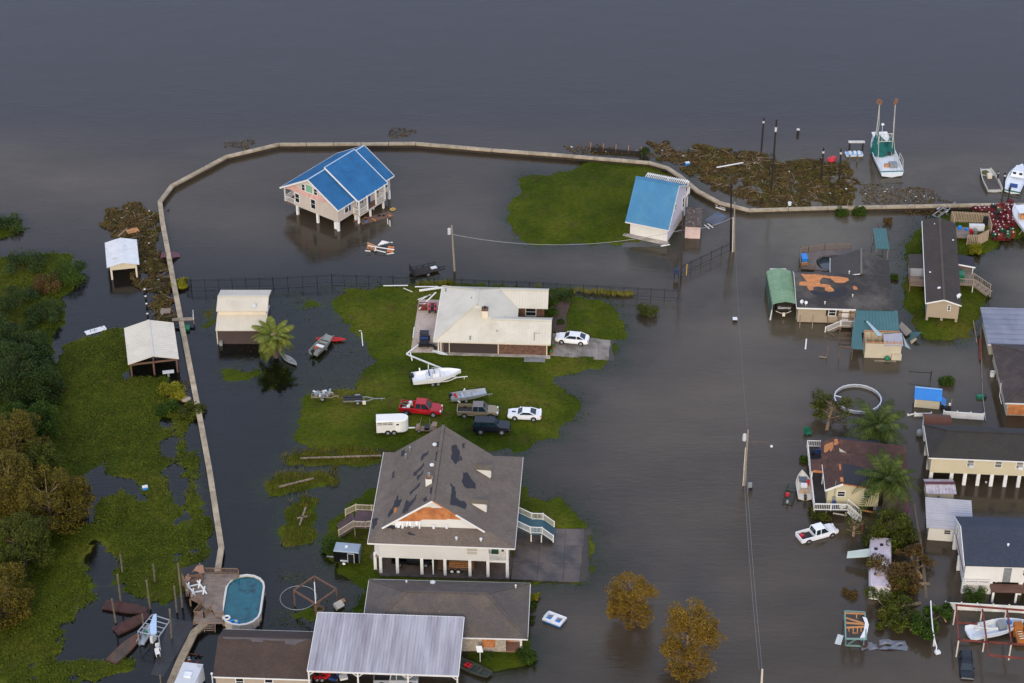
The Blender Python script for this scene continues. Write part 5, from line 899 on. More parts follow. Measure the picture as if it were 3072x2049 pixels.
# ---- white house with dark blue roof at the lower right
o, rz = frame(Yz(430,1405), Yz(947,1420), 2.0); r = thing('pier_house', 'white raised house with dark blue grey roof at the right edge', 'house', o, rz)
M_bsh = mat('blue_black_shingles', '#343b48', .9, .14, .5, pattern='shingle', pscale=2.2)
body(r, .0, 11, 0, 9.0, 2.0, 4.7, M_wside, 6.35, 'x', rr=4.9); gable_roof(r, -.25, 12, -.3, 9.3, 4.7, 6.6, 'x', M_bsh, .14, rr=4.9); fascia(r, [(-.27,-.3,4.6),(-.27,4.9,6.5),(-.27,9.3,4.6)], M_trim, .08, .22)
body(r, .3, 3.1, .15, 4.0, -.8, 1.99, M_wside); MB().box(-.02,-.002,.8,8.2,2.6,2.9).build('torn_siding', M_rust, r)
for x in (.15, 3.3, 7.0, 10.6):
    for y in (.25, 4.6, 8.7): post(r, x, y, -1, 2.0, .5, M_white, 'pier')
MB().box(3.2,11.5,-1.5,-.01,1.55,1.72).build('porch_deck', mat('brown_porch', '#6f5040', .85, .2, .8, pattern='plank', pscale=1.), r); rail(r, (.1,-.35,1.95), (3.1,-.35,1.95), .5, M_white, gap=.4); MB().box(.05,3.15,-.4,-.01,1.75,1.92).build('ledge', M_wside, r)
for x in (3.5, 6.3, 9.2): post(r, x, -1.4, -1, 1.55, .25, M_white)
door(r, 'S', 0, 5.15, 2.05, .95, 2.2, M_galv); window(r, 'S', 0, 7.6, 3.6, 1.1, .8); MB().box(3.85,4.05,-.08,-.005,2.0,4.5).build('drain_pipe', M_trim, r); window(r, 'S', .15, 2.2, 1.1, .4, .35, glass=M_dark); vent(r, (5.3,2.5,5.65), .3, .1, M_plast); window(r, 'W', 0, 7.2, 3.9, .9, 1.1)
# ---- torn brown roofed house with deck
o, rz = frame(Sz(840,1050), Sz(1240,1062), 1.0); r = thing('deck_house', 'cream house with torn rust brown roof and white railed deck', 'house', o, rz)
M_torn = mat('torn_brown_roof', '#4a332c', .92, .25, .7, col2='#6b4433', mix=(.5,.7), pattern='shingle', pscale=2.2); M_crm = mat('cream_vinyl', '#c3b997', .7, .07, .5, pattern='siding', pscale=3.4)
body(r, 0, 6.6, 0.05, 9.0, .75, 3.4, M_crm, 4.3, 'y', rr=1.85); body(r, 6.6, 10.3, 5.6, 9.0, .75, 3.0, M_crm)
MB().slab([(-.35,-.25,3.42),(1.85,-.25,4.55),(1.85,10.0,4.55),(-.35,10.0,3.42)], .12).build('roof_slope', M_torn, r); MB().slab([(1.85,-.25,4.55),(6.9,-.25,3.75),(6.9,6.6,3.75),(1.85,6.6,4.55)], .12).build('roof_slope', M_torn, r)
MB().slab([(.2,5.6,3.85),(10.7,4.9,3.0),(10.75,8.6,4.35),(1.85,9.3,4.6)], .1).build('roof_slope', M_torn, r); MB().slab([(1.85,9.31,4.6),(7.5,8.8,4.35),(7.4,10.6,3.6),(1.9,11.0,3.7)], .1).build('roof_slope', M_tar, r)
S7 = Zm(2340, 1300, 5.227); pe = ((1.85,-.25,4.55), (.8,0,5.05)); pw_ = ((-.35,0,3.42), (-(4.55-3.42),0,2.2))
patch(r, 'bare_underlay', [S7(*q) for q in [(985,475),(1150,500),(1480,590),(1545,770),(1540,850),(1320,830),(1010,770)]], *pe, M_tar)
patch(r, 'bare_decking', [S7(*q) for q in jag([(700,185),(830,130),(845,260),(790,285),(775,250),(740,285),(695,300),(690,230)], 5, 3, rj)], *pw_, MATS['orange_decking']); patch(r, 'bare_decking', [S7(*q) for q in jag([(920,485),(950,480),(960,560),(935,590)], 4, 3, rj)], *pw_, M_ply, up=.05); patch(r, 'bare_decking', [S7(*q) for q in jag([(850,90),(900,85),(920,160),(880,190),(845,180)], 4, 3, rj)], *pw_, M_ply, up=.05)
patch(r, 'bare_decking', [S7(*q) for q in jag([(940,690),(990,690),(1000,760),(945,760)], 4, 3, rj)], *pw_, M_ply, up=.05)
fascia(r, [(-.37,-.27,3.34),(1.85,-.27,4.47)], M_trim, .08, .26); fascia(r, [(1.85,-.27,4.47),(6.9,-.27,3.67)], M_ply, .06, .14); fascia(r, [(-.4,-.2,3.34),(-.4,5.2,3.34)], M_trim, .06, .2)
window(r, 'S', .05, 1.75, 2.7, .9, .75, glass=M_dark); window(r, 'S', .05, 5.1, 2.6, .9, .65, glass=M_dark)
MB().box(-1.75,0,-1.4,12.4,.85,1.0).build('deck_boards', mat('dark_deck', '#2d2a2b', .85, .2, .8, pattern='plank', pscale=1.), r); MB().box(.0,2.6,-1.4,-.0,.85,.998).build('deck_boards', MATS['dark_deck'], r)
rail(r, (-1.7,-1.35,1.0), (2.6,-1.25,1.0), 1.0, gap=.22, top=.14); rail(r, (-1.72,-1.35,1.0), (-1.72,12.3,1.0), 1.0, gap=.22, top=.12); rail(r, (-1.7,12.3,1.0), (.0,12.3,1.0), 1.0, gap=.22); rail(r, (2.6,-1.25,1.0), (4.3,-2.2,-.1), 1.0, gap=.22, top=.14); rail(r, (2.7,-.1,1.0), (4.4,-1.0,-.1), 1.0, gap=.22, top=.14); stairs(r, (2.6,-.7,1.0), (4.3,-1.6,-.3), 1.0, M_white)
slope(r, (-1.85,4.2,3.1), (-.1,4.05,3.1), (-.1,6.5,3.4), (-1.85,6.4,3.3), M_torn, .1, name='porch_roof'); 
for x, y in ((-1.7,4.3),(-1.7,6.3),(-.3,4.2)): post(r, x, y, 1, 3.05, .12, M_trim)
MB().beam((-1.6,4.2,3.05),(-.2,4.05,3.05),.12,.3).build('porch_beam', M_ply, r)
for x in (-1.6,-.1,2.4):
    for y in (-1.2,5,11.8): post(r, x, y, -1, .85, .2, M_wood)
for x in (.3,3.3,6.3):
    for y in (.4,4.5,8.6): post(r, x, y, -1, .75, .35, M_conc, 'pier')
MB().tube((.9,-.1,1.5),(.9,-.1,4.9),.05,.05,6).build('mast', M_galv, r); MB().box(.65,1.05,-.2,-.01,1.6,2.3).build('meter_box', M_galv, r); MB().tube((.9,-.7,1.0),(.9,-.7,1.9),.28,.28,10).build('blue_drum', M_navy, r); MB().cbox((2.0,-.8,1.3),(.8,.4,.35),.5).build('white_cooler', M_plast, r)
t = thing('motorcycle', 'dark motorcycle parked on the far end of the dark deck', 'motorcycle', P(S7(590,330), 1.0), .2)
for x in (-.65,.65): MB().tube((x,-.06,.3),(x,.06,.3),.3,.3,14).build('wheel', M_tyre, t)
MB().loft([[(-.6,-.12,.4),(-.6,.12,.4),(-.6,.12,.65),(-.6,-.12,.65)],[(0,-.18,.25),(0,.18,.25),(0,.16,.8),(0,-.16,.8)],[(.5,-.1,.45),(.5,.1,.45),(.5,.1,.85),(.5,-.1,.85)]]).build('body', M_navy, t); MB().beam((.45,-.35,1.0),(.45,.35,1.0),.05).build('handlebar', M_galv, t); MB().cbox((-.3,0,.82),(.6,.25,.1)).build('seat', M_black, t)
t = thing('porch_roof_sheet', 'dark red metal roof of the low lean-to below the palm', 'lean-to', P(S7(1650,1340), 0), math.radians(-3)); M_dred = mat('dark_red_metal', '#5c2c36', .55, .1, .8); slope(t, (0,0,1.1), (3.1,0,1.1), (3.1,4.3,1.6), (0,4.3,1.6), M_dred, .05, rib=.3, name='roof')
for x in (.1, 3.0):
    for y in (.1, 4.2): post(t, x, y, -.8, 1.1 if y < 1 else 1.5, .12, M_wood)
# ================================================================ VEHICLES
def paint(name, col, rough=.28, metal=0.0): return mat(name, col, rough, .04, 1., metal=metal)
SPEC = {  # length, width, wheelbase, wheel radius, stations (x, zbottom, ztop, half-width factor), greenhouse (rear base, rear roof, front roof, front base, roof z)
 'sedan': (4.95, 1.84, 2.82, .33, [(-2.47,.42,.80,.80),(-2.3,.26,.98,.93),(-1.5,.22,1.0,1.0),(0,.2,.98,1.0),(.9,.2,.96,1.0),(1.9,.22,.88,.97),(2.35,.28,.74,.86),(2.47,.4,.62,.72)], (-2.0,-1.15,.35,1.15,1.46)),
 'coupe': (4.65, 1.86, 2.57, .34, [(-2.32,.42,.80,.82),(-2.15,.26,.98,.94),(-1.4,.22,.98,1.0),(0,.2,.92,1.0),(.8,.2,.93,1.0),(1.8,.22,.86,.97),(2.2,.26,.74,.88),(2.32,.38,.62,.74)], (-1.65,-.75,.25,1.0,1.34)),
 'suv': (4.75, 1.85, 2.68, .36, [(-2.37,.45,.95,.90),(-2.3,.3,1.06,.96),(-1.4,.28,1.08,1.0),(0,.28,1.06,1.0),(.9,.28,1.06,1.0),(1.9,.3,1.0,.97),(2.28,.34,.88,.9),(2.37,.42,.72,.82)], (-2.28,-2.05,.35,1.0,1.78)),
 'pickup': (5.8, 2.0, 3.66, .39, [(-2.9,.5,1.0,.93),(-2.85,.42,1.1,.97),(-1.4,.36,1.1,1.0),(0,.34,1.08,1.0),(1.2,.34,1.1,1.0),(2.3,.36,1.06,.97),(2.75,.42,.9,.9),(2.9,.5,.72,.84)], (-.75,-.6,.75,1.45,1.9)),
}
def wheel(root, x, y, r_, sgn, w=.22, rim=None, z=None):
    z = r_ if z is None else z
    t = MB().tube((x,y-w/2*1,z),(x,y+w/2,z),r_,r_,16).build('wheel', M_tyre, root)
    yo = y+sgn*(w/2+.012); MB().tube((x,yo-.012*sgn-.004,z),(x,yo,z),r_*.62,r_*.56,12).build('rim', rim or M_rim, t); return t
def vehicle(name, label, kind, pf, pr, z, m, opt=None, sink=0.0, roof=None, rim=None):
    L_, W_, wb, wr, st, gh = SPEC[kind]; opt = opt or {}
    a, b_ = P(pf, z), P(pr, z); d = (a-b_); sc = max(.9, min(1.1, d.length/wb)); d.normalize(); n = Vector((-d.y, d.x, 0)); sg = -1
    if n.y < 0: n = -n; sg = 1
    c = (a+b_)/2+n*(W_*.5*sc)*.96*(0 if opt.get('mid') else 1); root = thing(name, label, opt.get('cat', 'car'), (c.x, c.y, z-sink), math.atan2(d.y, d.x)); root.scale = (sc,)*3
    h = W_/2; rings = []
    for x, zb, zt, f in st:
        w = h*f; zm = zb+(zt-zb)*.55; rings.append([Vector(v) for v in ((x,-w*.9,zb),(x,w*.9,zb),(x,w,zb+.12),(x,w,zm),(x,w*.9,zt),(x,-w*.9,zt),(x,-w,zm),(x,-w,zb+.12))])
    bd = MB().loft(rings)
    if kind == 'pickup':    # open bed: cut the top of the rear body
        bd = MB(); cut = [r_ for r_ in rings if r_[0].x >= gh[0]-.3]; 
        zt0 = 1.1; xs0 = gh[0]-.05
        def rg(x, f, zb, zt): w = h*f; return [Vector(v) for v in ((x,-w*.9,zb),(x,w*.9,zb),(x,w,zb+.12),(x,w,zb+(zt-zb)*.55),(x,w*.95,zt),(x,-w*.95,zt),(x,-w,zb+(zt-zb)*.55),(x,-w,zb+.12))]
        bd.loft([rg(xs0,1.0,.36,zt0)]+[r_ for r_ in rings if r_[0].x > xs0])
        bd.loft([rg(-2.9,.94,.5,.62), rg(-2.85,.97,.4,.62), rg(xs0,1.0,.36,.62)])
        for s_ in (-1, 1): bd.loft([[Vector((x,s_*h*f,.6)),Vector((x,s_*h*f,1.12)),Vector((x,s_*h*(f-.1),1.14)),Vector((x,s_*h*(f-.1),.6))] for x, f in ((-2.88,.95),(-2.7,.985),(xs0,1.0))])
        bd.box(-2.9,-2.78,-h*.9,h*.9,.6,1.12)
    body_ = bd.build('body', m, root)
    if kind == 'pickup': MB().box(-2.77, gh[0]-.06, -h*.84, h*.84, .625, .66).build('bed_floor', opt.get('bed', M_black), root)
    rb, rr2, fr, fb, zr = gh
    def zat(x):
        for (x0, _, z0, _), (x1, _, z1, _) in zip(st[:-1], st[1:]):
            if x0 <= x <= x1: return z0+(z1-z0)*(x-x0)/(x1-x0)
        return 1.0
    zb1 = zat(rb)-.03 if kind != 'pickup' else 1.06; zb2 = zat(fb)-.03
    base = [Vector((rb,-h*.86,zb1)), Vector((fb,-h*.86,zb2)), Vector((fb,h*.86,zb2)), Vector((rb,h*.86,zb1))]; top = [Vector((rr2,-h*.68,zr-.06)), Vector((fr,-h*.68,zr-.06)), Vector((fr,h*.68,zr-.06)), Vector((rr2,h*.68,zr-.06))]
    MB().loft([base, top]).build('glass', M_cglass, root)
    rm = MB(); tp = [Vector((rr2-.06,-h*.70,zr-.07)), Vector((fr+.06,-h*.70,zr-.07)), Vector((fr+.06,h*.70,zr-.07)), Vector((rr2-.06,h*.70,zr-.07))]; rm.loft([tp, [Vector((v.x*.96,v.y*.9,zr)) for v in tp]])
    for s_ in (-1, 1):
        for bx, tx, wd in ((rb, rr2, .14), (fb, fr, .09)): rm.beam((bx,s_*h*.865,zb1 if bx == rb else zb2),(tx,s_*h*.69,zr-.05),wd,.07)
        xm = (rb+fr)/2+.1
        if kind != 'coupe': rm.beam((xm,s_*h*.875,(zb1+zb2)/2+.02),(xm,s_*h*.70,zr-.05),.1,.06)
        if kind == 'suv': rm.beam((-1.3,s_*h*.875,1.06),(-1.2,s_*h*.70,zr-.05),.14,.06)
        rm.beam((rb,s_*h*.885,zb1+.03),(fb,s_*h*.885,zb2+.03),.07,.06)
    rm.build('roof', roof or m, root)
    for x in (wb/2, -wb/2):
        for s_ in (-1, 1):
            ar = MB().tube((x,s_*(h*.96),wr+.02),(x,s_*(h*1.004),wr+.02),wr*1.2,wr*1.2,16).build('wheel_arch', M_dark, root)
            wheel(root, x, s_*(h*.93), wr, s_, rim=rim)
    for s_ in (-1, 1):
        MB().cbox((L_/2-.13,s_*h*.66,.68 if kind != 'pickup' else .86),(.16,.36,.16)).build('headlight', mat('headlamp_lens', '#d9dbd6', .15, .05), root)
        MB().cbox((-L_/2+.08,s_*h*.8,.82 if kind != 'pickup' else .95),(.1,.2,.2)).build('tail_light', M_red, root)
        MB().cbox((fb-.35,s_*h*1.02,zb2+.12),(.1,.2,.13)).build('mirror', m, root)
    MB().box(L_/2-.1, L_/2+.04, -h*.55, h*.55, .48, .66).build('grille', M_black if kind != 'pickup' else M_rim, root)
    return root
g_ = 0.38
veh = vehicle('sedan', 'white sedan parked on the driveway of the ranch house', 'sedan', Ez(1648,692), Ez(1835,711), .47, paint('white_car_paint', '#e6e7e8'))
Z8 = Zm(880, 1080, 2.612)
r = vehicle('pickup_truck', 'red pickup truck with junk in its bed on the lawn', 'pickup', Z8(1097,449), Z8(888,432), g_, paint('red_car_paint', '#a3121f'), {'cat': 'truck', 'bed': mat('red_bed', '#5c1a1d', .6, .3)})
for i in range(6): MB().cbox((random.uniform(-2.5,-1.1), random.uniform(-.6,.6), random.uniform(.75,1.1)), (random.uniform(.3,.7), random.uniform(.2,.5), random.uniform(.15,.4)), random.uniform(0,3)).build('bed_load', random.choice([M_newwood, M_plast, M_crtrim, M_wood]), r)
MB().path([Vector((-2.2+.5*math.cos(t), .2+.35*math.sin(t), 1.12)) for t in np.linspace(0, 5, 10)], .06, 6).build('hose_coil', M_green, r)
vehicle('pickup_truck', 'tan two tone pickup truck with dark empty bed on the lawn', 'pickup', Z8(1545,462), Z8(1340,457), g_, paint('tan_car_paint', '#8d8068', .3, .3), {'cat': 'truck'}, roof=paint('taupe_roof', '#7d7571', .3, .3))
vehicle('off_roader', 'dark navy off-road car parked near the tan pickup', 'suv', Z8(1633,587), Z8(1467,583), g_, paint('navy_car_paint', '#12151f'))
r = vehicle('coupe', 'white sports coupe with black bonnet scoop on the lawn', 'coupe', Z8(1735,476), Z8(1882,483), g_, MATS['white_car_paint']); MB().box(1.2,1.75,-.12,.12,.86,.93).build('bonnet_scoop', M_black, r); MB().box(-2.25,-2.05,-.8,.8,.98,1.06).build('spoiler', MATS['white_car_paint'], r)
Z6 = Zm(2350, 1550, 3.143)
r = vehicle('pickup_truck', 'white pickup truck standing half drowned in the flood', 'pickup', Z6(462,180), Z6(240,243), 0.0, MATS['white_car_paint'], {'cat': 'truck'}, sink=.36); MB().cbox((-2.3,.2,.85),(.5,.5,.35),.3).build('fuel_can', M_red, r)
Z9 = Zm(2750, 1750, 5.245)
vehicle('off_roader', 'dark blue car drowned to its bonnet by the rusty frame', 'suv', Z9(785,1440), Z9(768,1230), 0.0, paint('dark_blue_paint', '#10161f'), {'mid': 1}, sink=.45)
r = vehicle('pickup_truck', 'black pickup truck parked beneath the raised house', 'pickup', Gz(890,1225), Gz(700,1222), .34, paint('black_car_paint', '#0d0e12'), {'cat': 'truck'})
vehicle('pickup_truck', 'silver pickup truck parked under the ribbed white carport', 'pickup', Kz(900,985), Kz(690,985), .0, paint('silver_car_paint', '#a8aaae', .3, .3), {'cat': 'truck'}, sink=.25)
# ---- horse trailer
Z20 = Zm(920, 1150, 6.915)
def trailer_base(name, label, cat, pa, pb, z, width):
    """near side wheels seen at pa; the trailer points from pa towards pb"""
    a, b_ = P(pa, z), P(pb, z); d = (b_-a).normalized(); n = Vector((-d.y, d.x, 0)); s_ = 1
    if n.y < 0: n = -n
    c = a+n*width/2; return thing(name, label, cat, (c.x, c.y, z), math.atan2(d.y, d.x))
r = trailer_base('horse_trailer', 'white two axle horse trailer with rounded nose', 'trailer', Z20(1752,1072), Z20(2100,1060), g_, 1.8)
plan = [(-1.95,-.9),(1.55,-.9),(2.0,-.72),(2.3,-.35),(2.38,0),(2.3,.35),(2.0,.72),(1.55,.9),(-1.95,.9)]
MB().ext(plan, 'z', .42, 2.2).build('body', M_white, r); MB().loft([[(x*1.01,y*1.02,2.2) for x, y in plan],[(x*1.0,y*.9,2.32) for x, y in plan]]).build('roof', M_trim, r)
for i in range(3):
    for z in (1.72, 1.98): MB().box(-1.8+i*.72,-1.16+i*.72,-.925,-.9,z,z+.1).build('vent_slot', M_black, r)
MB().box(.6,1.3,-.93,-.9,.6,2.0).build('door', M_white, r); MB().box(.75,1.1,-.955,-.931,1.6,1.85).build('window', M_glass, r); MB().beam((2.3,0,.45),(3.3,0,.45),.14).build('tow_bar', M_white, r)
for x in (-.42,.42):
    MB().tube((x,-.93,.36),(x,-.88,.36),.42,.42,16).build('wheel_arch', M_dark, r)
    for s_ in (-1,1): wheel(r, x, s_*.86, .33, s_, .2)
# ---- boats
def hull(root, L_, B_, H_, m, deck=None, dz=.55, bow=1.0, stern=.92, vee=.25, name='hull', th=.08, fine=1.5):
    n = 12; out = []; inn = []
    for i in range(n+1):
        t = i/n; x = -L_/2+L_*t; f = stern+(1-stern)*min(1, t*2.5) if t < .45 else max(.02, 1-((t-.45)/.55)**(fine*1.6)*bow)
        w = B_/2*f; zk = (t**4)*H_*.55; zs = H_*(1+.18*t*t)
        out.append([Vector(v) for v in ((x,-w,zs),(x,-w*.9,zk+vee),(x,0,zk),(x,w*.9,zk+vee),(x,w,zs))]); q = max(.0, w-th)
        inn.append([Vector(v) for v in ((x,q,zs),(x,q*.92,zk+max(vee,dz*H_)),(x,-q*.92,zk+max(vee,dz*H_)),(x,-q,zs))])
    o = MB().loft([a+b_ for a, b_ in zip(out, inn)]).build(name, m, root); return o
def outboard(root, x, y, z, m=None, s_=1.0):
    o = MB().loft([[Vector((x-.28*s_,y-.17*s_,z+.3*s_)),Vector((x+.28*s_,y-.17*s_,z+.3*s_)),Vector((x+.28*s_,y+.17*s_,z+.3*s_)),Vector((x-.28*s_,y+.17*s_,z+.3*s_))],[Vector((x-.32*s_,y-.2*s_,z+.6*s_)),Vector((x+.3*s_,y-.2*s_,z+.6*s_)),Vector((x+.3*s_,y+.2*s_,z+.6*s_)),Vector((x-.32*s_,y+.2*s_,z+.6*s_))],[Vector((x-.22*s_,y-.13*s_,z+.85*s_)),Vector((x+.2*s_,y-.13*s_,z+.85*s_)),Vector((x+.2*s_,y+.13*s_,z+.85*s_)),Vector((x-.22*s_,y+.13*s_,z+.85*s_))]]).build('outboard_motor', m or M_black, root)
    MB().beam((x,y,z+.35*s_),(x-.1,y,z-.55*s_),.14*s_,.2*s_).build('motor_leg', M_black, o); return o
def boat_trailer(name, label, pa, pb, z, L_, W_, axles=1, m=None, group=None, tongue=1.6):
    r = trailer_base(name, label, 'trailer', pa, pb, z, W_); mm = m or M_galv
    for s_ in (-1, 1):
        MB().beam((-L_*.45,s_*W_*.3,.45),(L_*.3,s_*W_*.3,.45),.09,.12).build('side_rail', mm, r); MB().beam((L_*.3,s_*W_*.3,.45),(L_*.52,0,.45),.08,.12).build('front_rail', mm, r); MB().beam((-L_*.4,s_*W_*.2,.58),(L_*.1,s_*W_*.2,.58),.12,.06).build('bunk', M_wood, r)
    for x in (-L_*.44, -L_*.1, L_*.2): MB().beam((x,-W_*.3,.46),(x,W_*.3,.46),.08,.1).build('cross_bar', mm, r)
    MB().beam((L_*.5,0,.45),(L_*.5+tongue,0,.42),.1,.1).build('tongue', mm, r); MB().beam((L_*.5+tongue*.7,0,.42),(L_*.5+tongue*.7,0,.02),.07).build('jack_stand', mm, r)
    for k in range(axles):
        x = (k-(axles-1)/2)*.78
        for s_ in (-1, 1): wheel(r, x, s_*W_*.45, .32, s_, .18); MB().cbox((x,s_*W_*.45,.68),(.75,.24,.05)).build('fender', mm, r)
    return r
ZB = Zm(1220, 1060, 6.03)
t = boat_trailer('boat_trailer', 'white tandem trailer carrying the white centre console boat', ZB(525,603), ZB(1110,540), g_, 6.2, 2.1, 2, M_white); o_, rz_ = FR[t.name]
b = thing('motor_boat', 'white centre console boat with black outboard on a trailer', 'boat', (o_.x+.35*math.cos(rz_), o_.y+.35*math.sin(rz_), o_.z+.52), rz_, tilt=(0, -.03))
M_gel = mat('white_gelcoat', '#e4e4e2', .3, .05); hull(b, 6.9, 2.4, .95, M_gel); MB().box(-.6,.35,-.45,.45,.5,1.25).build('console', M_gel, b); MB().cbox((-.3,0,1.4),(.08,.8,.35),0,0,-.3).build('windscreen', M_cglass, b); MB().box(-1.5,-1.0,-.5,.5,.5,1.05).build('helm_seat', M_plast, b); MB().box(-1.1,-.98,-.5,.5,1.06,1.4).build('seat_back', M_navy, b); MB().box(.5,1.0,-.35,.35,.5,.85).build('front_seat', M_plast, b); outboard(b, -3.55, 0, .55, None, 1.15)
MB().box(1.2,2.6,-.55,.55,.53,.75).build('casting_deck', M_gel, b)
for s_ in (-1,1): MB().path([(-.6,s_*.45,1.25),(-.6,s_*.4,1.75),(.2,s_*.4,1.75)], .03, 6).build('grab_rail', M_alu, b)
tag(MB().beam(P(ZB(230,265), 2.0), P(ZB(255,450), .9), .18, .1).build('white_plank', M_trim), 'white plank leaning on the outboard of the trailered boat', 'plank')
t = boat_trailer('boat_trailer', 'galvanised single axle trailer under the grey flat boat', ZB(1080,902), ZB(1400,860), g_, 4.6, 1.6, 1); o_, rz_ = FR[t.name]
b = thing('flat_boat', 'grey aluminium flat boat on a trailer behind the tan pickup', 'boat', (o_.x+.5, o_.y, o_.z+.5), rz_); hull(b, 4.9, 1.6, .6, M_alu, bow=.22, vee=.06, dz=.4, fine=1.0)
for x in (-.9,.7,1.9): MB().box(x-.2,x+.2,-.66,.66,.42,.5).build('bench', M_alu, b)
outboard(b, -2.6, 0, .35, None, .8); MB().cbox((-1.9,.2,.55),(.35,.3,.3)).build('fuel_can', M_red, b); MB().cbox((-1.8,-.3,.5),(.3,.25,.25)).build('fuel_can', M_red, b)
for nm, lb, a, b2 in (('white_plank','white plank on the trailer stern behind the tan pickup',(820,785),(965,890)), ('white_plank','short white plank upright at the grey flat boat stern',(1030,690),(1052,640))): tag(MB().beam(P(ZB(*a), .9), P(ZB(*b2), .9), .2, .08).build(nm, M_trim), lb, 'plank')
# junk trailers on the left of the lawn
t = boat_trailer('boat_trailer', 'empty galvanised boat trailer with bunks left of the red pickup', Z20(1060,455), Z20(1450,440), g_, 4.4, 1.6, 1); MB().cbox((.9,-.75,.35),(.45,.35,.4)).build('bucket', M_crtrim, t); MB().beam((-2.0,.3,.72),(.6,.3,.72),.35,.12).build('dark_bunk', M_black, t); MB().beam((-2.0,-.3,.72),(.6,-.3,.72),.35,.12).build('dark_bunk', M_black, t)
t = boat_trailer('boat_trailer', 'trailer heaped with scrap metal at the left end of the lawn', Z20(330,375), Z20(640,380), g_, 3.6, 1.5, 1, M_wood, tongue=.4)
for i in range(12): MB().cbox((random.uniform(-1.2,1.4),random.uniform(-.5,.5),random.uniform(.6,1.0)),(random.uniform(.3,1.3),random.uniform(.15,.5),random.uniform(.1,.35)),random.uniform(0,3),0,random.uniform(-.2,.2)).build('scrap_piece', random.choice([M_galv,M_plast,M_galv,M_wood,M_navy]), t)
MB().path([(-.3,-.8,.3),(-.1,-.8,1.2),(.3,-.5,1.5),(1.5,-.4,1.3)], .05, 6).build('bent_pipe', M_galv, t)
# stripped golf cart
t = thing('golf_cart', 'stripped beige golf cart frame behind the horse trailer', 'golf cart', P(ZB(340,1400), g_), -.05); M_gc = mat('beige_cart', '#8a7562', .8, .2)
for x in (-.85,.85):
    for s_ in (-1,1): wheel(t, x, s_*.5, .24, s_, .18)
MB().box(-1.2,1.2,-.5,.5,.3,.42).build('chassis', M_gc, t); MB().loft([[(-1.3,-.5,.4),(-1.3,.5,.4),(-1.25,.45,.75),(-1.25,-.45,.75)],[(-.7,-.5,.4),(-.7,.5,.4),(-.75,.45,.95),(-.75,-.45,.95)]]).build('cowl', M_gc, t); MB().box(-.1,.5,-.5,.5,.42,.8).build('seat_box', M_black, t); MB().box(.7,1.5,-.5,.5,.42,.85).build('rear_box', M_gc, t); MB().box(.95,1.6,-.5,.5,1.1,1.2).build('rear_seat', M_gc, t)
for y in (-.5,.5): MB().path([(-.75,y,.9),(-.55,y,1.8)], .03, 5).path([(.55,y,.8),(.6,y,1.8)], .03, 5).build('roof_strut', M_galv, t)
# utility vehicle, quad bike, dark bike and white dinghy on the patio
ZP = Zm(1200, 830, 5.807)
t = thing('utility_vehicle', 'black utility buggy with roof parked on the patio', 'buggy', P(ZP(425,1160), .5), math.radians(88))
for x in (-.95,.95):
    for s_ in (-1,1): wheel(t, x, s_*.62, .33, s_, .26)
MB().loft([[(-1.5,-.6,.4),(-1.5,.6,.4),(-1.5,.6,.95),(-1.5,-.6,.95)],[(-.4,-.65,.4),(-.4,.65,.4),(-.4,.65,.95),(-.4,-.65,.95)],[(-.3,-.65,.4),(-.3,.65,.4),(-.3,.65,.6),(-.3,-.65,.6)],[(.6,-.65,.4),(.6,.65,.4),(.6,.65,.6),(.6,-.65,.6)],[(.7,-.65,.4),(.7,.65,.4),(.7,.62,.95),(.7,-.62,.95)],[(1.4,-.5,.4),(1.4,.5,.4),(1.4,.45,.8),(1.4,-.45,.8)]]).build('body', M_black, t); MB().box(-.3,.1,-.55,.55,.6,1.05).build('seat', M_navy, t)
MB().slab([(-.45,-.65,1.85),(.65,-.65,1.85),(.65,.65,1.85),(-.45,.65,1.85)], .08).build('roof', M_black, t)
for x in (-.4,.6):
    for s_ in (-1,1): MB().beam((x,s_*.6,.9),(x,s_*.6,1.8),.05).build('roof_post', M_black, t)
t = thing('quad_bike', 'red quad bike at the far end of the patio', 'quad bike', P(ZP(565,590), .5), math.radians(90))
for x in (-.6,.6):
    for s_ in (-1,1): wheel(t, x, s_*.45, .3, s_, .24)
MB().loft([[(-.9,-.25,.4),(-.9,.25,.4),(-.9,.25,.7),(-.9,-.25,.7)],[(0,-.22,.35),(0,.22,.35),(0,.2,.85),(0,-.2,.85)],[(.9,-.25,.4),(.9,.25,.4),(.9,.2,.75),(.9,-.2,.75)]]).build('body', M_black, t); MB().box(-.5,.2,-.18,.18,.85,.95).build('seat', M_black, t); MB().beam((.35,-.4,1.1),(.35,.4,1.1),.05).build('handlebar', M_black, t)
for x in (-.6,.6):
    for s_ in (-1,1): MB().slab([(x-.4,s_*.25,.82),(x+.4,s_*.25,.82),(x+.35,s_*.62,.72),(x-.35,s_*.62,.72)], .06).build('mudguard', M_red, t)
t = thing('motorcycle', 'dark dirt bike lying by the patio corner', 'motorcycle', P(ZP(550,1250), .5), -.5)
for x in (-.6,.6): MB().tube((x,-.05,.3),(x,.05,.3),.3,.3,14).build('wheel', M_tyre, t)
MB().loft([[(-.5,-.1,.4),(-.5,.1,.4),(-.5,.1,.6),(-.5,-.1,.6)],[(.1,-.14,.3),(.1,.14,.3),(.1,.12,.8),(.1,-.12,.8)],[(.5,-.08,.5),(.5,.08,.5),(.5,.06,.85),(.5,-.06,.85)]]).build('body', M_dark, t); MB().beam((.45,-.35,1.0),(.45,.35,1.0),.05).build('handlebar', M_galv, t)
t = thing('kayak', 'white kayak lying beside the patio corner', 'kayak', P(ZP(695,1345), .5), math.radians(-28)); hull(t, 2.5, .5, .28, M_plast, bow=1.0, stern=.15, vee=.08, dz=.7)
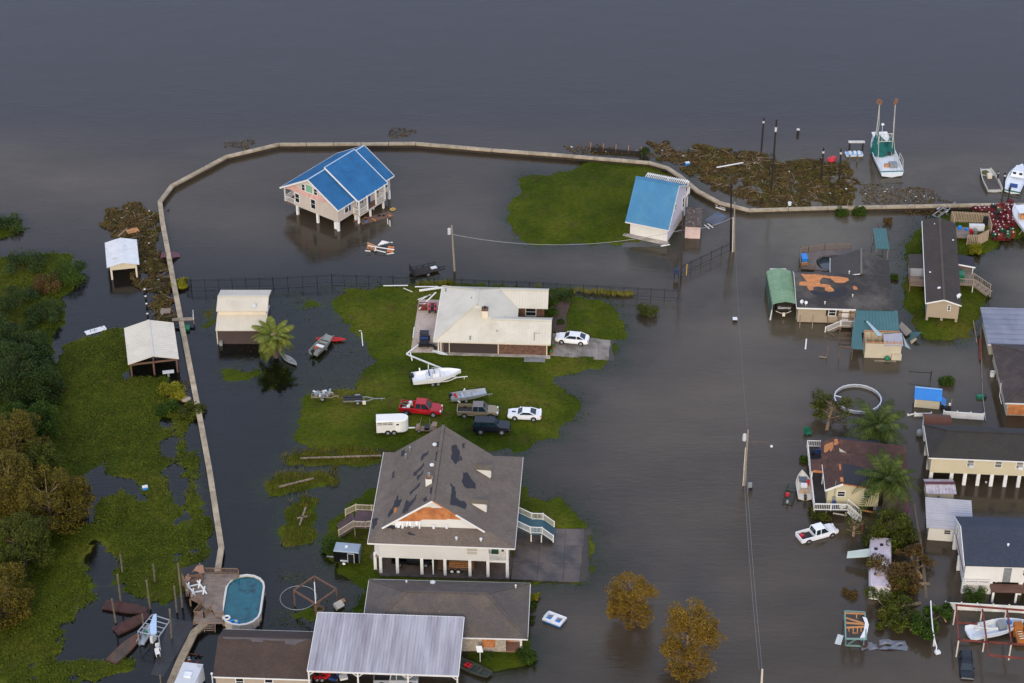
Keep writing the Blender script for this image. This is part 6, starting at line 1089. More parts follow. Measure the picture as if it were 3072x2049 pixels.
t = thing('rusty_crate', 'rust brown metal cage on the patio beside the quad bike', 'crate', P(ZP(400,560), .5), 0)
for z in (.05,.45,.85):
    for a, b2 in (((-.6,-.4),(.6,-.4)),((.6,-.4),(.6,.4)),((.6,.4),(-.6,.4)),((-.6,.4),(-.6,-.4))): MB().beam((*a,z),(*b2,z),.09).build('bar', M_rust, t)
MB().box(-.5,.5,-.3,.3,.05,.6).build('load', M_rust, t)
# black cargo trailer with grey roof
t = trailer_base('cargo_trailer', 'black box trailer with pale roof beside the raised house', 'trailer', Gz(255,1205), Gz(370,1215), .3, 1.8)
MB().box(-1.7,1.5,-.9,.9,.4,2.05).build('body', MATS['black_car_paint'], t); MB().loft([[(-1.72,-.92,2.05),(1.52,-.92,2.05),(1.52,.92,2.05),(-1.72,.92,2.05)],[(-1.65,-.8,2.18),(1.45,-.8,2.18),(1.45,.8,2.18),(-1.65,.8,2.18)]]).build('roof', mat('pale_grey_roof', '#8f9ca8', .4, .1), t); MB().box(.15,.85,-.93,-.9,.5,1.85).build('door', M_black, t)
for a, b2 in (((.1,-.93,.45),(.1,-.93,1.9)),((.9,-.93,.45),(.9,-.93,1.9)),((.1,-.93,1.9),(.9,-.93,1.9))): MB().beam(a, b2, .05).build('door_trim', M_trim, t)
for s_ in (-1,1): wheel(t, -.4, s_*.98, .33, s_, .18, M_white); MB().cbox((-.4,s_*1.0,.75),(.9,.25,.06)).build('fender', M_plast, t)
MB().box(1.5,1.56,-.88,.88,.45,1.95).build('rear_frame', M_galv, t); MB().cbox((-.2,0,2.25),(.35,.35,.14)).build('roof_hatch', M_plast, t); MB().beam((-1.7,0,.4),(-2.8,0,.4),.12).build('tow_bar', M_galv, t)
# flat trailer under the raised house
t = trailer_base('flat_trailer', 'wooden flat trailer with white wheels under the raised house', 'trailer', Gz(1150,1272), Gz(1400,1280), .34, 1.9)
MB().box(-2.2,2.4,-.9,.9,.5,.6).build('deck', M_brnwood, t)
for x in (-.4,.4):
    for s_ in (-1,1): wheel(t, x, s_*.98, .34, s_, .18, M_white)
for i in range(4): MB().beam((-.8,-.5+i*.25,.68+i*.05),(2.2,-.6+i*.3,.7+i*.06),.18,.05).build('lumber', M_newwood, t)
# black utility trailer in the water
Z11 = Zm(400, 400, 2.137); t = thing('utility_trailer', 'black mesh sided utility trailer standing in the water', 'trailer', P(Z11(1870,890), 0), math.radians(24)); M_bt2 = mat('black_trailer_steel', '#1d1c1f', .7, .2)
MB().box(-2.1,2.0,-.95,.95,.3,.38).build('deck', mat('dark_boards', '#2c2624', .9, .2), t)
for s_ in (-1,1):
    MB().beam((-2.1,s_*.95,.75),(2.0,s_*.95,.75),.07).build('side_rail', M_bt2, t)
    for x in (-2.1,-1,0,1,2.0): MB().beam((x,s_*.95,.3),(x,s_*.95,.75),.06).build('stake', M_bt2, t)
    wheel(t, .1, s_*1.05, .33, s_, .2, z=.15)
MB().box(-2.2,-2.12,-.95,.95,.35,1.5).build('tail_gate', M_bt2, t); MB().beam((2.0,0,.3),(3.3,0,.2),.1).build('tongue', M_bt2, t); MB().cbox((1.4,-.1,.5),(.9,.6,.18)).build('white_board', M_plast, t)
# camo skiff, pedal boat, canoe, flat boat by the palm
t = thing('flat_boat', 'dark green flat boat with red cans beside the bungalow', 'boat', P(Kz(1440,860), 0), math.radians(-33)); M_camo = mat('olive_boat', '#3a3f36', .7, .25, 1.5); hull(t, 4.6, 1.5, .5, M_camo, bow=.25, vee=.05, dz=.3, fine=1.0)
for i in range(4): MB().cbox((-1.0+(i%2)*.45,-.2+(i//2)*.4,.38),(.32,.26,.34)).build('fuel_can', M_red, t)
for x in (-.3,.9): MB().box(x-.18,x+.18,-.6,.6,.36,.44).build('bench', M_camo, t)
t = thing('pedal_boat', 'white and blue pedal boat adrift right of the bungalow', 'boat', P(Kz(2112,450), 0), math.radians(-30))
MB().loft([[(-1.15,-.75,-.1),(1.15,-.75,-.1),(1.15,.75,-.1),(-1.15,.75,-.1)],[(-1.25,-.85,.25),(1.25,-.85,.25),(1.25,.85,.25),(-1.25,.85,.25)]]).build('hull', M_blue, t)
for s_ in (-1,1): MB().box(-1.25,1.25,s_*.68-.17,s_*.68+.17,.255,.48).build('side_float', M_plast, t)
MB().box(-.25,.25,-.5,.5,.255,.55).build('middle_seat', M_plast, t); MB().box(-1.25,-.95,-.5,.5,.255,.6).build('stern', M_plast, t); MB().box(.95,1.25,-.5,.5,.255,.5).build('bow', M_plast, t)
for x in (-.55,.6): MB().cbox((x,.25,.3),(.4,.35,.06)).build('foot_well', M_wood, t)
t = thing('canoe', 'grey canoe adrift under the palm fronds', 'canoe', P(Dz(1435,1030), 0), math.radians(-48)); hull(t, 3.9, .95, .42, M_alu, bow=1.0, stern=.1, vee=.1, dz=.3)
for x in (-.9,.2): MB().box(x-.12,x+.12,-.4,.4,.3,.36).build('seat', M_alu, t)
tr = boat_trailer('boat_trailer', 'half drowned trailer under the olive boat near the palm', Dz(1880,920), Dz(2080,720), -.3, 3.8, 1.5, 1); o_, rz_ = FR[tr.name]; t = thing('flat_boat', 'olive aluminium boat on a drowned trailer right of the palm', 'boat', (o_.x, o_.y, .3), rz_); M_oal = mat('olive_aluminium', '#8b8a80', .5, .2, metal=.3); hull(t, 4.8, 1.7, .62, M_oal, bow=.3, vee=.06, dz=.35, fine=1.1)
for x, m_ in ((-.5,M_plast),(.5,M_oal)): MB().box(x-.25,x+.25,-.6,.6,.4,.55).build('bench', m_, t)
MB().slab([(1.0,-.65,.58),(2.2,-.5,.66),(2.2,.5,.66),(1.0,.65,.58)], .05).build('bow_deck', M_oal, t); outboard(t, -2.5, 0, .35, None, .85); MB().cbox((-1.1,.3,.5),(.3,.25,.3)).build('orange_vest', mat('orange_cloth', '#c8501c', .8, .1), t)
t = thing('kayak', 'red and black kayak half hidden under the olive boat', 'kayak', P(Dz(1930,790), 0), math.radians(-4)); hull(t, 4.3, .9, .35, mat('red_kayak', '#b02a2e', .5, .15), bow=1.0, stern=.3, vee=.1, dz=.4)
# ---- boats by the torn brown house
t = thing('bay_boat', 'cream fishing boat moored beside the white railed deck', 'boat', P(S7(365,850), 0), math.radians(88)); hull(t, 5.6, 2.1, .7, mat('cream_gelcoat', '#cfc8ba', .4, .08), dz=.45, fine=1.2)
MB().box(-.9,-.3,-.4,.4,.35,1.0).build('console', M_plast, t); MB().box(-1.6,-1.2,-.6,.6,.35,.75).build('seat', mat('tan_cushion', '#b49a80', .8, .1), t); MB().box(.6,1.6,-.5,.5,.5,.6).build('casting_deck', mat('grey_carpet', '#56606a', .9, .1), t); MB().box(-.1,.3,-.7,-.3,.35,.8).build('red_bag', M_red, t); MB().box(.3,.6,-.8,-.5,.45,.9).build('red_vest', M_red, t); outboard(t, -2.95, 0, .2)
t = thing('flat_boat', 'small dark skiff with red tank left of the cream fishing boat', 'boat', P(S7(150,980), 0), math.radians(75)); hull(t, 3.9, 1.4, .45, M_camo, bow=.25, vee=.05, dz=.3, fine=1.0); MB().cbox((-.3,.25,.42),(.45,.45,.4)).build('fuel_can', M_red, t); outboard(t, -2.0, 0, .2, M_galv, .7); MB().box(.6,1.0,-.55,.55,.35,.42).build('bench', M_camo, t)
# ---- lower left wrecks, boat lift, motorhome
def wreck(label, q, ang, L_, B_, m): 
    t = thing('barge_wreck', label, 'barge', P(Qz(*q), 0), math.radians(ang)); hull(t, L_, B_, .38, m, bow=.5, vee=.05, dz=.9, fine=1.2); 
    for x in (-.6,.6): MB().box(x*L_*.3-.1,x*L_*.3+.1,-B_*.42,B_*.42,.30,.40).build('thwart', m, t)
M_wr = mat('rusty_barge', '#4a2a23', .9, .35, 1.5, col2='#2f211d'); M_wr2 = mat('grey_brown_barge', '#4f443b', .9, .3, 1.2, col2='#5c3a2c')
wreck('rust red sunken barge furthest left among the pilings', (170,525), -14, 5.6, 1.7, M_wr); wreck('rust red barge angled below the furthest left barge', (225,660), 40, 4.6, 1.7, M_wr); wreck('grey brown barge nearest the bottom left corner', (165,885), 60, 5.2, 1.7, M_wr2)
t = thing('boat_lift', 'aluminium boat lift frame with a torn white sheet', 'boat lift', P(Qz(420,700), 0), 0.0); q = [lp(t, Qz(*a), 2.2) for a in ((400,570),(560,620),(460,765),(275,720))]
for i in range(4): MB().beam(q[i], q[(i+1)%4], .1).build('top_beam', M_alu, t); MB().beam((q[i].x,q[i].y,-1), q[i], .12).build('post', M_galv, t)
for k in (.25,.5,.75): MB().beam(q[0].lerp(q[3],k), q[1].lerp(q[2],k), .08).build('roof_bar', M_alu, t)
sh = [lp(t, Qz(*a), 2.3) for a in ((415,565),(440,562),(440,735),(385,740),(380,660))]; MB().slab(sh, .04).build('torn_sheet', mat('pale_blue_sheet', '#a9bfd6', .5, .08), t)
b = thing('flat_boat', 'small grey boat with green tank under the boat lift frame', 'boat', P(Qz(345,760), .1), math.radians(75)); hull(b, 3.2, 1.2, .4, M_alu, bow=.3, vee=.05, dz=.3); MB().cbox((.2,.1,.4),(.4,.4,.3)).build('green_tank', M_green, b); tag(MB().cbox(P(Qz(410,775), .5),(.9,.35,1.0),1.2).build('white_tank', M_plast), 'white tank standing beside the boat lift post', 'tank')
for q_, lb in (((455,870),'upper white plastic chair tumbled below the boat lift'), ((450,915),'lower white plastic chair tumbled below the boat lift')):
    t = thing('chair', lb, 'chair', P(Qz(*q_), .35), .4)
    for x in (-.22,.22):
        for y in (-.2,.2): MB().beam((x,y,-.3),(x,y,.15),.06).build('leg', M_plast, t)
    MB().box(-.27,.27,-.25,.25,.15,.2).build('seat', M_plast, t); MB().box(-.27,.27,.22,.28,.21,.7).build('backrest', M_plast, t)
t = thing('motorhome', 'white motorhome with sooty roof at the bottom left edge', 'motorhome', P(Qz(720,1290), 0), math.radians(80)); MB().loft([[(-3.2,-1.15,.2),(3.0,-1.15,.2),(3.0,1.15,.2),(-3.2,1.15,.2)],[(-3.2,-1.15,2.6),(2.7,-1.15,2.6),(2.7,1.15,2.6),(-3.2,1.15,2.6)]]).build('body', M_white, t); MB().box(-3.25,2.75,-1.2,1.2,2.6,2.7).build('roof', mat('sooty_white_roof', '#c9cacc', .6, .1, .5, col2='#6d6d6f', mix=(.55,.75)), t); MB().box(.2,1.0,-.45,.4,2.7,2.95).build('roof_unit', M_plast, t); window(t, 'S', -1.15, 0, 1.7, .9, .6)
for x in (-2,2):
    for s_ in (-1,1): wheel(t, x, s_*1.05, .4, s_, .25, z=.1)
# ---- pink grey caravan crushed by trees
ZC = Zm(2450, 1650, 3.93); t = thing('caravan', 'mauve roofed caravan crushed under fallen trees', 'caravan', P(ZC(735,385), 0), math.radians(82)); M_mauve = mat('mauve_roof', '#b7abb0', .6, .12, .6, col2='#988c91')
MB().box(-3.4,6.2,-1.28,1.28,.1,2.1).build('body', M_white, t); MB().loft([[(-3.45,-1.32,2.1),(6.25,-1.32,2.1),(6.25,1.32,2.1),(-3.45,1.32,2.1)],[(-3.35,-1.2,2.28),(6.1,-1.2,2.28),(6.1,1.2,2.28),(-3.35,1.2,2.28)]]).build('roof', M_mauve, t); MB().box(.6,1.4,-.65,-.1,2.28,2.55).build('roof_unit', M_plast, t)
for x, y in ((4.6,-.1),(3.7,.6),(2.4,-.2),(-1.2,.6)): MB().box(x-.2,x+.2,y-.2,y+.2,2.28,2.38).build('roof_vent', M_dark, t)
MB().slab([(2.6,1.3,1.9),(4.2,1.3,1.9),(4.1,4.0,1.2),(2.9,4.1,1.1)], .06).build('torn_awning', mat('pale_green_awning', '#b4bdb0', .7, .15), t); MB().box(-3.3,-2.9,.4,1.0,.8,2.0).build('torn_corner', M_dark, t)
# ================================================================ LAKE SIDE: shrimp boat, pilings, skiffs
ZS = Zm(2550, 310, 6.535); M_net = mat('teal_net', '#0f5a55', .9, .2, 3.); M_rig = mat('rigging_white', '#b9b2ac', .5, .1); M_hullw = mat('white_hull', '#d9dee2', .4, .06)
a = P(ZS(815,1440), .0); b = P(ZS(545,830), .0); d = (b-a).normalized(); ang = math.atan2(d.y, d.x); Ls = 13.2
t = thing('shrimp_boat', 'white shrimp boat with teal nets and two tall outriggers', 'boat', a+d*(Ls/2-.2), ang)
hull(t, Ls, 4.0, 1.15, M_hullw, dz=.6, stern=.94, vee=.3, fine=1.3, th=.1)
MB().beam((-Ls/2,-1.95,1.12),(-Ls/2,1.95,1.12),.12,.12).build('transom_rail', M_green, t)
text('LADY OF THE SEA' if False else 'MISS', .01, (0,0,-5), (0,0,0), M_black, t) if False else None
MB().box(-Ls/2+.3,2.0,-1.6,1.6,.68,.74).build('work_deck', M_hullw, t)
cab = MB().box(1.1,3.9,-1.15,1.15,.74,2.5).build('wheelhouse', M_hullw, t); MB().box(.9,4.1,-1.3,1.3,2.5,2.62).build('cabin_roof', M_white, t)
for x in (1.6,2.5,3.3): MB().box(x-.3,x+.3,-1.17,-1.15,1.6,2.2).build('cabin_window', M_glass, t)
MB().box(1.08,1.1,-.4,.3,.8,2.2).build('cabin_door', M_dark, t)
MB().tube((-.6,-1.0,1.1),(-.6,1.0,1.1),.35,.35,10).build('winch_drum', M_black, t); MB().box(-1.0,-.2,-1.1,-1.0,.74,1.5).build('winch_frame', M_galv, t); MB().box(-1.0,-.2,1.0,1.1,.74,1.5).build('winch_frame', M_galv, t)
MB().box(-4.9,-3.6,-1.3,.0,.74,1.3).build('sorting_tray', M_galv, t); MB().box(-4.6,-4.0,.1,.8,.74,1.2).build('crate', M_newwood, t)
for s_ in (-1,1):
    o1 = MB().tube((.2,s_*1.5,.8),(.9,s_*1.3,9.6),.11,.08,8).tube((.2,s_*1.5,1.2),(.2,s_*1.2,6.0),.05,.05,6).tube((.2,s_*1.2,6.0),(.9,s_*1.3,9.4),.04,.04,6).build('outrigger', M_rig, t)
    MB().cbox((.95,s_*1.35,9.9),(.9,.5,.7),.3*s_,.3).build('trawl_board', mat('trawl_board', '#7a563f', .85, .25), o1)
    # net: bunched under the outrigger, spread on the deck
    rings = []; rn = random.Random(int(s_)+4)
    for k, (z, w, x) in enumerate(((6.9,.12,.8),(5.4,.2,.7),(4.2,.3,.6),(3.2,.75,.5),(2.3,1.15,.3),(1.4,1.35,.1),(.85,1.4,-.1))):
        w *= 1.15 if s_ > 0 else .65
        rings.append([Vector((x+w*.8*math.cos(2*math.pi*i/10)*(1+rn.uniform(-.25,.25)), s_*(1.45-w*.55)+w*.9*math.sin(2*math.pi*i/10)*(1+rn.uniform(-.25,.25)), z)) for i in range(10)])
    MB().loft(rings).build('net', M_net, t)
gm_ = MB()
for s_ in (-1,1): gm_.tube((-.3,s_*1.3,.8),(-.3,s_*1.15,4.6),.06,.06,6).tube((-2.6,s_*1.5,.8),(-.3,s_*1.15,4.6),.04,.04,6)
for z in (3.2,4.6): gm_.tube((-.3,-1.25,z),(-.3,1.25,z),.06,.06,6)
for i in range(4): gm_.tube((-.3,-1.2+i*.6,3.2),(-.3,-.9+i*.6,4.6),.03,.03,5).tube((-.3,-.9+i*.6,4.6),(-.3,-.6+i*.6,3.2),.03,.03,5)
gm_.build('gantry', M_rig, t); MB().tube((2.4,0,2.6),(2.4,0,4.8),.04,.04,6).ball((2.4,0,4.9),.3,8,5,.7).build('radar', M_plast, t)
for s_ in (-1,1): MB().path([(-6.3,s_*1.8,1.2),(-6.3,s_*1.8,2.0),(-3.0,s_*1.85,2.0),(-3.0,s_*1.85,1.2)], .04, 6).build('side_rail', M_rig, t)
MB().path([(-5.8,-1.0,.8),(-5.8,-1.0,2.7),(-3.4,-1.0,2.7),(-3.4,-1.0,.8)], .05, 6).path([(-5.8,-1.8,.8),(-5.8,-1.8,2.7),(-3.4,-1.8,2.7),(-3.4,-1.8,.8)], .05, 6).build('deck_frame', M_rig, t)
# pilings
ZT = Zm(2200, 300, 2.696); M_pil = mat('tarred_piling', '#26201c', .9, .25, 2.); M_pil2 = mat('bare_piling', '#6e6450', .9, .25, 2., col2='#4d4639'); M_cap3 = mat('piling_band', '#c9c6bd', .7, .1)
def zheight(pb, pt):
    b_ = P(pb, 0); lo, hi = 0, 30
    for _ in range(40):
        m_ = (lo+hi)/2; dy = b_.y; dz = m_-CAM_H; dd = dy*math.cos(CAM_PITCH)-dz*math.sin(CAM_PITCH); up = dy*math.sin(CAM_PITCH)+dz*math.cos(CAM_PITCH)
        if PCY-FOC*up/dd > pt[1]: lo = m_
        else: hi = m_
    return lo
def piling(label, pb, pt, r_=.13, m=None, bands=True, group=None):
    b_ = P(pb, 0); h = zheight(pb, pt); tp = P(pt, h); t = thing('piling', label, 'piling', b_, 0, group)
    dx = max(-.6, min(.6, tp.x-b_.x)); MB().tube((-dx*.2,0,-1.4),(dx,0,h),r_,r_*.85,9).build('pile', m or M_pil, t)
    if bands: MB().tube((dx*.8,0,h*.84),(dx*.83,0,h*.9),r_*1.12,r_*1.12,9).build('band', M_cap3, t)
    return t
for lb, pb, pt in (('tall black piling furthest left beyond the brown drift',(228,390),(247,145)), ('tallest black piling rising from the brown drift',(305,735),(350,160)), ('black piling left of the red bag in the drift',(710,638),(731,388)), ('black piling right of the red bag in the drift',(856,650),(872,395)), ('black piling beside the small grey skiff',(2142,660),(2142,578)), ('black piling between the skiff and the cabin cruiser',(2188,745),(2198,590)), ('short leaning black piling left of the drift red bag',(716,520),(718,455))): piling(lb, ZT(*pb), ZT(*pt), .16)
t = thing('piling', 'short fat piling with pale cap alone in open water', 'piling', P(ZT(522,275), 0)); MB().tube((0,0,-1),(0,0,.8),.24,.22,10).build('pile', M_pil, t); MB().tube((0,0,.8),(0,0,.95),.3,.28,10).build('cap', M_cap3, t)
for lb, pb, pt in (('pole rising from the floating marsh furthest left',(140,205),(120,40)), ('pole rising from the marsh second from the left',(425,285),(410,125)), ('tall pole in the water above the first rusty barge',(125,465),(95,215)), ('pole at the marsh edge above the boat lift',(385,520),(350,265)), ('pole between the marsh and the deck corner',(620,550),(595,320)), ('green mossy pole through the first rusty barge',(82,640),(45,430)), ('pole right of the boat lift roof frame',(572,780),(555,520)), ('pole close behind the pool deck left rail',(668,505),(628,115)), ('dark stub of pole behind the boat lift',(330,700),(312,560))): piling(lb, Qz(*pb), Qz(*pt), .13, M_pil2, False)
for i, (x, y) in enumerate(((1365,845),(1373,910),(1382,980),(1390,1075))):
    t = thing('piling', ['first and furthest','second','third','last and nearest'][i]+' white capped piling above the large boathouse', 'piling', P(Lz(x, y+28), 0)); MB().tube((0,0,-1),(0,0,.55),.16,.15,9).build('pile', M_pil, t); MB().ball((0,0,.62),.19,8,5,.6).build('cap', M_cap3, t)
# small boats along the top right
t = thing('pedal_boat', 'blue and white pedal boat caught between two posts', 'boat', P(ZT(975,445), 0), .05); MB().loft([[(-1.3,-.6,-.1),(1.3,-.6,-.1),(1.3,.6,-.1),(-1.3,.6,-.1)],[(-1.45,-.7,.3),(1.45,-.7,.3),(1.45,.7,.3),(-1.45,.7,.3)]]).build('hull', M_plast, t); MB().box(-1.3,1.3,-.55,.55,.305,.38).build('deck', mat('light_blue_deck', '#7fb2dd', .5, .1), t)
for x in (-.7,.1,.8): MB().box(x-.2,x+.2,-.4,.3,.385,.65).build('seat', M_plast, t)
t = thing('mooring_frame', 'low mooring frame with pale top behind the blue pedal boat', 'frame', P(ZT(990,410), 0), .0)
for x in (-1.1,1.1): MB().tube((x,0,-1),(x,0,1.6),.14,.14,8).build('post', M_pil, t)
MB().box(-1.35,1.35,-.3,.3,1.6,1.75).build('top_board', M_cap3, t)
for i, (x, y) in enumerate(((942,500),(1005,500))): piling(['left','right'][i]+' mossy post before the blue pedal boat', ZT(x,y), ZT(x,y-55), .13, M_pil2, False)
t = thing('skiff', 'grey work skiff with white rim full of weed', 'boat', P(ZT(2075,665), 0), math.radians(93)); hull(t, 6.6, 2.7, .7, mat('skiff_rim', '#b9b5aa', .6, .1), bow=.35, stern=.95, vee=.1, dz=.35, fine=1.0, th=.12); MB().box(-2.8,2.4,-1.1,1.1,.3,.36).build('deck', mat('brown_grey_deck', '#4d4742', .9, .2), t); MB().box(.5,1.3,-.4,.3,.36,1.0).build('console', M_crtrim, t); MB().ball((2.2,.3,.6),.6,8,5,.5).build('weed_heap', mat('weed', '#4a4d22', .9, .4, 4.), t)
t = thing('cabin_cruiser', 'white cabin cruiser moored at the right edge', 'boat', P(ZT(2290,660), 0), math.radians(68)); hull(t, 8.5, 3.0, .95, M_hullw, dz=.5, stern=.95); MB().loft([[(-.2,-1.1,.9),(3.2,-.8,.9),(3.2,.8,.9),(-.2,1.1,.9)],[(.3,-.9,1.8),(2.4,-.65,1.7),(2.4,.65,1.7),(.3,.9,1.8)]]).build('cabin', M_hullw, t); MB().box(.6,1.2,-.93,-.9,1.1,1.5).build('cabin_window', M_dark, t)
for y in (-.5,.5): MB().box(.0,.3,y-.25,y+.25,1.3,1.6).build('front_window', M_dark, t)
outboard(t, -4.5, .3, .6); MB().path([(2.4,-.7,1.7),(2.4,-.7,2.3),(4.0,-.3,2.0)], .04, 5).build('bow_rail', M_rig, t); MB().box(-3,-2.4,-.6,.6,.5,.9).build('seat', M_navy, t); MB().beam((-4.25,-1.4,.5),(-4.25,1.4,.5),.1,.2).build('transom_band', M_green, t)
R9b = Zm(2900, 450, 5.227); t = thing('stored_boat', 'white boat propped on stands beside the crab traps', 'boat', P(R9b(860,1190), .35), math.radians(100)); hb = hull(t, 7.5, 2.7, .9, M_hullw, dz=.5); hb.location = (0,0,.8); MB().box(-.3,.6,-.5,.5,1.4,2.1).build('console', M_newwood, t); MB().slab([(-.8,-1.0,2.9),(1.6,-1.0,2.9),(1.6,1.0,2.9),(-.8,1.0,2.9)], .08).build('hard_top', M_plast, t)
for x in (-.7,1.5):
    for y in (-.9,.9): MB().tube((x,y,1.4),(x,y,2.85),.04,.04,6).build('top_post', M_rig, t)
for x in (-2.2,1.8):
    for y in (-.8,.8): MB().beam((x,y*1.6,-.2),(x,y*.7,1.0),.12).build('stand', M_wood, t)
t = boat_trailer('boat_trailer', 'empty aluminium boat trailer beside the slatted pen', R5(625,245), R5(760,150), .25, 4.6, 1.7, 1, M_alu)
# ---- flood wall crossings
t = thing('wall_ladder', 'small grey wooden steps over the flood wall', 'steps', P(ZT(950,905), 0), 0.0)
for i in range(5): MB().box(-.45,.45,-.7+i*.22,-.5+i*.22,-.05+i*.22,.02+i*.22).build('tread', M_wood, t)
for x in (-.5,.5): MB().beam((x,-.9,-.3),(x,.7,1.1),.08,.2).build('stringer', M_wood, t); MB().beam((x,.6,.8),(x,.6,1.9),.08).build('hand_post', M_wood, t)
t = thing('wall_platform', 'small pale platform crossing the flood wall left of the barn', 'platform', P(Dz(200,600), 0), .1); MB().box(-1.6,1.6,-.35,.35,.85,.95).build('planks', M_wood, t)
for x in (-1.5,1.5): MB().beam((x,0,-.8),(x,0,.85),.12).build('leg', M_wood, t)
MB().beam((1.5,.3,.9),(1.5,.3,2.2),.08).build('hand_post', M_plast, t); MB().beam((1.5,-.3,.9),(1.5,-.3,1.9),.08).build('hand_post', M_plast, t)
t = thing('wheelie_bin', 'green rubbish bin half sunk beside the flood wall platform', 'bin', P(Dz(228,660), 0), .1); MB().loft([[(-.4,-.45,-.5),(.4,-.45,-.5),(.4,.45,-.5),(-.4,.45,-.5)],[(-.5,-.55,.35),(.5,-.55,.35),(.5,.55,.35),(-.5,.55,.35)]]).build('body', M_green, t); MB().box(-.54,.54,-.6,.6,.355,.45).build('lid', M_green, t)
t = thing('piling_bucket', 'white bucket on a stump at the flood wall', 'bucket', P(ZT(455,850), .8), 0.0); MB().tube((0,0,0),(0,0,.45),.26,.3,12).build('bucket', M_plast, t); MB().tube((0,0,.45),(0,0,.5),.32,.32,12).build('rim', M_plast, t)
# ================================================================ POLES, WIRES, FENCES
M_pole = mat('grey_utility_pole', '#8c8170', .9, .2, 2.); M_dpole = mat('dark_utility_pole', '#3b312a', .9, .2, 2.); M_wire = mat('wire', '#9a9a9c', .6, .1)
TOPS = {}
def upole(key, label, pb, pt, m, trans=None, arm=None, pipe=False, zb=0.0):
    b_ = P(pb, zb); h = zheight(pb, pt); tp = P(pt, h); t = thing('utility_pole', label, 'utility pole', b_, 0); dx = max(-1.2, min(1.2, tp.x-b_.x)); TOPS[key] = Vector((b_.x+dx, b_.y, h))
    MB().tube((-.1*dx,0,-1.2),(dx,0,h),.17,.11,10).build('pole', m, t)
    if trans: MB().tube((dx*trans-.4,-.1,h*trans-.9),(dx*trans-.4,-.1,h*trans),.26,.26,12).ball((dx*trans-.4,-.1,h*trans+.05),.2,8,4,.4).build('transformer', mat('transformer_grey', '#c3c5c6', .5, .1), t)
    if pipe: MB().tube((-.2,-.18,-.6),(dx*.72-.2,-.18,h*.7),.06,.06,8).build('conduit', M_crtrim, t)
    if arm: MB().path([Vector((dx*.9,0,h*.78)), Vector((dx*.9+arm*.6,0,h*.80)), Vector((dx*.9+arm,0,h*.74))], .05, 6).build('lamp_arm', M_brnwood, t); MB().ball((dx*.9+arm,0,h*.71),.2,8,5,.8).build('lamp', M_plast, t)
    return t
upole('a', 'slim pale utility pole behind the black fence', W2(1044,622), W2(1037,517), M_pole, .93); upole('b', 'dark utility pole before the blue roofed barn', B2(1765,1212), B2(1784,610), M_dpole); upole('c', 'grey utility pole at the end of the short black fence', B2(2262,985), B2(2270,522), M_pole, pipe=True); upole('c2', 'thin black mast beside the grey utility pole', B2(2233,968), B2(2237,340), M_black)
upole('d', 'utility pole with transformer and lamp arm in open water', Sz(212,905), Sz(240,486), M_pole, .93, 3.2, True); upole('e', 'pale pole cut off by the bottom edge', (2284,2075), (2287,2008), M_crtrim)
t = thing('meter_pedestal', 'grey meter box on a stand beside the transformer pole', 'meter box', P(Sz(252,945), 0)); MB().box(-.25,.25,-.15,.15,.5,1.2).build('box', M_galv, t); MB().beam((0,0,-.6),(0,0,.5),.14).build('stand', M_galv, t); MB().box(-.1,.35,-.25,-.16,.1,.5).build('small_box', M_black, t)
def wire(label, a, b_, sag, r_=.022, n=16):
    a = Vector(a); b_ = Vector(b_); t = thing('power_line', label, 'wire', a, 0); pts = []
    for i in range(n+1):
        k = i/n; p = a.lerp(b_, k); p.z -= sag*4*k*(1-k); pts.append(p-a)
    mb = MB().path(pts, r_, 5); o = mb.build('cable', M_wire, t); return t
U = Vector
wire('sagging wire from the slim pale pole to the barn pole', TOPS['a']-U((0,0,1.6)), TOPS['b']-U((0,0,3.2)), 2.2, .03); wire('wire from the barn pole to the grey utility pole', TOPS['b']-U((0,0,3.2)), TOPS['c']-U((0,0,2.6)), .6, .03); wire('wire from the transformer pole down to the bottom pole', TOPS['d']-U((0,0,5.0)), TOPS['e']+U((0,0,-.1)), 1.0, .012); wire('second wire from the transformer pole down to the bottom pole', TOPS['d']-U((.3,0,5.4)), TOPS['e']+U((-.35,0,-.1)), 1.2, .012)
wire('wire from the transformer pole up towards the flood wall', TOPS['d']-U((0,0,.2)), TOPS['c']-U((0,0,1.5)), 2.5, .006); wire('wire between the barn roof and the barn pole', TOPS['b']-U((0,0,2.2)), P(B2(1640,740), 4.0), .3, .02)
piling('yellow capped guy post beside the barn pole', B2(1815,1210), B2(1822,1105), .07, mat('yellow_guard', '#c9a24a', .6, .1), False)
M_bf = mat('black_fence', '#16171c', .6, .2)
def blackfence(label, pts, h=1.7, step=2.0, zz=0.0):
    w = [P(p, zz) for p in pts]; t = thing('picket_fence', label, 'fence', w[0], 0)
    for a, b_ in zip(w[:-1], w[1:]):
        a = a-w[0]; b_ = b_-w[0]; n = max(1, round((b_-a).length/step)); pk = int(step/.16)
        for i in range(n):
            p = a.lerp(b_, i/n); q = a.lerp(b_, (i+1)/n); MB().beam((p.x,p.y,-.6),(p.x,p.y,h+.1),.08).build('post', M_bf, t); mb = MB()
            for z in (.25, h-.25, h-.05): mb.beam((p.x,p.y,z),(q.x,q.y,z),.035,.035)
            for k in range(1, pk): c = p.lerp(q, k/pk); mb.beam((c.x,c.y,.1),(c.x,c.y,h),.018)
            tag(mb.build('pickets', M_bf, t), kind='stuff')
        MB().beam((b_.x,b_.y,-.6),(b_.x,b_.y,h+.1),.08).build('post', M_bf, t)
    return t
blackfence('long black picket fence behind the barn and ranch house', [(560,862),(575,868),(820,862),(996,852),(1180,858),(1590,874),(2033,899)]); blackfence('short black picket fence between the two dark poles', [B2(1760,1212), B2(2235,985)]); blackfence('stub of black fence outside the flood wall', [Lz(1450,880), Lz(1600,850)])
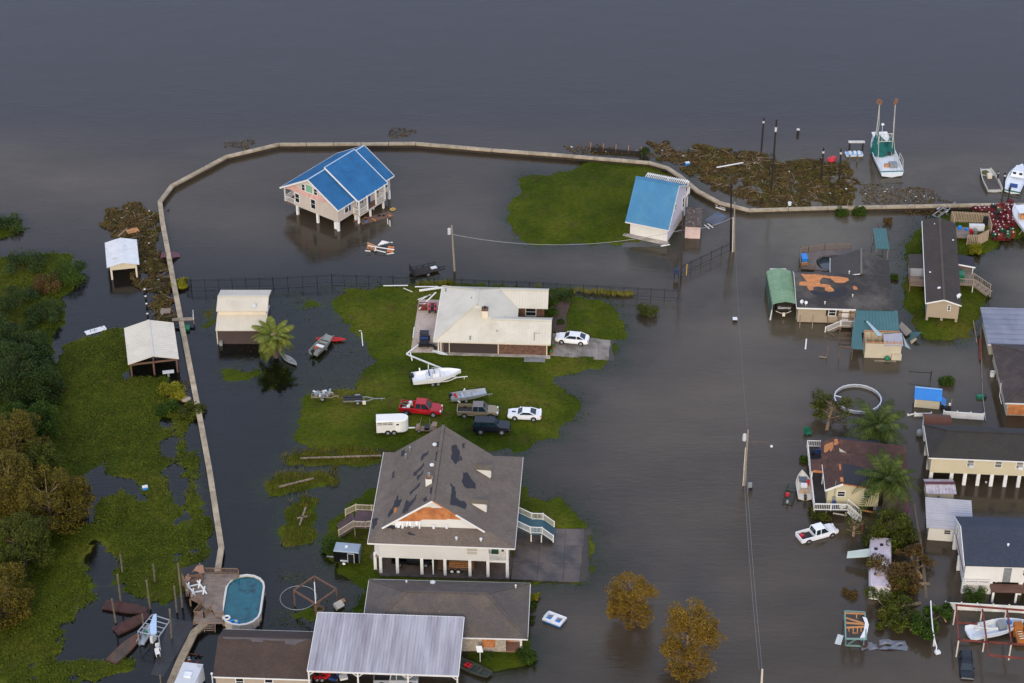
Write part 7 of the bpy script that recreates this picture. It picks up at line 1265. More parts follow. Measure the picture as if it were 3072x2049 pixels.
t = thing('mail_station', 'dark letter box stand by the barn pole', 'letter box', P(B2(1720,1240), 0)); MB().box(-.4,.4,-.3,.3,.9,1.7).build('box', mat('dark_blue_box', '#22304a', .6, .15), t); 
for x in (-.3,.3): MB().beam((x,0,-.6),(x,0,.9),.1).build('leg', M_black, t)
t = thing('floating_bin', 'small dark box with white lid adrift in open water', 'box', P(W2(1687,738), 0)); MB().box(-.3,.3,-.3,.3,-.3,.45).build('body', M_black, t); MB().box(-.33,.33,-.33,.33,.455,.56).build('lid', M_plast, t)
# ================================================================ YARD THINGS
o, rz = P((2573,1197), 0), 0.0
c1 = P(Zm(2480,1130,11.755)(1100,745), .45); t = thing('pool_ring', 'empty white ring of a round pool standing in the flood', 'pool', (c1.x,c1.y,0), 0); R_ = 3.25; rg = lambda r_, z: [Vector((r_*math.cos(2*math.pi*i/24), r_*math.sin(2*math.pi*i/24), z)) for i in range(24)]
MB().loft([rg(R_,-.5), rg(R_,.42), rg(R_-.04,.42), rg(R_-.04,-.5)], cap=False).build('wall', mat('pool_ring_wall', '#a9a9ab', .6, .12, 1.), t); MB().loft([rg(R_+.04,.42), rg(R_+.04,.48), rg(R_-.1,.48), rg(R_-.1,.42), rg(R_+.04,.42)], cap=False).build('rim', M_plast, t)
for i in range(12): a = 2*math.pi*i/12; MB().box(R_*1.02*math.cos(a)-.08,R_*1.02*math.cos(a)+.08,R_*1.02*math.sin(a)-.08,R_*1.02*math.sin(a)+.08,-.4,.41).build('rib', M_galv, t)
MB().beam((-R_+.1,.4,.55),(-R_+1.0,.3,.35),.18,.08).build('loose_rim', M_plast, t)
ZW = Zm(640, 1690, 5.227); c1 = P(ZW(1335,545), -.02); t = thing('trampoline', 'round trampoline sunk just below the water surface', 'trampoline', (c1.x,c1.y,0), 0); MB().path([Vector((2.25*math.cos(k), 2.25*math.sin(k), .03)) for k in np.linspace(0, 2*math.pi, 33)], .05, 6).build('ring', M_galv, t); MB().add([Vector((2.2*math.cos(2*math.pi*i/24), 2.2*math.sin(2*math.pi*i/24), -.04)) for i in range(24)], [tuple(range(24))]).build('mat', mat('trampoline_mat', '#2a3038', .7, .15), t)
t = thing('swing_frame', 'square wooden pergola frame beside the sunk trampoline', 'frame', P(ZW(1590,560), 0), 0); q = [lp(t, ZW(*a), 2.45) for a in ((1583,205),(1930,405),(1605,635),(1262,425))]
for i in range(4): MB().beam(q[i], q[(i+1)%4], .16, .2).build('top_beam', M_brnwood, t); MB().beam((q[i].x,q[i].y,-.8), (q[i].x,q[i].y,2.45), .17).build('post', M_brnwood, t)
for i in (2,):
    for j in (1,3): MB().beam(q[i]-Vector((0,0,.9)), q[i].lerp(q[j],.2), .1).build('brace', M_brnwood, t)
MB().tube((q[2].x,q[2].y,2.5),(q[0].x*.3+q[2].x*.7,q[0].y*.3+q[2].y*.7,4.6),.06,.06,8).build('white_pipe', M_plast, t)
t = thing('tractor_tyre', 'big old tyre lying by the wooden pergola frame', 'tyre', P(ZW(1665,730), 0)); MB().path([Vector((.55*math.cos(k), .55*math.sin(k), .08)) for k in np.linspace(0, 2*math.pi, 17)], .2, 8).build('tread', M_wr2, t)
t = thing('broken_cabinet', 'tipped wooden cabinet right of the pergola frame', 'cabinet', P(ZW(1970,690), 0), .4); MB().cbox((0,0,.35),(1.1,.9,.5),.3,.5).build('carcass', M_crtrim, t); MB().cbox((.5,.5,.4),(1.0,.5,.12),.2,.2).build('door', M_newwood, t)
# deck furniture
for lb, q_, rz_ in (('white plastic picnic bench upper one on the pool deck',(772,330),.35), ('white plastic picnic bench lower one on the pool deck',(812,385),.3)):
    t = thing('picnic_bench', lb, 'bench', P(Qz(*q_), 1.4), rz_); MB().beam((-.8,0,.35),(.8,0,.35),.12).build('beam', M_plast, t)
    for x in (-.7,.7): MB().beam((x-.25,-.4,.05),(x+.2,.4,.65),.16).beam((x+.2,-.4,.05),(x-.2,.4,.65),.16).build('crossed_legs', M_plast, t)
t = thing('torn_gazebo_roof', 'black torn gazebo roof collapsed on the pool deck corner', 'gazebo', P(Qz(770,230), 1.4), 0); q = [lp(t, Qz(*a), z) for a, z in (((650,165),1.6),((815,115),1.5),((870,210),.5),((700,285),.4))]; MB().slab(q, .08).build('roof', M_tar, t)
n_ = (q[1]-q[0]).cross(q[3]-q[0]); patch(t, 'bare_wood', [Qz(*a) for a in jag([(745,200),(800,135),(850,130),(865,200),(820,225),(805,190),(770,185)], 4, 3, random.Random(6))], q[0], n_, mat('bare_gazebo_wood', '#8d6a55', .9, .2, 1.)); patch(t, 'bare_wood', [Qz(*a) for a in [(690,240),(720,205),(745,245),(720,275),(700,280)]], q[0], n_, MATS['bare_gazebo_wood'])
for a, b2 in (((650,165),(700,285)),((815,115),(870,210))): MB().beam(lp(t,Qz(*a),1.5), lp(t,Qz(*b2),.4), .07).build('edge_pipe', M_galv, t)
t = thing('bench_seat', 'brown wooden bench beside the collapsed gazebo roof', 'bench', P(Qz(770,285), 1.4), .2); MB().box(-1.1,1.1,-.35,.35,.35,.45).build('seat', M_brnwood, t); MB().box(-1.1,1.1,.3,.4,.46,.9).build('backrest', M_brnwood, t)
for x in (-1,1): MB().box(x-.06,x+.06,-.3,.3,0,.35).build('leg', M_brnwood, t)
t = thing('pool_float', 'blue and yellow pool toy floating in the oval pool', 'pool toy', P(Qz(1120,640), 1.12), .1); MB().path([Vector((.55*math.cos(k), .3*math.sin(k), .08)) for k in np.linspace(0, 2*math.pi, 13)], .13, 7).build('ring', M_blue, t); MB().ball((.3,.1,.15),.2,8,5,.6).build('cushion', mat('yellow_vinyl', '#c9c24a', .5, .1), t)
t = thing('pool_float', 'white and blue ring caught at the pool ladder corner', 'pool toy', P(Qz(1060,602), 1.12)); MB().path([Vector((.35*math.cos(k), .35*math.sin(k), .1)) for k in np.linspace(0, 2*math.pi, 13)], .12, 7).build('ring', M_plast, t)
# debris by the stilt house: broken stair flight, posts, sunken heap
t = thing('broken_stairs', 'broken pale wooden stair flight adrift below the stilt house', 'debris', P(A(1420,1360), 0), .0)
qq = lambda a, z: lp(t, A(*a), z)
for i in range(7): MB().beam(qq((1390+i*26,1320-i*9+i*2),.3), qq((1445+i*18,1262+i*4),.5), .24, .06).build('white_board', M_trim, t)
for k in range(2): MB().beam(qq((1262,1285+k*40),.4), qq((1375,1330+k*35),.3), .16, .1).build('stringer', M_newwood, t)
for i in range(6): MB().beam(qq((1275+i*18,1292+i*7),.45), qq((1258+i*18,1360+i*4),.1), .12, .06).build('tread', M_newwood, t)
for a, b2 in (((1270,1320),(1580,1370)), ((1350,1370),(1480,1400)), ((1235,1380),(1300,1385)), ((1365,1330),(1350,1385))): MB().beam(qq(a,.45), qq(b2,.35), .14, .1).build('white_rail', M_trim, t)
MB().slab([qq((1510,1325),.5), qq((1580,1330),.4), qq((1560,1410),.05), qq((1490,1390),.1)], .08).build('plywood_sheet', M_ply, t)
for i in range(3): MB().cbox(qq((1505+i*28,1418-i*4),.1), (.4,.12,.1), .3).build('white_scrap', M_trim, t)
for lb, a, b2 in (('left of two white posts standing near the stilt house',(1508,1068),(1500,1005)), ('right of two white posts standing near the stilt house',(1532,1092),(1526,1022))): piling(lb, A(*a), A(*b2), .08, M_trim, False)
t = thing('sunken_heap', 'dark heap of junk barely showing beside the stilt house', 'debris', P(A(1350,1000), 0), math.radians(28)); MB().box(-3.4,3.0,-.8,.9,-.5,.04).build('raft', M_fl, t)
for i in range(10): MB().cbox((random.uniform(-3,3.3),random.uniform(-.7,.7),.05),(random.uniform(.2,.5),random.uniform(.2,.4),.25),random.uniform(0,3)).build('junk', random.choice([M_dark,M_blue,M_newwood,M_wood,M_dark]), t)
MB().path([Vector((3.6+.4*math.cos(k), 1.0+.3*math.sin(k), .15)) for k in np.linspace(0, 2*math.pi, 13)], .09, 6).build('yellow_ring', MATS['yellow_guard'], t)
tag(MB().slab([P(B2(*p), .05) for p in [(1990,690),(2110,605),(2200,660),(2090,745)]], .2).build('floating_deck', mat('blue_brown_deck', '#4e5c6e', .8, .3, .8, col2='#5b4a42')), 'floating blue and brown deck square right of the pink shed', 'raft')
def board(label, a, b_, z=.08, w=.25, h=.07, m=None, z2=None, name='loose_board', cat='board'): return tag(MB().beam(P(a, z), P(b_, z if z2 is None else z2), w, h).build(name, m or M_trim), label, cat)
board('white board floating left of the barn pole', B2(1575,935), B2(1660,920)); board('upper of two white boards by the flood wall bend', B2(2090,545), B2(2180,580)); board('lower of two white boards by the flood wall bend', B2(2092,568), B2(2182,598)); board('left short white board beside the floating deck', B2(1985,735), B2(2030,772), w=.16); board('right short white board beside the floating deck', B2(2018,725), B2(2065,762), w=.16); board('long white board lying on the brown drift', B2(2100,195), B2(2350,150), .35)
board('white beam tossed beside the ranch roof corner', ZP(335,242), ZP(725,190), .6, .3, .2); board('white beam lying along the black fence', ZP(260,175), ZP(665,172), .5, .22); board('white beam left end of the fence row', (1150,857), ZP(140,152), .4, .18); board('pale batten lying on the lawn near the fence', ZP(60,200), ZP(215,265), .5, .1); board('long white beam leaning over the rusty cage', ZP(335,565), ZP(625,275), .9, .18, .15, z2=1.3); board('upper pale batten at the far patio corner', ZP(310,400), ZP(535,312), .6, .15); board('lower pale batten at the far patio corner', ZP(355,412), ZP(500,325), .6, .12); board('white beam lying at the near patio corner', ZP(115,1345), ZP(330,1180), .6, .22, .15); board('long white gutter trailing from the patio to the white boat', ZP(115,1350), ZB(640,275), .6, .2, .15, z2=1.6); board('short white post at the near patio corner', ZP(180,1320), ZP(210,1460), .6, .16, .12); board('white post propping the long white gutter', ZB(392,200), ZB(392,290), 1.0, .14, .14); board('narrow white batten along the patio edge', ZP(248,880), ZP(225,1060), .6, .12); board('small white scrap on the lawn left of the patio', Dz(2260,675), Dz(2290,675), .3, .1)
board('white sheet floating above the left marsh', Lz(805,1255), Lz(995,1200), .06, 1.1, .08, M_plast, name='floating_sheet', cat='sheet'); board('white paddle below the small scrap', Dz(2290,690), Dz(2305,850), .1, .12)
board('white board floating before the mobile home', R4(585,1160), R4(570,1310), .06, .2); board('pale plank floating among the fallen porch frame', R4(770,1420), R4(880,1435), .1, .25, m=M_wood)
fr_ = thing('fallen_timberwork', 'fallen wooden porch frame standing before the mobile home', 'frame', P(R4(900,1000), 0), 0)
for a, za, b2, zb in (((880,690),2.6,(910,1000),0),((1040,700),2.6,(1075,1060),0),((1225,700),2.6,(1265,1100),0),((1075,1270),2.0,(1060,1450),0),((1265,1290),2.0,(1245,1460),0),((1040,770),2.2,(1290,780),2.2),((1040,850),1.7,(1290,865),1.7),((1065,1070),.9,(1290,1075),.9),((1065,1145),.6,(1290,1150),.6),((1070,1215),.4,(1290,1225),.4),((1075,1275),2.0,(1265,1285),2.0),((905,1260),1.6,(880,1440),0),((850,1030),.2,(1000,1115),.2),((498,745),1.8,(485,1000),0),((687,750),1.8,(668,1010),0)): MB().beam(lp(fr_,R4(*a),za), lp(fr_,R4(*b2),zb), .1).build('timber', M_brnwood if a[0] > 700 else M_wood, fr_)
for lb, pts, m_ in (('grey ribbed roof sheet tilted right of the torn shed', [((1300,985),1.2),((1390,1070),.4),((1340,1110),.3),((1275,1030),.9)], mat('grey_ribbed_sheet', '#7c7468', .6, .15)), ('bent teal roof sheet right of the grey ribbed sheet', [((1380,1075),.3),((1475,1075),1.2),((1420,1120),.7),((1365,1155),.1)], M_tealr), ('tan board under the bent teal roof sheet', [((1370,1150),.1),((1410,1120),.5),((1435,1135),.4),((1385,1180),.05)], M_tan2), ('pale teal sheet sliding into the water by the torn shed', [((1310,1100),.3),((1345,1170),.1),((1380,1225),.02),((1330,1200),.05)], mat('pale_teal_sheet', '#9fb3b0', .5, .1))): tag(MB().slab([P(Rz(*q),z) for q, z in pts], .04).build('torn_sheet', m_), lb, 'roof sheet')
# teal stick frame of a wrecked shed
t = thing('wrecked_frame', 'teal stick frame of a wrecked shed with orange rafters', 'frame', P(ZC(460,930), 0), 0); M_tf = mat('teal_frame', '#6f8f86', .7, .1); q1 = lambda a, z: lp(t, ZC(*a), z)
for a, za, b2, zb in (((332,722),2.2,(568,735),2.2),((332,722),2.2,(342,1045),2.2),((568,735),2.2,(585,1050),2.2),((342,1045),2.2,(585,1050),2.2),((342,1045),2.2,(342,1130),.0),((342,1125),.05,(550,1135),.05),((560,1055),2.2,(550,1135),0.0),((375,1110),.1,(470,1050),2.1),((332,722),2.2,(325,800),0.2)): MB().beam(q1(a,za), q1(b2,zb), .16).build('frame_bar', M_tf, t)
for a, b2 in (((335,742),(565,752)),((345,800),(565,870)),((345,858),(565,875)),((345,915),(560,905))): MB().beam(q1(a,2.3), q1(b2,2.3), .2,.12).build('rafter', M_newwood, t)
for a, b2 in (((470,735),(470,810)),((430,920),(430,985)),((480,918),(480,980)),((430,975),(475,980)),((380,925),(378,960)),((525,915),(522,960))): MB().beam(q1(a,2.2), q1(b2,1.6), .12).build('stud', M_newwood, t)
MB().add([q1((540,785),2.5),q1((590,800),2.5),q1((615,880),2.4),q1((600,960),2.2),q1((585,1040),2.1),q1((505,1045),2.2),q1((555,950),2.3),q1((570,860),2.4)], [(0,1,2,7),(7,2,3,6),(6,3,4,5)]).build('torn_sheet', M_plast, t); MB().ball(q1((560,1110),.3),.5,8,5,.7).build('dark_lump', M_wr, t)
tag(MB().slab([P(ZC(*p), .1) for p in [(250,990),(318,1010),(285,1118),(212,1100)]], .06).build('plywood_sheet', mat('pale_board', '#bfc4c2', .7, .1)), 'pale square board floating left of the teal frame', 'board')
t = thing('crumpled_tarp', 'crumpled grey tarp floating right of the teal frame', 'tarp', P(ZC(790,1125), 0), 0); rn = random.Random(3); mb = MB(); nx_ = 9
vs = [Vector((-2.7+5.4*i/(nx_-1)+rn.uniform(-.2,.2), -.9+1.8*j/4+rn.uniform(-.15,.15), rn.uniform(-.12,.3)*(1-abs(i-4)/5))) for j in range(5) for i in range(nx_)]; mb.add(vs, [(j*nx_+i, j*nx_+i+1, (j+1)*nx_+i+1, (j+1)*nx_+i) for j in range(4) for i in range(nx_-1)]); mb.build('cloth', mat('grey_tarp', '#6d7078', .5, .2), t, fix=False)
t = thing('broken_white_pole', 'long snapped white post standing among the fallen trees', 'post', P(ZC(1390,1220), 0), 0); MB().path([lp(t,ZC(*a),z) for a, z in (((1345,600),3.2),((1355,780),2.6),((1370,940),2.0),((1390,1060),1.2),((1415,1150),.6),((1400,1220),.1))], .08, 7).build('post', M_plast, t); MB().cbox(lp(t,ZC(1425,1205),.2),(.6,.5,.3),.3).build('plate', M_plast, t); MB().beam(lp(t,ZC(1385,1060),1.2), lp(t,ZC(1380,1130),.1), .2).build('stub', M_plast, t)
# rusty carport frame, boat and loader
t = thing('rusty_carport_frame', 'bare rusty red carport frame over the flooded boat', 'frame', P(Z9(660,860), 0), 0); q1 = lambda a, z: lp(t, Z9(*a), z)
for a, za, b2, zb in (((610,340),2.6,(1689,425),2.6),((655,890),2.6,(1689,965),2.6),((1035,410),2.6,(1105,915),2.6),((1425,410),2.6,(1490,950),2.6),((1130,1130),2.6,(1689,1180),2.6),((640,615),1.8,(960,640),1.8),((625,350),2.6,(655,890),2.6),((1105,915),2.6,(1130,1130),2.6)): MB().beam(q1(a,za), q1(b2,zb), .17,.2).build('beam', M_rust, t)
for a, b2 in (((612,400),(590,570)),((1030,420),(1000,600)),((660,900),(635,1090)),((1080,820),(1050,1010)),((1490,950),(1520,1145)),((1410,420),(1400,560))): pt = q1(a,2.55); MB().tube((pt.x,pt.y,-.8), pt, .09,.09,8).build('post', M_crtrim, t)
tr = boat_trailer('boat_trailer', 'drowned trailer under the wrecked white boat', Z9(1200,850), Z9(1450,760), -.3, 5., 2., 1); t = thing('motor_boat', 'white boat smothered in broken white boards under the frame', 'boat', P(Z9(1240,760), .2), math.radians(16)); hull(t, 7.2, 2.4, .9, M_hullw, dz=.4); MB().box(.2,1.2,-.5,.5,.5,1.2).build('console', M_galv, t); MB().cbox((1.8,.2,.9),(.5,.5,.4)).build('blue_bundle', M_blue, t)
for i in range(9): MB().beam((random.uniform(-3.4,-1.4),random.uniform(-1.2,1.2),random.uniform(.9,1.3)),(random.uniform(-2.0,.8),random.uniform(-1.2,1.2),random.uniform(.9,1.5)),.2,.06).build('broken_board', M_trim, t)
t = thing('loader', 'small orange loader with ladder at the right edge', 'loader', P(Z9(1600,860), 0), .1); M_or = mat('machine_orange', '#a3611e', .7, .2); MB().box(-.6,.6,-1.4,1.2,.1,.8).build('chassis', M_or, t); MB().box(-.5,.5,.3,1.1,.8,1.7).build('engine_cover', M_or, t); MB().beam((-.5,-1.4,.6),(-.5,1.0,1.6),.14).build('arm', M_or, t)
for i in range(4): MB().box(-.3,.3,-1.2+i*.4,-1.12+i*.4,.95,1.02).build('rung', M_crtrim, t)
for y in (-.8,.8): MB().tube((-.75,y,.3),(.75,y,.3),.42,.42,14).build('wheel', M_tyre, t)
# pallets and bits outside the flood wall
t = thing('pallet', 'brown wooden pallet on the weed above the small boathouse', 'pallet', P(Lz(1250,295), .15), .5)
for i in range(6): MB().box(-.9,.9,-.6+i*.22,-.45+i*.22,.1,.16).build('slat', M_newwood, t)
for x in (-.85,0,.85): MB().box(x-.06,x+.06,-.6,.65,0,.09).build('bearer', M_newwood, t)
board('dark plank beside the brown wooden pallet', Lz(1110,345), Lz(1200,265), .2, .3, .1, M_wood)
tag(MB().slab([P(Lz(*p), z) for p, z in (((1520,500),.5),((1560,485),.9),((1565,535),.9),((1510,545),.5))], .05).build('maroon_sheet', M_dred), 'maroon roof sheet lying outside the flood wall', 'sheet'); tag(MB().slab([P(Lz(*p), z) for p, z in (((1610,480),.8),((1680,495),.2),((1700,535),.05),((1620,540),.6))], .05).build('maroon_sheet', M_dred), 'maroon roof sheet lying inside the flood wall', 'sheet')
t = thing('dark_crate', 'sunken dark crate beside the flood wall below the fence stub', 'crate', P(Lz(1560,1060), 0), .05); MB().box(-.7,.7,-.6,.6,-.3,.3).build('box', M_fl, t); MB().box(-.75,.75,-.65,.65,.3,.36).build('lid', M_wood, t)
t = thing('cushion', 'pale stuffed sack dumped beside the flood wall', 'sack', P(Zm(0,1080,2.613)(1450,320), .15), .5); MB().ball((0,0,.2),.55,10,6,.5).ball((.5,0,.2),.45,10,6,.5).build('sack', mat('dirty_cream_cloth', '#9d8f7c', .9, .2), t)
for lb, z_, q_, m1, m2 in (('blue cooler with white lid on the left marsh',.12,Zm(0,1080,2.613)(1138,1008),M_blue,M_plast), ('blue and white cooler lying on the brown drift',.25,B2(1825,165),M_blue,M_plast)): t = thing('cooler', lb, 'cooler', P(q_, z_), .3); MB().box(-.35,.35,-.25,.25,-.1,.3).build('body', m1, t); MB().box(-.37,.37,-.27,.27,.305,.38).build('lid', m2, t)
t = thing('red_bag', 'bright red tarpaulin bundle on the brown drift', 'bundle', P(ZT(790,495), .2), .4); MB().ball((0,0,.3),.75,9,6,.55).ball((.7,.3,.35),.5,8,5,.6).build('bundle', M_red, t)
t = thing('green_chair', 'green plastic chair standing in water left of the broken tree', 'chair', P(Sz(697,515), 0), .5)
for x in (-.3,.3):
    for y in (-.3,.3): MB().beam((x,y,-.4),(x,y,.2),.08).build('leg', M_green, t)
MB().box(-.4,.4,-.4,.4,.2,.28).build('seat', M_green, t); MB().box(-.4,.4,.34,.42,.285,.9).build('backrest', M_green, t); MB().box(-.46,-.38,-.4,.4,.45,.52).build('arm', M_green, t); MB().box(.38,.46,-.4,.4,.45,.52).build('arm', M_green, t)
t = thing('wheelie_bin', 'green rubbish bin tipped in the water by the thin pipe', 'bin', P(V6(865,1150), 0), .1); MB().cbox((0,0,.15),(1.0,.6,.5)).build('body', M_green, t); MB().cbox((.6,-.05,.12),(.35,.62,.5)).build('lid', M_black, t)
board('long thin pipe fence running down past the tipped green bin', V6(870,330), V6(890,1100), .25, .1, .1, M_wood); board('lower run of thin pipe fence below the tipped green bin', V6(890,1100), V6(930,1420), .25, .08, .08, M_galv); board('leaning rust timber beside the tin roofed house', V6(862,460), V6(865,700), .3, .3, .2, M_rust)
t = thing('broken_gate', 'broken dark gate bar standing in open water', 'gate', P(V6(275,940), 0), 0); MB().beam((0,0,-.5),(.1,0,1.5),.12).build('post', M_pil, t); MB().beam((.1,0,1.2),(-3.0,.6,1.0),.08).build('bar', M_pil, t)
t = thing('sunk_raft', 'broken dark raft of planks adrift at the right edge', 'raft', P(V6(1120,210), 0), -.1)
for i in range(5): MB().box(-1.3+random.uniform(-.2,.2),1.8,-.8+i*.4,-.55+i*.4,-.05,.12).build('plank', M_wr2, t)
MB().box(-1.3,-.5,.9,1.6,.0,.4).build('box', M_pil, t); t = thing('basketball_hoop', 'white basketball hoop stand fallen by the bungalow', 'hoop', P(Kz(1495,790), .05), 0); MB().tube((0,0,0),(0,0,1.5),.05,.05,8).build('pole', M_plast, t); MB().slab([(-.35,.0,1.5),(.35,.0,1.5),(.2,.35,2.2),(-.5,.35,2.2)], .04).build('backboard', M_plast, t)
board('weathered timber post beside the deck house palm', S7(1285,1545), S7(1300,1370), .2, .2, .2, M_rust, z2=.8); board('long timber fallen before the deck house stairs', S7(1290,1205), S7(1520,1250), .4, .2, .12, M_newwood); board('white plank under the deck house railing', S7(830,1250), S7(1050,1285), .1, .2)
t = thing('leaning_pole', 'long fallen power pole beside the white shed', 'trunk', P(Z6(1310,440), 0), 0); MB().path([lp(t, Z6(1345,780), -.2), Vector((0,0,.5)), lp(t, Z6(1290,240), 1.0), lp(t, Z6(1232,-120), 1.5)], [.26,.24,.2,.14], 8).build('trunk', mat('fallen_pole_wood', '#6b5d4c', .9, .2, 2.), t)  # bare wood of a fallen power pole
def mower(label, q, m, ang):
    t = thing('riding_mower', label, 'mower', P(Kz(*q), .0), ang); MB().loft([[(-.8,-.4,.3),(-.8,.4,.3),(-.8,.4,.65),(-.8,-.4,.65)],[(.0,-.4,.3),(.0,.4,.3),(.0,.4,.5),(.0,-.4,.5)],[(.2,-.3,.3),(.2,.3,.3),(.2,.3,.85),(.2,-.3,.85)],[(.9,-.25,.35),(.9,.25,.35),(.9,.2,.75),(.9,-.2,.75)]]).build('body', m, t); MB().box(-.5,-.1,-.25,.25,.65,.75).build('seat', M_black, t); MB().box(-.6,-.5,-.25,.25,.75,1.1).build('seat_back', M_black, t); MB().tube((.15,0,.85),(.0,0,1.05),.03,.03,6).build('steering_column', M_black, t)
    for x, r_ in ((-.5,.28),(.65,.2)):
        for s_ in (-1,1): wheel(t, x, s_*.42, r_, s_, .2)
mower('left red riding mower under the ribbed carport', (165,925), M_red, .4); mower('right red riding mower under the ribbed carport', (215,930), M_red, .2); mower('blue riding mower under the ribbed carport', (290,925), M_navy, 1.2)
tag(MB().cbox(P(Kz(360,915), .5), (.9,.6,.5), .3).cbox(P(Kz(360,915), .8), (.95,.65,.08), .3).build('cooler', M_plast), 'white chest stored under the ribbed carport', 'cooler')

dk3 = thing('sunken_dock', 'dark sunken boat dock just under water beside the boat lift', 'dock', P(Qz(640,620), 0), 0); M_sunk = mat('wet_dark_planks', '#2b2928', .35, .25, 1.)
qa, qb, qc, qd = [lp(dk3, Qz(*a), .03) for a in ((690,520),(780,640),(500,1120),(390,1100))]
qa2 = lp(dk3, Qz(560,600), .03)
for i in range(34):
    k0 = i/34; k1 = (i+.93)/34; l0 = qa2.lerp(qd, k0); l1 = qa2.lerp(qd, k1); r0 = qb.lerp(qc, k0); r1 = qb.lerp(qc, k1); MB().slab([l0, r0, r1, l1], .08).build('plank', M_sunk, dk3)
for lb, a, b2, w in (('grey log lying in the lower grass mat',Gz(-30,420) if False else W2(688,1205),W2(702,1165),.22), ('short timber crossing the log in the lower grass mat',W2(682,1190),W2(706,1185),.2), ('grey beam lying in the middle grass mat',W2(640,1118),W2(720,1098),.22), ('long grey beam lying in the upper grass mat',W2(690,1052),W2(875,1046),.2)): board(lb, a, b2, .3, w, .18, M_wood)
piling('thin stake at the foot of the sunken dock', Qz(478,1180), Qz(470,1105), .1, M_pil2, False)
t = thing('scrap_pile', 'tangle of scrap metal beside the lower flood wall', 'scrap', P(Qz(735,980), 0), 0)
for i in range(14): MB().cbox((random.uniform(-1.1,1.2),random.uniform(-.9,.9),random.uniform(0,.35)),(random.uniform(.2,.7),random.uniform(.1,.4),.2),random.uniform(0,3),random.uniform(-.4,.4)).build('scrap_piece', random.choice([M_galv,M_dark,M_dark,M_rust,M_plast]), t)
board('red rusty bar floating above the scrap tangle', Qz(680,905), Qz(845,932), .12, .1, .1, M_rust)
# ================================================================ VEGETATION
LF_green = leafmat('green_leaves', '#1d2b0c', '#374c13', '#5b7224'); LF_dark = leafmat('dark_leaves', '#1d2914', '#33431c', '#50602c'); LF_or = leafmat('autumn_leaves', '#4f3d13', '#7d611d', '#a3822e'); LF_gold = leafmat('olive_gold_leaves', '#33300f', '#5a5018', '#7f6e26'); LF_ol = leafmat('olive_leaves', '#26300e', '#454c16', '#6a6c24'); LF_brown = leafmat('brown_dead_leaves', '#3a2c18', '#5f4a26', '#7f6a38'); LF_marsh = leafmat('marsh_leaves', '#36400c', '#4b5410', '#66691a'); LF_yel = leafmat('yellow_green_leaves', '#4d560f', '#7c7a1c', '#a89a2c'); LF_drift = leafmat('drift_weed_leaves', '#3a2e1c', '#5f4d2a', '#80693a'); LF_lawn = leafmat('lawn_blade_leaves', '#38440b', '#4e5a10', '#686d1d'); LF_palm = leafmat('palm_leaves', '#252f10', '#3e4c1c', '#636c2e')
M_bark = mat('bark', '#5b4a3a', .95, .3, 3., bump=.4); M_bark2 = mat('pale_bark', '#8a7358', .95, .25, 3.)
def leaves(name, pts, size, m, parent=None, up=.35, aspect=.55, rs=1, jitter=.4, tall=None):
    """many small separate leaf blades"""
    R = np.random.RandomState(rs); n = len(pts); a = R.normal(size=(n,3)); a[:,2] = np.abs(a[:,2])+up*2; a /= np.linalg.norm(a,axis=1)[:,None]
    t = R.normal(size=(n,3)); t -= (t*a).sum(1)[:,None]*a; t /= np.linalg.norm(t,axis=1)[:,None]
    if tall: t = np.stack([R.normal(scale=.3,size=n), R.normal(scale=.3,size=n), np.ones(n)], 1); t /= np.linalg.norm(t,axis=1)[:,None]; a = np.stack([R.normal(size=n), R.normal(size=n), np.zeros(n)],1); a -= (a*t).sum(1)[:,None]*t; a /= np.linalg.norm(a,axis=1)[:,None]
    b = np.cross(a, t); s = size*(1+R.uniform(-jitter,jitter,size=n))[:,None]; p = np.asarray(pts)
    co = np.stack([p-t*s*.5*(0 if tall else 1), p+b*s*aspect*.5+t*s*(.35 if tall else 0), p+t*s*(1.0 if tall else .5), p-b*s*aspect*.5+t*s*(.35 if tall else 0)], 1).reshape(-1,3)
    me = bpy.data.meshes.new(name); me.vertices.add(4*n); me.vertices.foreach_set('co', co.ravel()); me.loops.add(4*n); me.loops.foreach_set('vertex_index', np.arange(4*n)); me.polygons.add(n); me.polygons.foreach_set('loop_start', np.arange(0,4*n,4)); me.update(calc_edges=True); me.materials.append(m)
    o = bpy.data.objects.new(name, me); COL.objects.link(o)
    if parent: o.parent = parent
    return o
def clump_pts(R, c, r, n, flat=.8):
    d = R.normal(size=(n,3)); d /= np.linalg.norm(d,axis=1)[:,None]; q = R.uniform(.25,1,size=n)**.5; return np.asarray(c)+d*(r*q)[:,None]*np.array([1,1,flat])
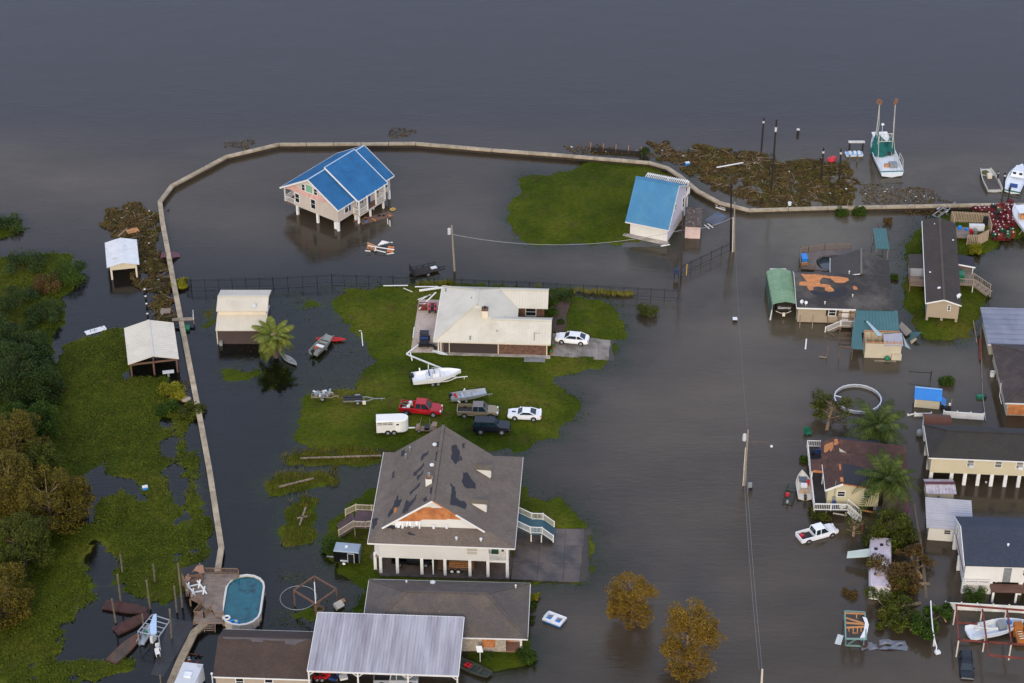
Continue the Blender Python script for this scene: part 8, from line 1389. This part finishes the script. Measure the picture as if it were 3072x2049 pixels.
def tree(name, label, base, h, rad, lm, n=2600, size=.32, clumps=16, trunk=None, lean=(0,0), low=.25, cat='tree', shape='round', group=None, seed=1, tr=.22):
    R = np.random.RandomState(seed); t = thing(name, label, cat, base, 0, group); tm = trunk or M_bark; cs = []
    for i in range(clumps):
        k = low+(1-low)*(i+.5)/clumps; 
        rr = rad*((1-k)**.6*1.15 if shape == 'cone' else math.sqrt(max(.05, 1-((k-.55)/.55)**2))); a = R.uniform(0,2*math.pi); q = rr*R.uniform(.35,.85)
        cs.append((q*math.cos(a)+lean[0]*k, q*math.sin(a)+lean[1]*k, h*k*.93, rad*R.uniform(.26,.42)*(1 if shape == 'round' else .85)*(1 if clumps < 40 else .72)))
    mb = MB(); mb.path([Vector((lean[0]*k, lean[1]*k, h*k*.9-.8*(k == 0))) for k in (0,.3,.6,.9)], [tr, tr*.8, tr*.5, tr*.2], 8)
    for cx, cy, cz, cr in cs:
        k = max(.12, cz/h-.2); mb.tube((lean[0]*k, lean[1]*k, h*k*.9), (cx, cy, cz), tr*.28, .03, 5)
    mb.build('trunk', tm, t, smooth=True)
    per = n//clumps; pts = np.concatenate([clump_pts(R, c[:3], c[3], per) for c in cs]); leaves('crown', pts, size, lm, t, rs=seed+50); return t
def bush(label, px, r_, lm, n=900, size=.22, z=0.0, h=.8, name='shrub', seed=3, cat='shrub', group=None):
    R = np.random.RandomState(seed); p = P(px, z); t = thing(name, label, cat, p, 0, group); mb = MB()
    for i in range(5): a = R.uniform(0,6.28); mb.tube((0,0,-.3),(r_*.5*math.cos(a), r_*.5*math.sin(a), r_*h*.8),.04,.02,5)
    mb.build('stems', M_bark, t); pts = np.concatenate([clump_pts(R, (R.uniform(-.68,.68)*r_, R.uniform(-.68,.68)*r_, r_*h*R.uniform(.2,.8)), r_*R.uniform(.2,.48), n//18, h) for _ in range(18)]); leaves('foliage', pts, size, lm, t, rs=seed); return t
# orange cypresses standing in the flood
pb = P((1893,1868), 0); tree('cypress_tree', 'smaller rust orange cypress standing in open water', pb, 7.2, 3.4, LF_or, 10500, .21, 60, M_bark2, low=.12, shape='round', seed=4)
pb = P((2058,2020), 0); tree('cypress_tree', 'larger rust orange cypress cut near the bottom edge', pb, 11.0, 4.1, LF_or, 18000, .21, 90, M_bark2, low=.08, shape='round', seed=6, tr=.3)
# marsh wood on the left edge
LT = [('dark green tree with bare twigs at the left edge above the marsh', W2(30,905), 7.5, 5.0, LF_dark, 21), ('bright green bushy tree left of the marsh lagoon', W2(70,1010), 5.5, 3.9, LF_green, 22), ('dark olive tree at the left edge beside the bright bushy one', W2(10,1050), 6.5, 3.6, LF_ol, 23), ('tall rust brown tree overhanging the marsh lagoon', W2(120,1215), 8.5, 4.3, LF_gold, 24), ('rust brown tree at the left edge below the bright bushy one', W2(30,1180), 9.0, 4.4, LF_gold, 25), ('olive tree with pale twigs below the lagoon at the left', W2(60,1300), 7.5, 4.0, LF_ol, 26), ('low rust brown tree in the bottom left corner', W2(15,1420), 7.0, 3.6, LF_gold, 27), ('dark green tree topmost on the left edge', W2(-10,820), 6.0, 4.0, LF_dark, 28), ('slim olive tree between the lagoon and the left edge', W2(95,1130), 7.5, 3.0, LF_ol, 29), ('broad olive gold tree leaning out over the lagoon', W2(165,1190), 6.5, 3.0, LF_gold, 30), ('tall olive gold tree behind the lagoon at the left edge', W2(45,1090), 9.5, 4.2, LF_gold, 31), ('dark thicket tree above the bright bushy one', W2(95,915), 5.5, 3.6, LF_dark, 32), ('grey green tree at the left edge below the topmost', W2(70,850), 5.5, 3.6, LF_dark, 33)]
for lb, q, h, rd, lm, sd_ in LT: tree('marsh_tree', lb, P(q, 0), h, rd*1.2, lm, 13000, .27, 54, M_bark2 if lm is LF_gold else M_bark, low=.12, seed=sd_, group='trees of the left marsh')
for i, (q, rd, lm, lb) in enumerate(((W2(20,520),2.6,LF_dark,'dark bush island at the left edge'), (W2(150,640),3.6,LF_green,'green thicket on the right of the upper left marsh island'), (W2(60,620),3.8,LF_dark,'dark thicket on the top of the upper left marsh island'), (W2(40,700),3.8,LF_dark,'dark thicket at the left of the upper marsh island'), (W2(105,735),3.4,LF_dark,'dark thicket at the foot of the upper marsh island'), (W2(110,660),2.8,LF_brown,'brown withered thicket amid the upper left marsh island'), (W2(395,905),2.2,LF_yel,'yellow green sapling beside the flood wall below the boathouse'), (W2(385,945),1.8,LF_green,'green bush beside the flood wall below the sapling'), (W2(440,950),2.0,LF_ol,'olive bush inside the marsh strip by the flood wall'), (W2(410,658),1.5,LF_yel,'bright green bush against the flood wall by the black fence'))): bush(lb, q, rd, lm, 3600, .24, 0.0, .6, seed=40+i)
# yard shrubs
for i, (q, rd, lm, lb, z) in enumerate(((Ez(1565,290),.95,LF_green,'clipped round shrub furthest from the drive of the ranch house',.4), (Ez(1565,395),1.0,LF_green,'clipped round shrub nearest the drive of the ranch house',.4), (Ez(1660,260),1.7,LF_dark,'loose dark shrub behind the clipped round shrubs',.35), (Ez(1640,490),.6,LF_dark,'low dark shrub in the mulch bed',.4), (Gz(140,1090),1.9,LF_green,'big leafy bush left of the black box trailer',.1), (Kz(1885,770),1.3,LF_green,'round bush at the porch corner of the bungalow',.0), (Kz(1945,265),.8,LF_yel,'yellow green shrub right of the bungalow roof',.0), (Kz(1925,340),.7,LF_green,'middle shrub right of the bungalow roof',.0), (Kz(1910,450),.7,LF_dark,'lower shrub right of the bungalow roof',.0), (Z9(945,280),1.9,LF_green,'bright green bush before the white raised house',.0), (ZT(878,930),1.2,LF_green,'green shrub left of the flood wall steps',.0), (ZT(1018,925),1.2,LF_green,'green shrub right of the flood wall steps',.0), (R5(1060,810),1.3,LF_yel,'yellow flowering bush below the slatted pen',.35), (W2(1487,722),1.7,LF_ol,'olive twiggy bush standing in water right of the ranch lawn',.0), (W2(1480,352),1.1,LF_dark,'dark bush beside the low wall above the barn lawn',.3), (S7(600,1310),1.5,LF_ol,'half drowned olive bush under the deck house railing',-.2), (S7(400,450),.9,LF_green,'green bush left of the deck house railing',-.1), (V6(470,990),1.2,LF_green,'drowned green sapling above the small blue roofed shed',-.1), (Kz(1555,755),.7,LF_green,'small plant by the bungalow porch',.0), (Rz(1235,620),.8,LF_green,'small bush right of the mobile home annex',.0), (ZC(390,560),1.1,LF_brown,'brown drowned bush above the teal frame',-.3), (Rz(1180,140),1.0,LF_brown,'brown dead bush behind the teal shelter',.0))): bush(lb, q, rd, lm, 1500 if rd < 1.2 else 2600, .19, z, .85 if i not in (9,) else 1.0, seed=60+i)
tag(MB().slab([P(p, .46) for p in [Ez(1530,200), Ez(1745,270), Ez(1690,420), Ez(1700,520), Ez(1640,600), Ez(1560,560), Ez(1545,430)]], .1).build('mulch_bed', mat('mulch', '#4a3830', .95, .3, 2., bump=.3)), 'brown mulch bed at the ranch house end', kind='structure')
# palms, every frond its own piece
def frond_mesh(L_, droop, name, w=.5, m=None, n=26):
    vs = []; fs = []; pts = [Vector((L_*k*(1-.12*droop*k), 0, L_*(.42*k-(.5+.5*droop)*k*k))) for k in np.linspace(0,1,n)]
    for i in range(n-1):
        a, b_ = pts[i], pts[i+1]; o = len(vs); vs += [a+Vector((0,-.02,0)), a+Vector((0,.02,0)), b_+Vector((0,.015,0)), b_+Vector((0,-.015,0))]; fs.append((o,o+1,o+2,o+3))
        if i > 2:
            k = i/n; l = w*L_*.42*math.sin(math.pi*min(1, .15+k*.85))**.7
            for s_ in (-1,1):
                o = len(vs); d = (b_-a).normalized(); e = a+d*l*.55+Vector((0,s_*l,-l*.45)); vs += [a-d*.04, a+d*.13, e+d*.09, e]; fs.append((o,o+1,o+2,o+3))
    me = bpy.data.meshes.new(name); me.from_pydata([tuple(v) for v in vs], [], fs); me.materials.append(m); return me
def palm(label, base_px, crown_px, L_, n, seed, tr=.22, hang=.5, m=None):
    R = random.Random(seed); b_ = P(base_px, 0); h = zheight(base_px, crown_px); t = thing('palm_tree', label, 'palm', b_, 0); tp = P(crown_px, h); dx = max(-1.5, min(1.5, tp.x-b_.x))
    MB().path([Vector((0,0,-.8)), Vector((dx*.3,0,h*.4)), Vector((dx,0,h))], [tr*1.2, tr, tr*.9], 9).build('trunk', M_bark, t, smooth=True); MB().ball((dx,0,h-.1),tr*1.9,8,6,1.2).build('crown_shaft', M_bark2, t)
    ms = [frond_mesh(L_, d_, 'frond', m=m or LF_palm) for d_ in (.2,.7,1.3,1.9)]
    for i in range(n):
        a = 2.4*i+R.uniform(-.2,.2); k = i/n; mi = min(3, int(k*4*hang*1.4)); f = bpy.data.objects.new('frond', ms[mi]); COL.objects.link(f); f.parent = t; f.location = (dx,0,h+.15); f.rotation_euler = (R.uniform(-.3,.3), -.75+1.0*k+R.uniform(-.12,.12), a); s_ = R.uniform(.85,1.12); f.scale = (s_,)*3
palm('stocky palm with spiky crown beside the cream roofed barn', Dz(1290,985), Dz(1255,750), 3.1, 34, 5, .35, .6, leafmat('date_palm_leaves', '#3c4516', '#646c2a', '#8f9044')); palm('wind tossed palm behind the torn brown house', Sz(1222,640), Sz(1228,470), 4.6, 26, 6, .22, .8); palm('wind tossed palm before the torn brown house', Sz(1262,1155), Sz(1310,870), 4.3, 28, 7, .2, .8)
# fallen and broken trees
def fallen(label, px, L_, ang, lm, n, seed, z=.4, lm2=None, rad=2.6, rise=.25):
    R = np.random.RandomState(seed); t = thing('fallen_tree', label, 'tree', P(px, 0), ang); mb = MB(); tip = Vector((L_, 0, z+L_*rise)); mb.path([Vector((-.6,0,0)), Vector((L_*.4,.2,z+.3)), tip], [.26,.18,.08], 8); cs = []
    for i in range(14):
        k = R.uniform(.2,1); c = Vector((L_*k, R.uniform(-1,1)*rad, z+L_*rise*k+R.uniform(-.5,1.0))); mb.tube((L_*k*.85,0,z+L_*rise*k*.8), c, .06, .02, 5); cs.append(c)
    mb.build('trunk', M_bark2, t, smooth=True); pts = np.concatenate([clump_pts(R, c, rad*R.uniform(.25,.45), n//14, .7) for c in cs]); pts[:,2] = np.maximum(pts[:,2], -.1); leaves('crown', pts, .27, lm, t, rs=seed); return t
fallen('green tree toppled behind the mauve caravan', Z6(1180,300), 5.0, math.radians(150), LF_ol, 4200, 71, rad=2.8); fallen('brown and green tree toppled across the mauve caravan end', Z6(1330,640), 6.5, math.radians(190), LF_brown, 4200, 72, rad=3.0, rise=.35); fallen('olive tree crown lying in the water below the caravan', Z6(1250,830), 5.5, math.radians(205), LF_ol, 4200, 73, rad=3.0, rise=.12); fallen('green branches around the snapped white post', Z6(1420,860), 4.0, math.radians(280), LF_green, 2400, 74, rad=1.6, rise=.2); fallen('brown dead crown hanging over the fallen pole', Z6(1290,560), 3.5, math.radians(110), LF_brown, 2200, 78, rad=1.8, rise=.5)
fallen('tangled brown green branches heaped right of the caravan', Z6(1180,560), 4.5, math.radians(215), LF_gold, 4200, 171, rad=2.6, rise=.3); fallen('olive branches drowned below the caravan end', Z6(1120,930), 4.2, math.radians(250), LF_ol, 3800, 172, rad=2.4, rise=.15); fallen('green and gold branches right of the drowned olive branches', Z6(1350,980), 4.0, math.radians(230), LF_green, 3400, 173, rad=2.2, rise=.2); fallen('green boughs against the back of the caravan', Z6(1250,220), 4.0, math.radians(185), LF_ol, 3400, 174, rad=2.4, rise=.35)
tree('lone_tree', 'leafy green tree below the dark red lean-to', P(Z6(990,260), 0), 4.6, 3.2, LF_ol, 6500, .24, 46, low=.12, seed=75); fallen('broken pale tree with torn leaves by the pool ring', Sz(850,470), 3.2, math.radians(70), LF_ol, 2400, 76, rad=2.4, rise=.6); tree('bare_tree', 'sparse pale twiggy tree right of the drowned white pickup', P(Z6(660,180), 0), 3.0, 1.9, LF_ol, 420, .2, 14, M_bark2, seed=77, low=.3)
t = thing('dead_tree', 'small dead brown tree broken behind the mobile home', 'tree', P(Rz(1190,270), 0), 0); mb = MB(); mb.path([Vector((0,0,-.3)), Vector((-1.2,.3,.8)), Vector((-2.0,.5,2.4))], [.12,.09,.04], 6).path([Vector((0,0,0)), Vector((-2.4,.2,.3)), Vector((-2.0,.4,1.6))], [.1,.07,.03], 6).path([Vector((0,0,0)),Vector((-.6,.1,1.2)),Vector((.2,.1,.3))],.06,6); mb.build('trunk', M_wr2, t)
# ---- what nobody could count: marsh plants, drift weed, lawn tufts, reeds, litter
def sample(polys, dens, seed, grow=0.0):
    R = np.random.RandomState(seed); out = []
    for pl in polys:
        a = np.array(pl); x0, y0 = a.min(0)-1; x1, y1 = a.max(0)+1; n = int((x1-x0)*(y1-y0)*dens); x = R.uniform(x0,x1,n); y = R.uniform(y0,y1,n); s = sdist(pl, x, y)+vnoise(x,y,.35,1)*1.2*grow+vnoise(x,y,.9,2)*.7*grow
        k = s > 0; out.append(np.stack([x[k], y[k], R.uniform(0,1,k.sum())],1))
    return np.concatenate(out)
def gzs(p): return np.array([gz(x, y) for x, y in p[:,:2]])
mp_ = sample([p for p,_,_ in MARSH], 40, 81, 1.3); g = gzs(mp_); k = g > -.05; mp_ = mp_[k]; mp_[:,2] = np.maximum(g[k],0)+.02+mp_[:,2]**3*.3; tag(leaves('marsh_plants', mp_, .24, LF_marsh, rs=82, up=.7, aspect=.7), 'green floating marsh plants along the left', kind='stuff')
dp_ = sample([p for p,_,_ in DRIFT], 70, 83, 1.5); cl = vnoise(dp_[:,0], dp_[:,1], .5, 9)+vnoise(dp_[:,0], dp_[:,1], 1.3, 10)*.6; dp_ = dp_[cl > -.78]; dp_[:,2] = .02+dp_[:,2]**2*.3; tag(leaves('drift_weed', dp_, .36, LF_drift, rs=84, up=.7, aspect=.45), 'brown drift of torn marsh weed by the flood wall', kind='stuff')
ex = [poly2(q) for q in ([(1990,425),(2090,435),(2140,448),(2190,466),(1975,468)], [(905,300),(925,290),(945,300),(930,312),(908,310)], [(1300,335),(1420,345),(1500,350),(1490,362),(1300,345)], [(2030,478),(2160,474),(2200,490),(2130,496)], [(330,640),(395,740),(380,760),(350,720)], [(380,880),(420,880),(430,930),(395,930)], [(1870,905),(1950,920),(1950,985),(1890,980)], [(520,335),(545,330),(600,325),(560,345)], [(415,395),(445,380),(460,385),(420,402)])]
dg = sample([p for p,_,_ in DRIFT], 16, 183, 1.5); cl = vnoise(dg[:,0], dg[:,1], .3, 19)+vnoise(dg[:,0], dg[:,1], .9, 20)*.6; dg = dg[cl > .05]; dg[:,2] = .05+dg[:,2]**2*.35; tag(leaves('drift_greenery', dg, .32, LF_ol, rs=184, up=.7, aspect=.5), 'olive green plants caught in the brown drift', kind='stuff')
d2 = sample(ex, 20, 85, 1.2); d2[:,2] = .01+d2[:,2]**2*.12; tag(leaves('scattered_weed', d2, .34, LF_drift, rs=86, up=.9, aspect=.4), 'thin scattered weed floating along the flood wall', kind='stuff')
lw = sample([p for p,_,_ in LAWN[:4]], 16, 87, 1.0); g = gzs(lw); k = g > -.03; lw = lw[k]; lw[:,2] = np.maximum(g[k],0)-.02; tag(leaves('lawn_blades', lw, .17, LF_lawn, rs=88, aspect=.5, tall=True), 'short green grass on the lawns', kind='stuff')
sh_ = sample([p for p,_,_ in LAWN[:4]], 0.0, 89) if False else None
def shore(polys, dens, seed, out=2.2):
    R = np.random.RandomState(seed); res = []
    for pl in polys:
        a = np.array(pl); x0, y0 = a.min(0)-4; x1, y1 = a.max(0)+4; n = int((x1-x0)*(y1-y0)*dens); x = R.uniform(x0,x1,n); y = R.uniform(y0,y1,n); s = sdist(pl, x, y)+vnoise(x,y,.35,1)*1.0+vnoise(x,y,.9,2)*.8; k = (s < .6) & (s > -out) & (R.uniform(0,1,n) < np.clip((s+out)/(out+.6),0,1)**2) & (vnoise(x,y,.6,14) > -.1); res.append(np.stack([x[k],y[k],np.zeros(k.sum())],1))
    return np.concatenate(res)
sg = np.concatenate([shore([p for p,_,_ in LAWN[:4]], 12, 89), sample([p for p, tp_ in SHALLOW if tp_ > -.03], 9, 289, 1.5), sample([p for p, tp_ in SHALLOW if tp_ < -.03], 1.6, 290, 1.5)]); sg[:,2] = -.06; tag(leaves('drowned_grass', sg, .2, LF_lawn, rs=189, aspect=.5, tall=True), 'half drowned grass fringing the lawns', kind='stuff')
rd_ = sample([p for p,_,_ in LAWN[4:7]], 26, 90, 1.0); rd_[:,2] = .0; tag(leaves('reed_grass', rd_, .6, leafmat('reeds', '#3a3a12', '#5c5620', '#877a34'), rs=91, aspect=.12, tall=True), 'tall rank grass on the three narrow mats left of the raised house', kind='stuff')
def strip(a, b_, n, w, seed): 
    R = np.random.RandomState(seed); A_ = np.array(P(a)); B_ = np.array(P(b_)); k = np.sort(R.uniform(0,1,n)); q = A_+(B_-A_)*k[:,None]; q[:,:2] += R.normal(scale=w,size=(n,2)); q[:,2] = 0; c = vnoise(q[:,0], q[:,1], .9, 12) > -.35; return q[c]
yl = np.concatenate([strip(Ez(240,122), Ez(590,112), 420, .25, 92), strip(Ez(1700,182), Ez(2351,218), 700, .25, 93), strip(Ez(1340,128), Ez(1450,132), 60, .2, 94)]); yl[:,2] = np.maximum(gzs(yl),0); tag(leaves('day_lilies', yl, .75, LF_yel, rs=95, aspect=.12, tall=True), 'yellow green lilies along the black picket fence', kind='stuff')
tag(leaves('yard_weeds', np.concatenate([strip(Qz(1560,240), Qz(1760,280), 120, .8, 96), strip(Qz(1480,600), Qz(1800,690), 200, .8, 97), strip(Dz(420,330), Dz(470,620), 120, .5, 98), strip(Dz(560,1180), Dz(1150,1180), 160, .4, 99)]), .3, LF_marsh, rs=100, up=.9, aspect=.5), 'thin floating weed in the flooded yards', kind='stuff')
lt = np.concatenate([sample([p for p,_,_ in DRIFT], .14, 101, 1.0), sample(ex[:1], .5, 102), sample(ex[2:3], .5, 103)]); lt[:,2] = .12+lt[:,2]*.2; tag(leaves('floating_litter', lt, .28, mat('litter_white', '#cfcfca', .6, .25, 8.), rs=104, up=.8, aspect=.7, jitter=.7), 'scattered white litter among the drift weed', kind='stuff')
sm = sample([p for p,_,_ in DRIFT], .22, 105, 1.0); mb = MB(); R = np.random.RandomState(5)
for x, y, _ in sm: a = R.uniform(0,6.28); l = R.uniform(.3,1.1); mb.beam((x-l*math.cos(a), y-l*math.sin(a), .2),(x+l*math.cos(a), y+l*math.sin(a), .3),.06)
tag(mb.build('drift_sticks', M_wood), 'broken sticks strewn over the brown drift', kind='stuff')
# low retaining wall above the barn lawn
t = thing('low_bulkhead', 'low dark timber bulkhead with pale posts by the flood wall', 'bulkhead', P(B2(915,35), 0), 0); q = [lp(t, B2(915,35), 0), lp(t, B2(1390,75), 0)]
for i in range(8): MB().beam(q[0].lerp(q[1], i/8)+Vector((0,0,.2)), q[0].lerp(q[1], (i+.97)/8)+Vector((0,0,.2)), .14, .8).build('timber', M_pil, t)
for i in range(5): p = q[0].lerp(q[1], i/4); MB().beam((p.x,p.y,-.3),(p.x,p.y,1.5),.09).build('pale_post', M_newwood, t)
